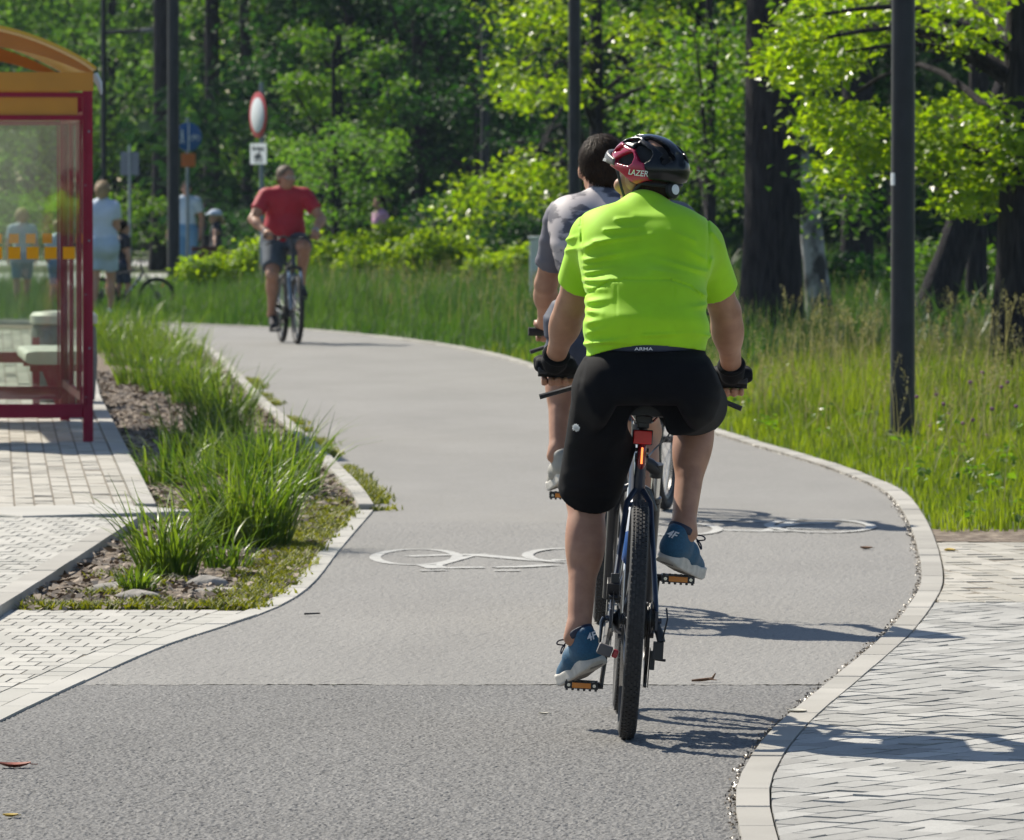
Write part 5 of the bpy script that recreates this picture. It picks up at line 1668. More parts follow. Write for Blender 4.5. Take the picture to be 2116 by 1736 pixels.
    if stand:
        ks = MB(); ks.tube([(-0.068, 0.10, Rr - 0.03), (-0.075, -0.02, Rr - 0.06), (-0.082, -0.22, Rr - 0.075)], [0.013, 0.011, 0.010], 8); kso = ks.build('kickstand', M_plastic, root)
        q = MB(); q.box((-0.082, -0.245, Rr - 0.078), (0.042, 0.05, 0.032), rotm((0, 1, 0), R(18))); q.build('stand_foot', M_kick, kso, bevel=0.004)
        q = MB(); q.box((-0.052, -0.245, Rr - 0.087), (0.016, 0.03, 0.024), rotm((0, 1, 0), R(18))); q.build('stand_tip', M_red_p, kso, bevel=0.004)
    if rear_light:
        q = MB(); q.box((-0.001, 0.196, 0.876), (0.054, 0.009, 0.040)); q.build('rear_reflector', M_refl, root, bevel=0.003)
        q = MB(); q.box((-0.001, 0.2035, 0.876), (0.060, 0.008, 0.045)); q.tube([(0, 0.205, 0.876), (0, 0.245, 0.87)], 0.012, 8); q.build('reflector_bracket', M_plastic, root, bevel=0.003)
        q = MB(); q.tube([(0, 0.215, 0.785), (0, 0.21, 0.795), (0, 0.203, 0.845), (0, 0.207, 0.857)], [0.008, 0.0135, 0.0135, 0.009], 14); lt = q.build('tail_light', M_light, root)
        q = MB(); q.box((0, 0.1915, 0.822), (0.0055, 0.004, 0.048), rotm((1, 0, 0), R(7))); q.build('light_strip', M_lit, lt)
        q = MB(); q.tube([(0, 0.215, 0.83), (0, 0.25, 0.825)], 0.010, 8); q.tube([(-0.02, 0.225, 0.838), (0.02, 0.225, 0.838)], 0.006, 8); q.tube([(-0.02, 0.225, 0.818), (0.02, 0.225, 0.818)], 0.005, 8); q.build('light_mount', M_plastic, lt)
    if bottle:
        p0 = BB + (HB - BB) * 0.30 + np.array((0, -0.03, 0.055)); p1 = BB + (HB - BB) * 0.72 + np.array((0, -0.03, 0.055)); dv = p1 - p0
        bo = MB(); bo.tube([p0 + dv * 0.02, p0 + dv * 0.06, p0 + dv * 0.36], [0.030, 0.036, 0.036], 18); boo = bo.build('bottle', M_bottle_b, root)
        q = MB(); q.tube([p0 + dv * 0.36, p0 + dv * 0.68, p0 + dv * 0.78, p0 + dv * 0.86], [0.0362, 0.0362, 0.030, 0.022], 18); q.tube([p0 + dv * 0.86, p0 + dv * 1.0], [0.012, 0.010], 10); q.build('bottle_top', M_bottle_w, boo)
        q = MB()
        for sx in (-1, 1): q.tube([p0 + (0, 0.02, -0.03), p0 + dv * 0.1 + (sx * 0.038, 0, 0), p0 + dv * 0.5 + (sx * 0.038, 0, 0), p0 + dv * 0.55 + (0, 0.03, -0.03)], 0.003, 6)
        q.build('bottle_cage', M_plastic, root)
    return root


X1, Y1, _ = at(1294, 1530)
X2, Y2, _ = at(1240, 1291)
bk1 = bicycle('dark blue bicycle of the lime-shirted rider with red reflector and lit tail light', M_frame_b, M_frame_k, (X1, Y1, 0.004), 0.0, R(3.4))
bk2 = bicycle('black bicycle of the dark-haired rider just ahead of the lime-shirted rider', M_frame_k, M_frame_k, (X2, Y2, 0.006), R(0.5), R(0.5), left_down=False, bottle=False, stand=False, rear_light=False, bar_w=0.262, bar=(0.785, 1.05))
X3, Y3 = 0.575, 34.75
bk3 = bicycle('grey blue bicycle of the foremost rider hidden behind the lime-shirted rider', M_frame_g, M_frame_k, (X3, Y3, 0.006), R(-10), R(1.0), bottle=False, stand=False, rear_light=False)
XR, YR = (583 - 1058) / F_PX * 74.25, 74.25
RZ_RED = R(180 + 10)
bk4 = bicycle('black bicycle ridden toward the viewer by the man in the red shirt', M_frame_k, M_frame_g, (XR, YR, 0.006), RZ_RED, 0.0, left_down=False, bar=(0.72, 1.08), bar_w=0.29, bottle=False, stand=False, rear_light=False, susp=True)
XC, YC = (292 - 1058) / F_PX * 90.5, 90.5
bk5 = bicycle("small dark child's bicycle behind the woman in white", M_frame_k, None, (XC - 0.52, YC, 0.0), R(-90), 0.0, bottle=False, stand=False, rear_light=False, susp=False, s=0.66)
# ================================================================ people
M_skin = mat('tanned skin', (0.335, 0.165, 0.105), 0.5, col2=(0.44, 0.235, 0.15), vscale=22, detail=8, bump=0.00015, bscale=300, spec=0.35)
M_skin2 = mat('fair skin', (0.47, 0.26, 0.175), 0.55, var=0.08, vscale=30, spec=0.35)
M_hair_d = mat('dark brown hair', (0.008, 0.0045, 0.003), 0.6, col2=(0.040, 0.022, 0.012), vscale=60, stretch=(6, 6, 0.7), spec=0.08)
M_hair_b = mat('blond hair', (0.42, 0.29, 0.14), 0.55, var=0.25, vscale=40, stretch=(4, 4, 0.6), bump=0.004, bscale=60)
M_hair_g = mat('short fair grey hair', (0.15, 0.10, 0.065), 0.6, var=0.25, vscale=60)
M_lime = mat('lime green jersey', (0.37, 0.70, 0.012), 0.7, var=0.10, vscale=9, bump=0.00015, bscale=700, sheen=0.1, spec=0.25)
M_shorts = mat('black sports shorts', (0.0050, 0.0050, 0.0065), 0.85, var=0.2, vscale=200, bump=0.0005, bscale=500, spec=0.12)
M_camo = mat('grey camouflage jersey', (0.085, 0.08, 0.10), 0.65, col2=(0.40, 0.36, 0.37), vscale=7, stretch=(1.0, 1.0, 2.6), detail=5, thr=(0.47, 0.52))
M_greysl = mat('slate grey sleeve', (0.115, 0.11, 0.14), 0.65)
M_navy = mat('navy blue cloth', (0.022, 0.030, 0.060), 0.7, var=0.2, vscale=14)
M_redseam = mat('red seam', (0.35, 0.015, 0.03), 0.6)
M_redshirt = mat('red polo shirt', (0.38, 0.006, 0.022), 0.7, var=0.08, vscale=30)
M_slate = mat('slate blue shorts', (0.055, 0.075, 0.10), 0.75, var=0.15, vscale=25)
M_paleblue = mat('pale blue white cloth', (0.52, 0.60, 0.72), 0.75, var=0.05, vscale=20)
M_paleblue2 = mat('pale grey blue cloth', (0.40, 0.50, 0.60), 0.75, var=0.05, vscale=20)
M_pink = mat('pink cloth', (0.55, 0.28, 0.42), 0.75)
M_dkcl = mat('dark cloth', (0.02, 0.018, 0.026), 0.8)
M_blue2 = mat('mid blue cloth', (0.09, 0.22, 0.38), 0.8)
M_teal = mat('teal shoe mesh', (0.008, 0.075, 0.150), 0.7, var=0.2, vscale=180, bump=0.0006, bscale=500)
M_navysh = mat('navy shoe trim', (0.014, 0.020, 0.045), 0.7)
M_sole = mat('off white shoe sole', (0.48, 0.46, 0.42), 0.7, var=0.15, vscale=40)
M_sole2 = mat('grey brown outsole', (0.20, 0.18, 0.16), 0.8, var=0.3, vscale=60)
M_sock = mat('light grey sock', (0.34, 0.36, 0.40), 0.85)
M_glove = mat('black cycling glove', (0.006, 0.006, 0.0075), 0.8, bump=0.0004, bscale=400, spec=0.15)
M_glovep = mat('grey glove palm pad', (0.028, 0.028, 0.032), 0.7)
M_helm_k = mat('glossy black helmet shell', (0.004, 0.005, 0.007), 0.22, coat=0.12, spec=0.3)
M_helm_r = mat('glossy dark red helmet shell', (0.36, 0.005, 0.042), 0.22, coat=0.3)
M_foam = mat('helmet foam', (0.012, 0.012, 0.013), 0.8)
M_visor = mat('grey helmet visor', (0.10, 0.095, 0.09), 0.4)
M_wht = mat('white print', (0.75, 0.76, 0.78), 0.5)
M_strap = mat('black strap', (0.010, 0.010, 0.012), 0.6)
M_glassd = mat('dark spectacle lens', (0.02, 0.02, 0.022), 0.1, coat=0.5)
M_watch = mat('silver watch', (0.6, 0.62, 0.65), 0.3, metal=1.0)
M_lip = mat('lips', (0.33, 0.12, 0.09), 0.5)


def V3(*a): return np.array(a, float)


def rider(dx=0.0, left_down=True, lift=0.0, upright=0.0, wide=1.0, bar=(0.78, 1.046), grip=0.272, cx=0.0, head_yaw=0.0, head_pitch=0.0, elbow=0.02):
    """joints of a rider on the bicycle above (rear contact at the origin, riding to +Y)"""
    J = {}
    J['hL'], J['hR'] = V3(cx - 0.10, 0.145, 1.0 + lift), V3(cx + 0.10, 0.145, 1.0 + lift)
    J['pel'] = V3(cx, 0.13, 1.045 + lift); J['wai'] = V3(cx, 0.165 - upright * 0.3, 1.175 + lift); J['che'] = V3(cx, 0.275 - upright * 0.7, 1.36 + lift)
    J['nek'] = V3(cx, 0.35 - upright, 1.505 + lift); J['head'] = V3(cx, 0.41 - upright, 1.66 + lift)
    J['sL'], J['sR'] = V3(cx - 0.175 * wide, 0.345 - upright, 1.472 + lift), V3(cx + 0.175 * wide, 0.345 - upright, 1.468 + lift)
    by, bz = bar
    for k, sx in (('L', -1), ('R', 1)):
        J['w' + k] = V3(cx + sx * grip, by - 0.085, bz + 0.038); J['p' + k] = V3(cx + sx * (grip - 0.002), by, bz)
        s, w = J['s' + k], J['w' + k]; m = (s + w) / 2
        J['e' + k] = m + V3(sx * (0.03 + elbow), -0.06 if np.linalg.norm(w - s) < 0.56 else -0.015, -0.05)
    for k, sx in (('L', -1), ('R', 1)):
        dn = (sx < 0) == left_down
        if dn: J['k' + k], J['a' + k], J['b' + k] = V3(cx + sx * 0.165, 0.435, 0.705), V3(cx + sx * 0.15, 0.315, 0.292), V3(sx * 0.145, 0.40, 0.142)
        else: J['k' + k], J['a' + k], J['b' + k] = V3(cx + sx * 0.15, 0.555, 0.93), V3(cx + sx * 0.145, 0.315, 0.592), V3(sx * 0.142, 0.485, 0.470)
    J['hy'], J['hp'] = head_yaw, head_pitch
    return J


def stander(h, stride=0.10, arm='side', fem=False, yaw=0.0):
    k = h / 1.75
    J = {}
    J['hL'], J['hR'] = V3(-0.09 * k, 0, 0.90 * k), V3(0.09 * k, 0, 0.90 * k)
    J['pel'] = V3(0, 0, 0.95 * k); J['wai'] = V3(0, 0, 1.09 * k); J['che'] = V3(0, 0, 1.28 * k); J['nek'] = V3(0, 0.0, 1.47 * k); J['head'] = V3(0, 0.025 * k, 1.635 * k)
    sw = (0.155 if fem else 0.185) * k
    J['sL'], J['sR'] = V3(-sw, 0, 1.42 * k), V3(sw, 0, 1.42 * k)
    for q, sx in (('L', -1), ('R', 1)):
        J['e' + q] = V3(sx * (sw + 0.06 * k), -0.03 * k + sx * stride * 0.3, 1.14 * k); J['w' + q] = V3(sx * (sw + 0.055 * k), 0.05 * k - sx * stride * 0.3, 0.90 * k); J['p' + q] = None
        st = sx * stride
        J['k' + q] = V3(sx * 0.095 * k, st * 0.6 + 0.03 * k, 0.49 * k); J['a' + q] = V3(sx * 0.10 * k, st - 0.02 * k, 0.085 * k + (0.05 * k if st < 0 else 0)); J['b' + q] = V3(sx * 0.11 * k, st + 0.13 * k, 0.015)
        if arm == 'front': J['e' + q] = V3(sx * (sw + 0.03 * k), 0.05 * k, 1.15 * k); J['w' + q] = V3(sx * 0.10 * k, 0.22 * k, 1.08 * k)
    J['hy'], J['hp'] = yaw, 0.0
    J['k'] = k
    return J


def footframe(q, J, so, left_down, k=1.0):
    sx = -1 if q == 'L' else 1
    A, B = J['a' + q], J['b' + q]
    sc = so.get('scale', 1.0) * (k if k < 1 else 1.0)
    if so.get('pedal'): yaw, pitch, roll = -sx * R(so.get('toe', 12)), -R(17 if (sx < 0) == left_down else 13), sx * R(17)
    else: yaw, pitch, roll = -sx * R(8), (-R(25) if A[2] > 0.11 * k else 0.0), 0.0
    Rm = rotm((0, 0, 1), yaw) @ rotm((1, 0, 0), pitch) @ rotm((0, 1, 0), roll)
    ball = np.array((0, 0.185, -0.003)) * sc
    M = np.eye(4); M[:3, :3] = Rm * sc
    if so.get('pedal'): M[:3, 3] = B + V3(0, 0.0, 0.013) - Rm @ ball
    else: M[:3, 3] = V3(B[0], B[1], 0.003) - Rm @ ball + V3(0, 0, 0.002)
    return M


def headframe(J):
    cy, sy, cp, sp = math.cos(J['hy']), math.sin(J['hy']), math.cos(J['hp']), math.sin(J['hp'])
    f = V3(-sy * cp, cy * cp, sp); r = V3(cy, sy, 0); u = np.cross(r, f)
    return r, f, u, np.stack([r, f, u], 1)


def strands(ho, material, down, L, n, hs):
    """short ribbons lying over the hair so that its outline is not a smooth ball"""
    me = ho.data; N = len(me.vertices)
    V = np.empty(N * 3, np.float32); me.vertices.foreach_get('co', V); V = V.reshape(-1, 3)
    Nn = np.empty(N * 3, np.float32); me.vertices.foreach_get('normal', Nn); Nn = Nn.reshape(-1, 3)
    i = rng.integers(0, N, n); p = V[i] - Nn[i] * 0.002; nn = Nn[i]
    d = down[None, :] * 0.9 + rng.normal(size=(n, 3)) * 0.35; d -= nn * (d * nn).sum(1)[:, None]; d /= np.linalg.norm(d, axis=1)[:, None] + 1e-6
    sd = np.cross(d, nn); l = (L * rng.uniform(0.6, 1.3, n))[:, None]; w = 0.0013 * hs
    q1 = p + d * l * 0.5 + nn * l * 0.22; q2 = p + d * l + nn * l * 0.20
    W_ = np.stack([p - sd * w, p + sd * w, q1 + sd * w, q1 - sd * w, q2 + sd * w * .3, q2 - sd * w * .3], 1).reshape(-1, 3)
    b = (np.arange(n) * 6)[:, None]
    return link('hair_strands', npmesh('hair_strands', W_, np.concatenate([b + np.array([0, 1, 2, 3]), b + np.array([3, 2, 4, 5])]), True), material, ho)


def person(label, J, o, loc=(0, 0, 0), rz=0.0, group=None):
    k = o.get('k', J.get('k', 1.0)); fat = o.get('fat', 1.0); vox = o.get('vox', 0.009); lw = o.get('lw', 1.0)
    skin = o.get('skin', M_skin); fem = o.get('fem', False)
    Hc = J['head']; r, f, u, HR = headframe(J)
    if o.get('shoes', {}).get('pedal'):
        for q in 'LR':
            M = footframe(q, J, o['shoes'], o.get('left_down', True), k)
            J['M' + q] = M
            J['a' + q] = M[:3, :3] @ V3(0, 0.043, 0.105) + M[:3, 3]
            Kn, Hh = J['k' + q], J['h' + q]                      # keep thigh and shank at their lengths
            for _ in range(6):
                Kn = Hh + nrm(Kn - Hh) * 0.445 * k; Kn = J['a' + q] + nrm(Kn - J['a' + q]) * 0.425 * k
            J['k' + q] = Kn
    rt = nrm(J['hR'] - J['hL']); up = nrm(J['che'] - J['pel']); fw = nrm(np.cross(up, rt)); up2 = np.cross(rt, fw)
    TR = np.stack([rt, fw, up2], 1)
    ch_up = nrm(J['nek'] - J['wai']); cf = nrm(np.cross(ch_up, rt)); CR = np.stack([rt, cf, np.cross(rt, cf)], 1)
    tw = 0.9 if fem else 1.0
    torso = [ell(J['pel'], np.array((0.168 if not fem else 0.175, 0.118, 0.125)) * k * fat, TR), ell(J['wai'], np.array((0.148 * tw, 0.112, 0.15)) * k * fat, TR),
             ell(J['che'], np.array((0.168 * tw, 0.118, 0.175)) * k * (0.5 + 0.5 * fat), CR), cap(J['sL'] * 0.92 + J['sR'] * 0.08, J['sR'] * 0.92 + J['sL'] * 0.08, 0.068 * k * tw, 0.068 * k * tw)]
    for sx in (-1, 1):
        torso.append(ell(J['pel'] + TR @ (np.array((sx * 0.085, -0.055, -0.05)) * k * fat), np.array((0.095, 0.09, 0.10)) * k * fat, TR))
        S = J['sL'] if sx < 0 else J['sR']
        torso.append(cap(J['nek'] + u * 0.0, S * 0.75 + J['nek'] * 0.25, 0.055 * k, 0.05 * k))
        torso.append(ell(J['che'] + CR @ (np.array((sx * 0.085, -0.055, 0.05)) * k), np.array((0.085, 0.07, 0.11)) * k, CR))
    if fat > 1.1: torso.append(ell(J['wai'] + TR @ (np.array((0, 0.06, -0.01)) * k * fat), np.array((0.15, 0.11, 0.13)) * k * fat, TR))
    neck = [cap(J['nek'] - u * 0.02 * k, Hc - u * 0.055 * k - f * 0.015 * k, 0.062 * k, 0.055 * k)]
    hs = k ** 0.45 if k < 0.9 else k
    def hp(x, y, z): return Hc + HR @ (np.array((x, y, z)) * hs)
    head = [ell(hp(0, -0.012, 0.028), np.array((0.076, 0.096, 0.088)) * hs, HR), ell(hp(0, 0.022, -0.045), np.array((0.060, 0.066, 0.072)) * hs, HR), ell(hp(0, 0.055, -0.088), np.array((0.028, 0.026, 0.022)) * hs, HR),
            cap(hp(0, 0.086, 0.006), hp(0, 0.104, -0.026), 0.009 * hs, 0.014 * hs), cap(hp(-0.035, 0.078, 0.022), hp(0.035, 0.078, 0.022), 0.010 * hs, 0.010 * hs), cap(hp(-0.022, 0.082, -0.058), hp(0.022, 0.082, -0.058), 0.008 * hs, 0.008 * hs)]
    for sx in (-1, 1):
        head.append(ell(hp(sx * 0.079, -0.008, -0.010), np.array((0.010, 0.020, 0.031)) * hs, HR @ rotm((0, 0, 1), sx * -0.35)))
        head.append(ell(hp(sx * 0.045, 0.062, -0.020), np.array((0.026, 0.024, 0.024)) * hs, HR))
    arms, hands, fingers = {}, [], []
    for q, sx in (('L', -1), ('R', 1)):
        S, E, Wp = J['s' + q], J['e' + q], J['w' + q]; a = o.get('armw', 1.0) * k
        ua = [cap(S, E, 0.055 * a, 0.041 * a), ell(S * 0.52 + E * 0.48 + V3(0, 0.006, 0), np.array((0.048, 0.050, 0.085)) * a, np.stack([nrm(np.cross(nrm(E - S), (0, 1, 0.2))), nrm(np.cross(nrm(E - S), np.cross(nrm(E - S), (0, 1, 0.2)))), nrm(E - S)], 1))]
        d = nrm(Wp - E); n1 = nrm(np.cross(d, (0, 0, 1) if abs(d[2]) < 0.9 else (0, 1, 0))); BR = np.stack([n1, np.cross(d, n1), d], 1)
        fa = [cap(E, Wp, 0.040 * a, 0.0275 * a), ell(E * 0.70 + Wp * 0.30, np.array((0.046, 0.046, 0.085)) * a, BR)]
        arms[q] = (ua, fa)
        if J.get('p' + q) is not None:                       # hand closed round a grip
            g = J['p' + q]
            hands.append(cap(Wp, g + V3(-sx * 0.005, -0.020, 0.026), 0.029 * a, 0.026 * a)); hands.append(cap(g + V3(-0.032, 0.006, 0.030), g + V3(0.032, 0.006, 0.030), 0.0165 * a, 0.0165 * a)); hands.append(cap(g + V3(-0.026, -0.026, 0.026), g + V3(0.030, -0.024, 0.026), 0.017 * a, 0.017 * a))
            for i in range(4):
                x = -sx * (0.034 - 0.0215 * i) ; rf = (0.0098, 0.0102, 0.0098, 0.0085)[i]
                ln = (0.95, 1.05, 1.0, 0.85)[i]
                pts = [g + V3(x, 0.014, 0.034), g + V3(x * 1.02, 0.038 * ln, 0.006), g + V3(x * 1.02, 0.022 * ln, -0.026), g + V3(x, -0.010, -0.031 - 0.002 * ln), g + V3(x, -0.024 - 0.004 * ln, -0.022)]
                for c, d2 in zip(pts[:-1], pts[1:]): fingers.append(cap(c, d2, rf, rf * 0.96))
            th = [g + V3(-sx * 0.036, -0.028, 0.024), g + V3(-sx * 0.062, -0.010, 0.010), g + V3(-sx * 0.058, 0.010, -0.016), g + V3(-sx * 0.046, 0.008, -0.030)]
            for c, d2 in zip(th[:-1], th[1:]): fingers.append(cap(c, d2, 0.0115, 0.0105))
        else:                                                # relaxed hand
            dn = nrm(d * 0.9 + V3(0, 0.15, -0.3)); sd = nrm(np.cross(dn, (1, 0, 0)))
            hands.append(ell(Wp + dn * 0.05 * k, np.array((0.016, 0.040, 0.050)) * k, np.stack([nrm(np.cross(sd, dn)), sd, dn], 1)))
            for i in range(4):
                b0 = Wp + dn * 0.085 * k + sd * (0.027 - 0.018 * i) * k; b1 = b0 + dn * 0.035 * k - V3(sx, 0, 0) * 0.006 * k; b2 = b1 + dn * 0.030 * (1.0, 1.15, 1.05, 0.8)[i] * k - V3(sx, 0, 0) * 0.014 * k
                fingers += [cap(b0, b1, 0.0095 * k, 0.009 * k), cap(b1, b2, 0.009 * k, 0.0078 * k)]
            t0 = Wp + dn * 0.03 * k + sd * -0.03 * k
            fingers += [cap(t0, t0 + dn * 0.035 * k - sd * 0.016 * k, 0.011 * k, 0.0095 * k)]
    legs = {}
    for q, sx in (('L', -1), ('R', 1)):
        Hh, K, A, B = J['h' + q], J['k' + q], J['a' + q], J['b' + q]; g = k * lw
        th = [cap(Hh, K, 0.088 * g * (0.5 + 0.5 * fat), 0.058 * g)]
        d = nrm(A - K); bk = V3(0, -1, 0) - d * np.dot((0, -1, 0), d); bk = nrm(bk); n1 = np.cross(bk, d); BR = np.stack([n1, bk, d], 1); L = np.linalg.norm(A - K)
        ca = [cap(K, A, 0.050 * g, 0.033 * g), ell(K, np.array((0.052, 0.055, 0.06)) * g), ell(K + d * 0.30 * L + bk * 0.019 * g - n1 * 0.0, np.array((0.056, 0.052, 0.125)) * g, BR), ell(K + d * 0.36 * L + bk * 0.02 * g + rt * (-sx) * 0.016 * g, np.array((0.036, 0.036, 0.09)) * g, BR), cap(A + bk * 0.018 * g, K + d * 0.62 * L + bk * 0.022 * g, 0.018 * g, 0.026 * g)]
        ca.append(cap(A + rt * 0.026 * g + d * 0.02, A - rt * 0.026 * g + d * 0.02, 0.017 * g, 0.017 * g))
        M = J.get('M' + q)
        if M is not None: ft = [cap((M @ V3(0, 0.043, 0.115, 1))[:3], (M @ V3(0, 0.045, 0.055, 1))[:3], 0.031 * g, 0.029 * g), cap((M @ V3(0, 0.055, 0.055, 1))[:3], (M @ V3(0, 0.17, 0.04, 1))[:3], 0.026, 0.024)]
        else: ft = [cap(A + bk * 0.025 * g + d * 0.05 * g, A * 0.35 + B * 0.65 + V3(0, 0, 0.025) * g, 0.030 * g, 0.030 * g)]
        legs[q] = (th, ca, ft)
    allp = torso + neck + head + hands + fingers + sum([a[0] + a[1] for a in arms.values()], []) + sum([l[0] + l[1] + l[2] for l in legs.values()], [])
    F_ = Field(allp, vox)
    F_.many(torso, 0, 0.05 * k); F_.many(neck, 0, 0.035 * k)
    for q in arms: F_.many(arms[q][0], 0, 0.025 * k); F_.many(arms[q][1], 0, 0.022 * k)
    for q in legs: F_.many(legs[q][0], 0, 0.05 * k); F_.many(legs[q][1], 0, 0.024 * k); F_.many(legs[q][2], 0, 0.02 * k)
    F_.many(head, 0, 0.014 * hs); F_.many(hands, 0, 0.016)
    for p in fingers: F_.add(p, 0, 0.004)
    if o.get('carve'): o['carve'](F_, 0.010)
    root = F_.build('person', skin)
    root.location = loc; root.rotation_euler = (0, 0, rz)
    tag(root, label, 'person', group)
    P = dict(root=root, torso=torso, arms=arms, legs=legs, head=head, neck=neck, hands=hands, fingers=fingers, hp=hp, HR=HR, r=r, f=f, u=u, TR=TR, CR=CR, k=k, hs=hs, J=J)
    # ---- clothes
    sh = o.get('shirt')
    if sh:
        t = sh.get('sleeve', 0.55); inf = sh.get('infl', 0.012) * k; vx = sh.get('vox', vox)
        sl = {}
        pr = list(torso)
        for q in arms:
            S, E = J['s' + q], J['e' + q]; e = S + (E - S) * t
            sl[q] = (S, e); pr.append(cap(S, e, 0.064 * k, 0.058 * k))
        fs = Field(pr, vx, 0.07)
        fs.many(torso, inf, 0.06 * k)
        if sh.get('collar', True): fs.add(cap(J['nek'] - u * 0.03 * k, J['nek'] + u * 0.028 * k, 0.060 * k, 0.058 * k), inf * 0.7, 0.03 * k)
        if sh.get('extra'): fs.many(sh['extra'](P), 0, 0.05)
        for q, (S, e) in sl.items():
            if t > 0.05: fs.add(cap(S, e, 0.061 * k * sh.get('sw', 1), 0.054 * k * sh.get('sw', 1)), inf * 0.9, sh.get('sk', 0.03) * k)
        if sh.get('fold'): fs.bend(sh['fold'])
        if sh.get('carve'): sh['carve'](fs)
        hz = sh.get('hem', J['pel'][2] + 0.04 * k)
        fs.cut(sh.get('hemn', (0, 0.12, -1)), (J['pel'][0], J['pel'][1] - 0.1, hz))
        if t > 0.05 and t < 1.0:
            for q, (S, e) in sl.items():
                n = nrm(e - S)
                sx = -1 if q == 'L' else 1
                # sleeve end: cut only near the arm
                d = (fs.ax[0][:, None, None] - e[0]) * n[0] + (fs.ax[1][None, :, None] - e[1]) * n[1] + (fs.ax[2][None, None, :] - e[2]) * n[2]
                lat = ((fs.ax[0][:, None, None] - J['che'][0]) * sx - abs((S[0] + e[0]) / 2 - J['che'][0]) + 0.075 * k)
                rad = (fs.ax[0][:, None, None] - e[0]) ** 2 + (fs.ax[1][None, :, None] - e[1]) ** 2 + (fs.ax[2][None, None, :] - e[2]) ** 2
                near = rad < (0.13 * k) ** 2
                fs.f = np.where(near & (np.broadcast_to(lat, fs.f.shape) > 0), np.maximum(fs.f, d.astype(np.float32)), fs.f)
        P['shirt'] = fs.build(sh.get('name', 'shirt'), sh['mat'], root)
        P['shirt_field'] = sl
    bo = o.get('bottom')
    if bo:
        inf = bo.get('infl', 0.012) * k; t = bo.get('t', 0.8); vx = bo.get('vox', vox)
        pr = [torso[0], torso[1]] + [p for p in torso if p[0] == 'e'][3:]; pr = [torso[0]] + [torso[i] for i in (4, 7) if i < len(torso)] + [torso[1]]
        ends = {}
        for q in legs:
            Hh, K, A = J['h' + q], J['k' + q], J['a' + q]
            ends[q] = (Hh, Hh + (K - Hh) * min(t, 1.0), K + (A - K) * (t - 1.0) if t > 1 else None)
        allq = pr + [cap(a, b, 0.11 * k, 0.09 * k) for a, b, c in ends.values()] + [cap(b, c, 0.08 * k, 0.08 * k) for a, b, c in ends.values() if c is not None]
        fs = Field(allq, vx, 0.06)
        fs.many(pr, inf, 0.05 * k)
        for q, (a, b, c) in ends.items():
            sx = -1 if q == 'L' else 1
            fs.add(cap(a, b, 0.092 * k * (0.45 + 0.55 * fat) * lw, (0.058 + 0.030 * (1 - min(t, 1))) * k * bo.get('flare', 1.0) * lw), inf, 0.05 * k)
            if c is not None: fs.add(cap(b, c, 0.060 * k * lw, 0.060 * k * lw * bo.get('flare', 1.0)), inf, 0.03 * k)
        if bo.get('fold'): fs.bend(bo['fold'])
        if o.get('carve'): o['carve'](fs, 0.0)
        fs.cut((0, -0.1, 1), (J['pel'][0], J['pel'][1], J['pel'][2] + bo.get('waist', 0.10) * k))
        for q, (a, b, c) in ends.items():
            e, n = (b, nrm(b - a)) if c is None else (c, nrm(c - b))
            rad = (fs.ax[0][:, None, None] - e[0]) ** 2 + (fs.ax[1][None, :, None] - e[1]) ** 2 + (fs.ax[2][None, None, :] - e[2]) ** 2
            d = (fs.ax[0][:, None, None] - e[0]) * n[0] + (fs.ax[1][None, :, None] - e[1]) * n[1] + (fs.ax[2][None, None, :] - e[2]) * n[2]
            fs.f = np.where(rad < (0.125 * k * bo.get('flare', 1.0)) ** 2, np.maximum(fs.f, d.astype(np.float32)), fs.f)
        P['bottom'] = fs.build(bo.get('name', 'shorts'), bo['mat'], root)
    ha = o.get('hair')
    if ha:
        pr = [ell(hp(0, -0.018, 0.034), np.array((0.080, 0.098, 0.090)) * hs, HR)]
        if ha[1] == 'long': pr += [cap(hp(0, -0.062, 0.0), hp(0, -0.085, -0.16), 0.082 * hs, 0.05 * hs)]
        if ha[1] == 'bob': pr += [ell(hp(0, -0.03, -0.02), np.array((0.095, 0.090, 0.11)) * hs, HR)]
        if ha[1] == 'pony': pr += [cap(hp(0, -0.09, 0.03), hp(0, -0.15, -0.10), 0.03 * hs, 0.022 * hs), cap(hp(0, -0.15, -0.10), hp(0, -0.16, -0.2), 0.03 * hs, 0.008 * hs)]
        fs = Field(pr, min(vox, 0.010) if ha[1] != 'short' or vox > 0.01 else vox * 0.6, 0.05)
        fs.add(pr[0], 0.008 * hs, 0.01)
        if ha[1] == 'short': fs.add(ell(hp(0, -0.035, -0.02), np.array((0.072, 0.072, 0.075)) * hs, HR), 0.006 * hs, 0.02)
        for p in pr[1:]: fs.add(p, 0.004, 0.03 * hs)
        fs.cut(f, hp(0, 0.052, 0.0))
        fs.cut(-u + f * 0.75, hp(0, 0.040, 0.040))
        if ha[1] == 'short': fs.cut(-u, hp(0, 0, -0.078))
        strands(fs.build('hair', ha[0], root), ha[0], -u, 0.020 * hs * (1.6 if ha[1] != 'short' else 1), 3600, hs)
    if o.get('face', True):
        for sx in (-1, 1):
            e = MB(); e.ball(hp(sx * 0.031, 0.078, 0.006), 0.0085 * hs, 10, (1.2, 1, 0.75)); e.build('eye', M_glassd, root)
        e = MB(); e.tube([hp(-0.022, 0.086, -0.060), hp(0, 0.0925, -0.058), hp(0.022, 0.086, -0.060)], 0.0042 * hs, 8); e.build('mouth', M_lip, root)
    so = o.get('shoes')
    if so:
        for q, sx in (('L', -1), ('R', 1)):
            A, B = J['a' + q], J['b' + q]
            M = footframe(q, J, so, o.get('left_down', True), k)
            shoe(root, M, so, sx, vox)
    return P


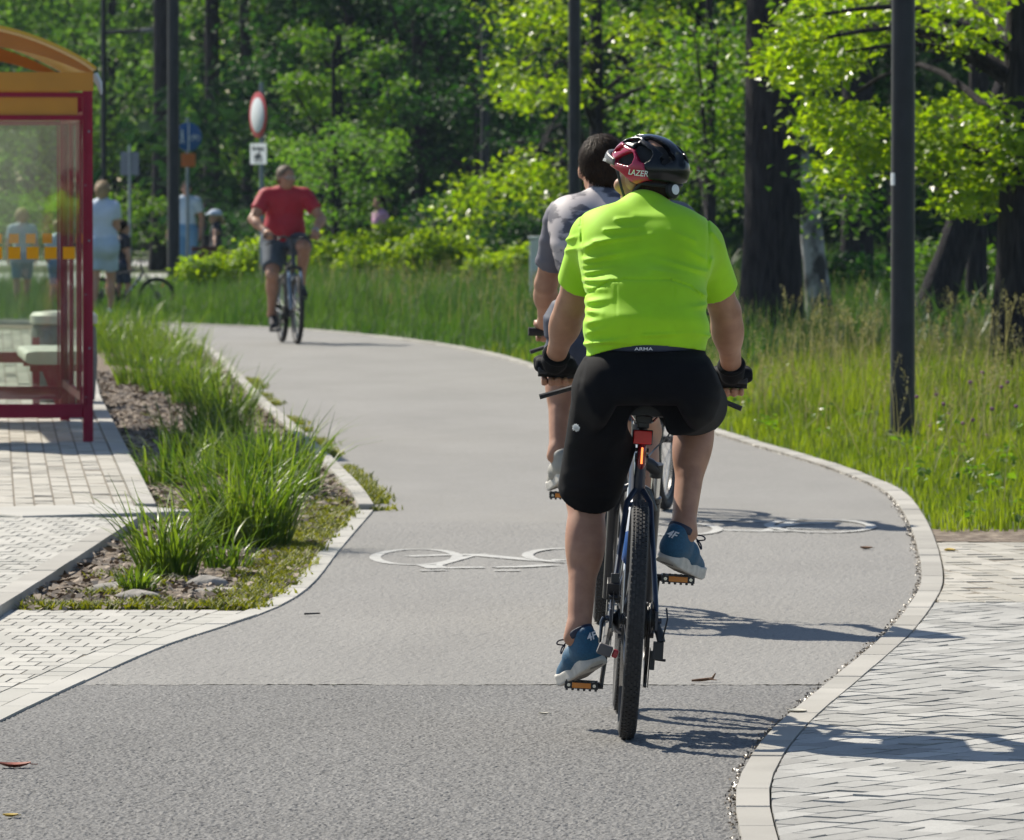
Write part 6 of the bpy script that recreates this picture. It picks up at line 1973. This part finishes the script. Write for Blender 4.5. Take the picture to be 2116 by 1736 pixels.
def shoe(root, M, so, sx, vox):
    vx = 0.0045 if vox < 0.01 else 0.009
    up = [cap((0, 0.028, 0.045), (0, 0.12, 0.048), 0.037, 0.037), cap((0, 0.12, 0.045), (sx * -0.004, 0.225, 0.028), 0.039, 0.033), cap((0, 0.022, 0.05), (0, 0.012, 0.088), 0.034, 0.030), cap((0, 0.05, 0.06), (0, 0.055, 0.085), 0.036, 0.036)]
    f = Field(up, vx, 0.02)
    f.many(up, 0, 0.02); f.sub(cap((0, 0.045, 0.10), (0, 0.045, 0.13), 0.031, 0.034)); f.cut((0, 0.16, 1), (0, 0.03, 0.104)); f.cut((0, 0, -1), (0, 0, 0.016))
    o = f.build('shoe', so['mat'], root, M)
    fo = [cap((0, 0.036, 0.012), (0, 0.13, 0.012), 0.038, 0.034), cap((0, 0.13, 0.012), (sx * -0.006, 0.225, 0.016), 0.038, 0.043)]
    f = Field(fo, vx, 0.02); f.many(fo, 0, 0.02)
    X, Y, Z = f.ax[0][:, None, None], f.ax[1][None, :, None], f.ax[2][None, None, :]
    d2 = np.minimum(*[pdist(cap(np.array(p[1]) * (1, 1, 0), np.array(p[2]) * (1, 1, 0), p[3], p[4]), X, Y, Z * 0) for p in fo])
    top = 0.030 + 0.016 * np.clip((0.09 - Y) / 0.09, 0, 1) + 0.010 * np.clip((Y - 0.2) / 0.06, 0, 1)
    bot = -0.004 + 0.03 * np.clip((Y - 0.20) / 0.07, 0, 1) ** 2 + 0.016 * np.clip((0.03 - Y) / 0.035, 0, 1) ** 2
    f.f = np.maximum(np.maximum(d2 + 0.12 * (np.clip(Z - 0.02, -1, 0.03)), np.maximum(Z - top, bot - Z) * 0.9) - 0.0, -1).astype(np.float32)
    so_ = f.build('sole', so['sole'], o, M)
    if so.get('detail'):
        for pc, ps in (((0, 0.030, 0.001), (0.042, 0.030, 0.010)), ((0, 0.14, -0.004), (0.052, 0.085, 0.004))):
            m = MB(); m.box(pc, ps)
            v = np.array(m.v) @ np.array(M)[:3, :3].T + np.array(M)[:3, 3]; m.v = [tuple(p) for p in v]; m.build('outsole_pad', M_sole2, so_, bevel=0.003)
        Mt = np.array(M) @ frame((0, -0.0215, 0.076), (1, 0, 0), (0, 0.12, 0.99), (0, -0.99, 0.12))
        text('heel_logo', '4F', 0.030, M_wht, o, Mt, 0.0012, 0.25)
        c = [cap((0, 0.03, 0.103), (0, 0.06, 0.103), 0.037, 0.037)]
        f = Field(c, 0.004, 0.02); f.many(c, 0, 0.01); f.sub(cap((0, 0.045, 0.06), (0, 0.045, 0.16), 0.029, 0.029)); f.cut((0, 0.16, 1), (0, 0.03, 0.112)); f.cut((0, -0.16, -1), (0, 0.03, 0.09)); f.build('collar', M_navysh, o, M)
        m = MB()
        for t in np.linspace(0, 1, 5): m.tube([(-0.02 + 0.003 * t, 0.10 + 0.07 * t, 0.083 - 0.02 * t), (0, 0.10 + 0.07 * t, 0.09 - 0.022 * t), (0.02 - 0.003 * t, 0.10 + 0.07 * t, 0.083 - 0.02 * t)], 0.003, 6)
        for a in (0.6, 3.8): m.tube(spline([(sx * 0.01, 0.095, 0.093), (sx * 0.028, 0.088, 0.100 + 0.008 * math.sin(a)), (sx * 0.052, 0.08, 0.095 + 0.020 * math.sin(a)), (sx * 0.058, 0.08, 0.085 + 0.024 * math.sin(a)), (sx * 0.034, 0.088, 0.090)], 5), 0.0022, 6)
        v = np.array(m.v) @ np.array(M)[:3, :3].T + np.array(M)[:3, 3]; m.v = [tuple(p) for p in v]; m.build('laces', M_navysh, o)
    if so.get('sock'):
        c = [cap((0, 0.042, 0.06), (0, 0.042, 0.135), 0.036, 0.036)]
    return o


# ---------------------------------------------------------------- the rider in lime green
cx1 = 0.060
J1 = rider(cx=cx1, left_down=True, head_yaw=R(46), head_pitch=R(-4), grip=0.275)
J1['head'] = V3(0.068, 0.425, 1.640)
J1['sL'] = V3(-0.090, 0.345, 1.455); J1['sR'] = V3(0.222, 0.345, 1.432)
J1['eL'] = V3(-0.158, 0.485, 1.255); J1['eR'] = V3(0.303, 0.485, 1.240)
_c, _s = math.cos(R(3.4)), math.sin(R(3.4))
for _q, _sx in (('L', -1), ('R', 1)):                     # hands where the leaning bar carries the grips
    J1['p' + _q] = V3(_sx * 0.268 * _c + 1.037 * _s, 0.772, 1.037 * _c - _sx * 0.268 * _s)
    J1['w' + _q] = J1['p' + _q] + V3(0.0, -0.085, 0.036)
J1['bL'] = V3(-0.144, 0.395, 0.132); J1['bR'] = V3(0.186, 0.488, 0.443); J1['kR'][0] += 0.008


CREASES = ((500, 830, 640, 772, 20, 6), (560, 795, 900, 750, 14, 6), (620, 725, 830, 708, 11, 4.5), (690, 660, 790, 652, 11, 4), (500, 905, 720, 865, 17, 7), (500, 940, 640, 925, 15, 6), (505, 980, 680, 945, 14, 6), (505, 1024, 690, 1018, 16, 7),
           (510, 1065, 620, 1078, 14, 4), (520, 1150, 650, 1130, 20, 6), (520, 1205, 600, 1215, 18, 6), (520, 1272, 590, 1260, 20, 6), (520, 1332, 620, 1310, 16, 5), (1225, 975, 900, 885, 17, 5), (1160, 790, 1010, 725, 16, 4), (1220, 900, 1080, 830, 16, 4.5),
           (1215, 1112, 1120, 1060, 18, 5), (1220, 1170, 1110, 1182, 16, 5), (1245, 1350, 1150, 1340, 14, 6), (500, 1400, 850, 1345, 13, 6), (850, 1345, 1200, 1328, 12, 5), (560, 1385, 1000, 1390, 11, 4), (380, 790, 470, 762, 13, 5), (395, 850, 480, 832, 13, 5),
           (1270, 740, 1350, 850, 15, 4), (1262, 900, 1240, 1000, 12, 6), (640, 870, 1000, 815, 22, 2.5), (900, 960, 1180, 1000, 22, 2.5), (800, 640, 1150, 640, 25, 2), (700, 1230, 1100, 1260, 30, 2),
           (510, 1110, 640, 1030, 5, -3.5), (640, 1030, 740, 1018, 5, -3.5), (740, 1018, 1010, 1018, 5, -3.5), (1010, 1018, 1130, 1060, 5, -3.5), (1130, 1060, 1195, 1112, 5, -3.5), (497, 590, 480, 700, 5, -3), (480, 700, 492, 880, 5, -3), (1243, 655, 1236, 900, 5, -3), (690, 1050, 690, 1330, 4, -1.5), (1030, 1050, 1040, 1330, 4, -1.5))


def folds1(X, Y, Z):
    px = ((X + 0.333) * 698 + 1058) * 1.9357; py = ((1.62 - Z) * 698 + 383) * 1.9357
    px = (px - 2000) / 0.668; py = (py - 440) / 0.668
    out = 0
    for x0, y0, x1, y1, w, a in CREASES:
        dx, dy = x1 - x0, y1 - y0; L2 = dx * dx + dy * dy
        t = ((px - x0) * dx + (py - y0) * dy) / L2; tc = np.clip(t, 0, 1)
        d2 = (px - x0 - tc * dx) ** 2 + (py - y0 - tc * dy) ** 2
        out = out - a * 0.0017 * np.exp(-d2 / (w * w * 0.85)) * (np.clip(1.15 - tc, 0.25, 1) if a > 0 else 1)
    return out * (Y < 0.40)


SHORT_CREASES = ((1200, 790, 1225, 850, 8, 4), (1190, 800, 1185, 900, 9, 3), (1225, 850, 1290, 905, 9, 4), (1180, 920, 1270, 900, 10, 3.5), (1172, 985, 1265, 960, 9, 4), (1168, 1020, 1255, 1012, 7, 4), (1166, 1034, 1262, 1034, 3, -3), (1300, 800, 1230, 880, 12, 3.5), (1310, 815, 1255, 930, 12, 3.5),
                 (1390, 790, 1480, 830, 12, 4), (1385, 810, 1470, 860, 11, 4), (1395, 850, 1480, 872, 7, 3.5), (1460, 750, 1485, 800, 9, 4), (1210, 735, 1465, 735, 5, -2.5), (1330, 740, 1336, 822, 4, -2), (1208, 745, 1196, 800, 3, -3), (1470, 745, 1484, 790, 3, -3), (1240, 760, 1300, 790, 16, 2.5), (1370, 780, 1440, 765, 16, 2.5))


def folds_sh(X, Y, Z):
    px = (X + 0.333) * 702 + 1058; py = (1.62 - Z) * 702 + 383
    out = 0
    for x0, y0, x1, y1, w, a in SHORT_CREASES:
        dx, dy = x1 - x0, y1 - y0; tc = np.clip(((px - x0) * dx + (py - y0) * dy) / (dx * dx + dy * dy), 0, 1)
        out = out - a * 0.0011 * np.exp(-((px - x0 - tc * dx) ** 2 + (py - y0 - tc * dy) ** 2) / (w * w))
    return out * (Y < 0.36)


def under_saddle(f, extra):
    X, Y, Z = f.ax[0][:, None, None], f.ax[1][None, :, None], f.ax[2][None, None, :]
    x = X - cx1
    slot = np.sqrt(x ** 2 + (Z - 0.916) ** 2) - (0.054 + extra * 2.2)
    slot = np.maximum(slot, Y - 0.34)
    back = np.maximum(Z - (0.974 + extra), Y - (0.098 + extra)) + 0 * x
    back = np.maximum(back, np.abs(x) - 0.095 - 0.5 * (0.96 - Z))
    g = np.minimum(slot, back); k = 0.040
    h = np.clip(0.5 + 0.5 * (f.f + g) / k, 0, 1)
    f.f = (f.f * h + (-g) * (1 - h) + k * h * (1 - h)).astype(np.float32)


def hem1(f):
    X, Z = f.ax[0][:, None, None], f.ax[2][None, None, :]
    x = X - cx1
    z = 1.149 - 0.036 * np.clip(-x / 0.17, 0, 1.2) ** 2 - 0.018 * np.clip(x / 0.17, 0, 1.2) ** 2
    f.f = np.maximum(f.f, (z - Z).astype(np.float32))


def lower_back(P):
    J = P['J']
    return [ell((cx1, 0.115, 1.20), (0.184, 0.128, 0.10)), ell((cx1, 0.175, 1.29), (0.172, 0.128, 0.10))]


P1 = person('person in a lime green jersey and red and black helmet riding away on the path', J1,
            dict(vox=0.0062, carve=under_saddle, shirt=dict(mat=M_lime, sleeve=0.66, infl=0.015, hem=1.05, carve=hem1, fold=folds1, extra=lower_back, sw=0.97, vox=0.005, sk=0.030, name='jersey', hemn=(0.0, 0.05, -1)),
                 bottom=dict(mat=M_shorts, t=0.93, infl=0.020, flare=1.18, fold=folds_sh, waist=0.099, vox=0.006), shoes=dict(mat=M_teal, sole=M_sole, pedal=True, detail=True, toe=21, scale=1.06), lw=1.04, armw=1.06), (X1, Y1, 0.004))
r1 = P1['root']
# waistband showing under the jersey, with its lettering
wb = Field([ell((cx1, 0.118, 1.155), (0.168, 0.124, 0.05))], 0.006, 0.03); wb.add(ell((cx1, 0.122, 1.155), (0.160, 0.122, 0.10)), 0.006, 0.01); wb.cut((0, 0, 1), (0, 0, 1.17)); wb.cut((0, 0, -1), (0, 0, 1.13))
wbo = wb.build('waistband', M_navy, r1)
text('waistband_text', 'ARMA', 0.013, M_wht, wbo, frame((cx1 - 0.01, -0.0095, 1.139), (1, 0, 0), (0, 0, 1), (0, -1, 0)), 0.001, 0, None, 1.5)
# gloves: hand shape a little fuller, ending at the first finger joints
for q, sx in (('L', -1), ('R', 1)):
    g = J1['p' + q]; Wp = J1['w' + q]
    d = nrm(J1['e' + q] - Wp)
    pr = [cap(Wp + d * 0.035, Wp, 0.0300, 0.0305), cap(Wp, g + V3(-sx * 0.005, -0.020, 0.026), 0.0335, 0.032), cap(g + V3(-0.040, 0.006, 0.030), g + V3(0.040, 0.006, 0.030), 0.021, 0.021), cap(g + V3(-0.034, -0.030, 0.022), g + V3(0.040, -0.028, 0.022), 0.0225, 0.0225), cap(g + V3(-sx * 0.036, -0.028, 0.024), g + V3(-sx * 0.060, -0.010, 0.010), 0.0155, 0.015), cap(g + V3(-0.04, 0.03, 0.016), g + V3(0.04, 0.03, 0.016), 0.0165, 0.0165)]
    ff = Field(pr, 0.0042, 0.03); ff.many(pr, 0.003, 0.014); ff.bend(lambda X, Y, Z: 0.0012 * np.sin(Z * 220 + X * 60)); ff.sub(cap(Wp + d * 0.07, Wp + d * 0.02, 0.029, 0.029)); ff.cut(d, Wp + d * 0.038)
    gl = ff.build('glove', M_glove, r1)
    m = MB(); m.box(g + V3(sx * 0.010, -0.046, 0.010), (0.078, 0.016, 0.022), rotm((0, 1, 0), sx * 0.06)); m.build('palm_pad', M_glovep, gl, bevel=0.005)
    c = Wp + d * 0.030; m = MB(); m.ring(c, d, 0.0345, 0.0085, 32, 8); m.build('cuff', M_glove, gl)

# helmet
hp1, HR1, rr1, ff1, uu1 = P1['hp'], P1['HR'], P1['r'], P1['f'], P1['u']
HCo = hp1(0, -0.006, 0.034)
HE = np.array((0.095, 0.127, 0.094))
tilt = rotm((1, 0, 0), R(9)); HM = HR1 @ tilt
def hl(x, y, z): return HCo + HM @ np.array((x, y, z), float)
shell = [ell(HCo, HE, HM), ell(hl(0, -0.035, -0.012), (0.089, 0.102, 0.081), HM)]
def helmet_field():
    f = Field(shell, 0.0034, 0.03)
    f.many(shell, 0, 0.03)
    def sp(sx, y, ph, k=1.0):
        q = math.sqrt(max(0.05, 1 - (y / 0.133) ** 2)) * k; y *= 0.94
        return hl(sx * q * 0.095 * math.sin(R(ph)), y, q * 0.094 * math.cos(R(ph)))
    for sx in (-1, 1):
        for y0, p0, r0, y1, p1, r1 in ((0.055, 82, 0.008, -0.004, 77, 0.023), (-0.022, 50, 0.014, -0.060, 66, 0.024), (-0.030, 24, 0.013, -0.098, 32, 0.018), (0.095, 58, 0.008, 0.048, 55, 0.013), (0.095, 15, 0.010, 0.020, 15, 0.012), (-0.112, 64, 0.015, -0.118, 42, 0.016), (0.060, 34, 0.009, 0.000, 36, 0.012)):
            f.sub(cap(sp(sx, y0, p0), sp(sx, y1, p1), r0, r1)); f.sub(cap(sp(sx, y0, p0, 0.86), sp(sx, y1, p1, 0.86), r0, r1))
    f.sub(cap(hl(0, -0.130, 0.046), hl(0, -0.138, 0.020), 0.016, 0.014))
    f.sub(ell(HCo - HM @ np.array((0, 0, 0.012)), (0.077, 0.106, 0.089), HM))
    X, Y, Z = f.ax[0][:, None, None], f.ax[1][None, :, None], f.ax[2][None, None, :]
    lx = (X - HCo[0]) * HM[0, 0] + (Y - HCo[1]) * HM[1, 0] + (Z - HCo[2]) * HM[2, 0]
    ly = (X - HCo[0]) * HM[0, 1] + (Y - HCo[1]) * HM[1, 1] + (Z - HCo[2]) * HM[2, 1]
    lz = (X - HCo[0]) * HM[0, 2] + (Y - HCo[1]) * HM[1, 2] + (Z - HCo[2]) * HM[2, 2]
    rim = -0.016 - 0.036 * np.exp(-((ly + 0.035) / 0.045) ** 2) - 0.030 * np.clip((-ly - 0.06) / 0.08, 0, 1) + 0.012 * np.clip((ly - 0.04) / 0.08, 0, 1)
    f.f = np.maximum(f.f, (rim - lz).astype(np.float32))
    red = np.maximum(np.maximum(lz - 0.056 - 0.20 * np.clip(ly - 0.02, -0.05, 1), -ly - 0.068 + 0.35 * lz), 0.036 - np.abs(lx)).astype(np.float32)
    return f, red
fa, red = helmet_field(); base = fa.f.copy()
fa.f = np.maximum(base, -red); helm = fa.build('helmet', M_helm_k, r1)
fa.f = np.maximum(base - 0.0006, red); fa.build('red_shell', M_helm_r, helm)
li = Field([ell(HCo, (0.088, 0.120, 0.094), HM)], 0.006, 0.03); li.add(ell(HCo - HM @ np.array((0, 0, 0.006)), (0.0815, 0.109, 0.0895), HM), 0, 0.01); li.cut(-uu1, HCo - uu1 * 0.012); li.build('helmet_liner', M_foam, helm)
vs = Field([ell(hl(0, 0.135, 0.004), (0.10, 0.05, 0.03), HM)], 0.004, 0.04); vs.add(ell(HCo, HE + (0.002, 0.030, 0.0), HM), 0.0, 0.01); vs.sub(ell(HCo - HM @ np.array((0, 0.004, 0.0)), HE + (-0.003, 0.012, -0.003), HM))
vs.cut(-HM[:, 2] + HM[:, 1] * 0.1, hl(0, 0, -0.010)); vs.cut(HM[:, 2] - HM[:, 1] * 0.25, hl(0, 0.07, 0.020)); vs.cut(-HM[:, 1], hl(0, 0.056, 0)); vso = vs.build('visor', M_visor, helm)


def onto_field(f, grid, c, off):
    def w(V):
        out = V.copy()
        for i, p in enumerate(V):
            d = nrm(p - c); done = False
            for t in np.arange(0.24, 0.05, -0.0006):
                q = c + d * t; j = tuple(int(round((q[k] - f.lo[k]) / f.vox)) for k in range(3))
                if all(0 <= j[k] < grid.shape[k] for k in range(3)) and grid[j] < 0.0012:
                    out[i] = q + d * off; done = True; break
            out[i] = out[i] + (np.dot(p - V.mean(0), d)) * 0
        return out
    return w


def onto(E, c, off):
    def w(V):
        q = (V - c) @ HM; k0 = np.sqrt(((q / E) ** 2).sum(1)); s = (1 + off / 0.11) / k0
        return c + (q * s[:, None]) @ HM.T
    return w


def on_side(lx, ly, lz):                    # a frame on the left side of the helmet: x to the back, y up
    p = np.array((lx, ly, lz)); n = nrm(p / HE ** 2)
    y = nrm(np.array((0, 0, 1.0)) - n * n[2]); x = np.cross(y, n)
    return frame(HCo + HM @ p, HM @ x, HM @ y, HM @ n)
text('helmet_logo', 'LAZER', 0.025, M_wht, helm, on_side(-0.100, -0.050, -0.019), 0.0, 0.25, onto_field(fa, base, HCo, 0.0016), 1.0)
text('visor_logo', 'LAZER', 0.0125, M_wht, vso, on_side(-0.074, 0.118, 0.008), 0.0, 0.2, onto(HE + (0.004, 0.033, 0.002), HCo, 0.0015), 1.0)
m = MB()
for sx in (-1, 1):
    m.tube([hl(sx * 0.080, 0.050, -0.014), hp1(sx * 0.082, 0.030, -0.030), hp1(sx * 0.072, 0.022, -0.075), hp1(sx * 0.03, 0.030, -0.115)], 0.0052, 8, flat=(HM[:, 0], 0.4)); m.tube([hl(sx * 0.074, -0.070, -0.030), hp1(sx * 0.083, -0.030, -0.035), hp1(sx * 0.074, 0.018, -0.070)], 0.0050, 8, flat=(HM[:, 0], 0.4))
m.build('strap', M_strap, helm)
m = MB(); m.tube([hp1(0.084 * math.sin(a), -0.018 - 0.090 * math.cos(a), -0.034 + 0.02 * (1 - math.cos(a))) for a in np.linspace(-1.75, 1.75, 25)], 0.0055, 8)
m.build('head_ring', M_strap, helm)
dl = MB(); c = hp1(-0.010, -0.110, -0.045); dl.lathe([(0.012, -0.012), (0.026, -0.006), (0.026, 0.004), (0.018, 0.010)], c, -ff1, 20); dlo = dl.build('fit_dial', M_strap, helm)
dl = MB(); dl.lathe([(0.0145, 0.0), (0.0155, 0.003), (0.010, 0.005)], c + (-ff1) * 0.009, -ff1, 20); dl.build('dial_button', M_wht, dlo)
# short hair at the back of the neck
hn = Field([ell(hp1(0, -0.030, -0.02), (0.075, 0.078, 0.085), HR1)], 0.006, 0.03); hn.add(ell(hp1(0, -0.032, -0.015), (0.0765, 0.078, 0.085), HR1), 0, 0.01); hn.cut(ff1 * 0.8 + uu1 * 0.1, hp1(0, 0.000, 0)); hn.cut(-uu1, hp1(0, 0, -0.070)); hn.build('hair', M_hair_d, r1)

# ---------------------------------------------------------------- the rider ahead, in grey camouflage
J2 = rider(cx=0.012, left_down=False, lift=0.015, upright=0.03, wide=0.84, head_yaw=R(12), grip=0.205, bar=(0.785, 1.06), elbow=0.0)
P2 = person('dark-haired person in a grey camouflage jersey riding ahead of the lime-shirted person', J2,
            dict(vox=0.0095, left_down=False, hair=(M_hair_d, 'short'), shirt=dict(mat=M_camo, sleeve=0.05, infl=0.012, hem=1.17, name='jersey', fold=lambda X, Y, Z: -0.004 * np.clip(np.sin(Z * 75 + 14 * X), 0, 1) * (Z < 1.42)),
                 bottom=dict(mat=M_navy, t=0.72, infl=0.014, waist=0.16), shoes=dict(mat=mat('grey shoe', (0.30, 0.29, 0.26), 0.7), sole=M_sole, pedal=True)), (X2, Y2, 0.006), R(0.5))
for q in 'LR':
    S, E = J2['s' + q], J2['e' + q]; e = S + (E - S) * 0.72
    ff = Field([cap(S, e, 0.07, 0.06)], 0.008, 0.04); ff.add(cap(S + V3(0, 0, .004), e, 0.060, 0.050), 0.008, 0.01); ff.cut(nrm(e - S), e); ff.cut(V3(1 if q == 'L' else -1, 0, -0.1), S + V3(0.022 if q == 'L' else -0.022, 0, 0)); ff.bend(lambda X, Y, Z: -0.004 * np.clip(np.sin(Z * 80 + X * 20), 0, 1)); so_ = ff.build('sleeve', M_greysl, P2['root'])
    m = MB(); sx = -1 if q == 'L' else 1
    m.tube([S + V3(-sx * 0.05, 0.0, 0.082), S + V3(-sx * 0.028, -0.055, 0.065), S + V3(-sx * 0.015, -0.080, 0.01), S + V3(-sx * 0.012, -0.070, -0.06)], 0.004, 6); m.build('seam_piping', M_redseam, so_)
ff = Field([ell((0.0, 0.02, 1.14), (0.19, 0.15, 0.13))], 0.012, 0.03); ff.add(ell((0.0, 0.10, 1.10), (0.20, 0.16, 0.13)), 0.01, 0.01); ff.cut((0, 0, -1), (0, 0, 1.05)); ff.cut((0, 0, 1), (0, 0, 1.26)); ff.bend(lambda X, Y, Z: -0.006 * np.clip(np.sin(Z * 90 + X * 25), 0, 1)); ff.build('waist_wrap', M_navy, P2['root'])

# ---------------------------------------------------------------- the foremost rider, nearly hidden
J3 = rider(cx=0.02, left_down=True, lift=-0.02)
P3 = person('foremost person in blue grey, almost hidden behind the lime-shirted person', J3,
            dict(vox=0.013, hair=(M_hair_d, 'short'), shirt=dict(mat=M_greysl, sleeve=0.6, infl=0.012, hem=1.12), bottom=dict(mat=M_navy, t=0.8, infl=0.014), shoes=dict(mat=M_navysh, sole=M_sole, pedal=True)), (X3, Y3, 0.006), R(-10))

# ---------------------------------------------------------------- the man in red
J4 = rider(cx=0.0, left_down=False, lift=0.03, upright=0.10, wide=1.18, grip=0.25, bar=(0.705, 1.096), head_yaw=R(28), elbow=0.10)
P4 = person('heavy-set person in a red shirt and slate shorts cycling toward the viewer', J4,
            dict(vox=0.013, left_down=False, fat=1.26, armw=1.15, lw=1.12, skin=M_skin, hair=(M_hair_g, 'short'), shirt=dict(mat=M_redshirt, sleeve=0.62, infl=0.014, hem=0.985, sw=1.2), bottom=dict(mat=M_slate, t=0.80, infl=0.016, flare=1.3),
                 shoes=dict(mat=M_dkcl, sole=M_dkcl, pedal=True)), (XR, YR, 0.006), RZ_RED)
m = MB()
for sx in (-1, 1): m.ring(P4['hp'](sx * 0.032, 0.098, 0.004), P4['f'], 0.020, 0.0022, 20, 6); m.tube([P4['hp'](sx * 0.052, 0.094, 0.008), P4['hp'](sx * 0.081, 0.0, 0.008)], 0.0022, 6)
m.tube([P4['hp'](-0.012, 0.104, 0.008), P4['hp'](0.012, 0.104, 0.008)], 0.0022, 6); m.build('glasses', M_watch, P4['root'])
for q in 'LR':
    m = MB(); m.ring(J4['w' + q] + nrm(J4['e' + q] - J4['w' + q]) * 0.02, nrm(J4['e' + q] - J4['w' + q]), 0.034, 0.008, 24, 6); m.build('watch' if q == 'L' else 'bracelet', M_watch, P4['root'])

# ---------------------------------------------------------------- people at the far left
def put(u, D): return ((u - 1058) / F_PX * D, D, 0.004)


D = 88.0
J = stander(1.66, 0.09, 'front', True)
person('blond person in a white top and white shorts walking away beside the bus shelter', J,
       dict(vox=0.015, fem=True, fat=1.12, skin=M_skin2, hair=(M_hair_b, 'long'), shirt=dict(mat=M_paleblue, sleeve=0.55, infl=0.016, hem=0.88, sw=1.1), bottom=dict(mat=M_paleblue2, t=0.72, infl=0.022, flare=1.25), shoes=dict(mat=M_paleblue2, sole=M_sole)), put(212, D), R(-6))
J = stander(1.15, 0.06)
person('child in a dark top standing at the small bicycle', J, dict(vox=0.015, skin=M_skin2, hair=(M_hair_d, 'short'), shirt=dict(mat=M_dkcl, sleeve=0.6, infl=0.014, hem=0.58), bottom=dict(mat=M_navy, t=0.8, infl=0.018), shoes=dict(mat=M_dkcl, sole=M_sole)), put(253, 91.3), R(-60))
J = stander(1.16, 0.08)
person('child in a pale shirt and blue shorts seen through the shelter glass', J, dict(vox=0.015, skin=M_skin2, hair=(M_hair_b, 'short'), shirt=dict(mat=M_paleblue, sleeve=0.6, infl=0.014, hem=0.60), bottom=dict(mat=M_blue2, t=0.85, infl=0.02), shoes=dict(mat=M_navysh, sole=M_sole)), put(122, 90.5), R(-20))
J = stander(1.30, 0.06)
person('blond child with loose hair seen through the left part of the shelter glass', J, dict(vox=0.015, skin=M_skin2, fem=True, hair=(M_hair_b, 'bob'), shirt=dict(mat=M_paleblue2, sleeve=0.6, infl=0.014, hem=0.66), bottom=dict(mat=M_blue2, t=0.8, infl=0.02), shoes=dict(mat=M_navysh, sole=M_sole)), put(46, 92.0), R(10))
J = stander(1.66, 0.08)
J['wR'] = V3(0.30, 0.03, 0.86)
person('tall person in pale blue half hidden behind the tall lamp post', J, dict(vox=0.018, hair=(M_hair_d, 'short'), shirt=dict(mat=M_paleblue2, sleeve=0.6, infl=0.016, hem=0.84), bottom=dict(mat=M_blue2, t=1.5, infl=0.02), shoes=dict(mat=M_dkcl, sole=M_sole)), put(386, 116), R(175))
J = stander(1.20, 0.08, fem=True)
J['eL'] = V3(-0.22, 0.04, 0.80); J['wL'] = V3(-0.36, 0.06, 0.70)
gk = person('girl with a pale blue cap and a blond ponytail holding out a hand', J, dict(vox=0.015, skin=M_skin2, fem=True, hair=(M_hair_b, 'pony'), shirt=dict(mat=M_dkcl, sleeve=0.3, infl=0.012, hem=0.60), bottom=dict(mat=M_dkcl, t=0.8, infl=0.02), shoes=dict(mat=M_navysh, sole=M_sole)), put(446, 112), R(100))
h_ = gk['hp']; fc = Field([ell(h_(0, -0.01, 0.05), np.array((0.085, 0.10, 0.075)), gk['HR'])], 0.012, 0.05); fc.add(ell(h_(0, -0.01, 0.05), np.array((0.084, 0.104, 0.075)), gk['HR']), 0.008, 0.01); fc.add(ell(h_(0, 0.12, 0.052), np.array((0.06, 0.06, 0.010)), gk['HR']), 0.004, 0.01); fc.cut(-gk['u'], h_(0, 0, 0.035)); fc.build('cap', M_paleblue, gk['root'])
J = stander(1.44, 0.02, fem=True, yaw=R(20))
person('dark-haired person in a pink top behind the lime shrubs', J, dict(vox=0.016, skin=M_skin, fem=True, hair=(M_hair_d, 'bob'), shirt=dict(mat=M_pink, sleeve=0.5, infl=0.016, hem=0.70), bottom=dict(mat=M_dkcl, t=1.4, infl=0.02), shoes=dict(mat=M_dkcl, sole=M_sole)), put(785, 107), R(120))
J = stander(1.02, 0.02, fem=True)
person('small dark-haired person low behind the lime shrubs beside the handlebar of the red-shirted cyclist', J, dict(vox=0.016, skin=M_skin, hair=(M_hair_d, 'bob'), shirt=dict(mat=M_dkcl, sleeve=0.5, infl=0.016, hem=0.54), bottom=dict(mat=M_dkcl, t=1.4, infl=0.02), shoes=dict(mat=M_dkcl, sole=M_sole)), put(668, 107.5), R(150))
# ================================================================ thin blue haze added to lift and tint the far shadows
hz = bpy.data.materials.new('added haze'); hz.use_nodes = True
_n = hz.node_tree.nodes; _n.remove(_n['Principled BSDF'])
_v = _n.new('ShaderNodeVolumePrincipled'); _v.inputs['Color'].default_value = (0.62, 0.78, 1.0, 1); _v.inputs['Density'].default_value = 0.00012; _v.inputs['Anisotropy'].default_value = 0.3
hz.node_tree.links.new(_v.outputs[0], _n['Material Output'].inputs['Volume'])
tag(MB().box((0, 130, 8.0), (150, 290, 18.0)).build('haze', hz, smooth=False), 'faint blue added haze that lifts the shadows between the near path and the wood', 'haze', kind='stuff')
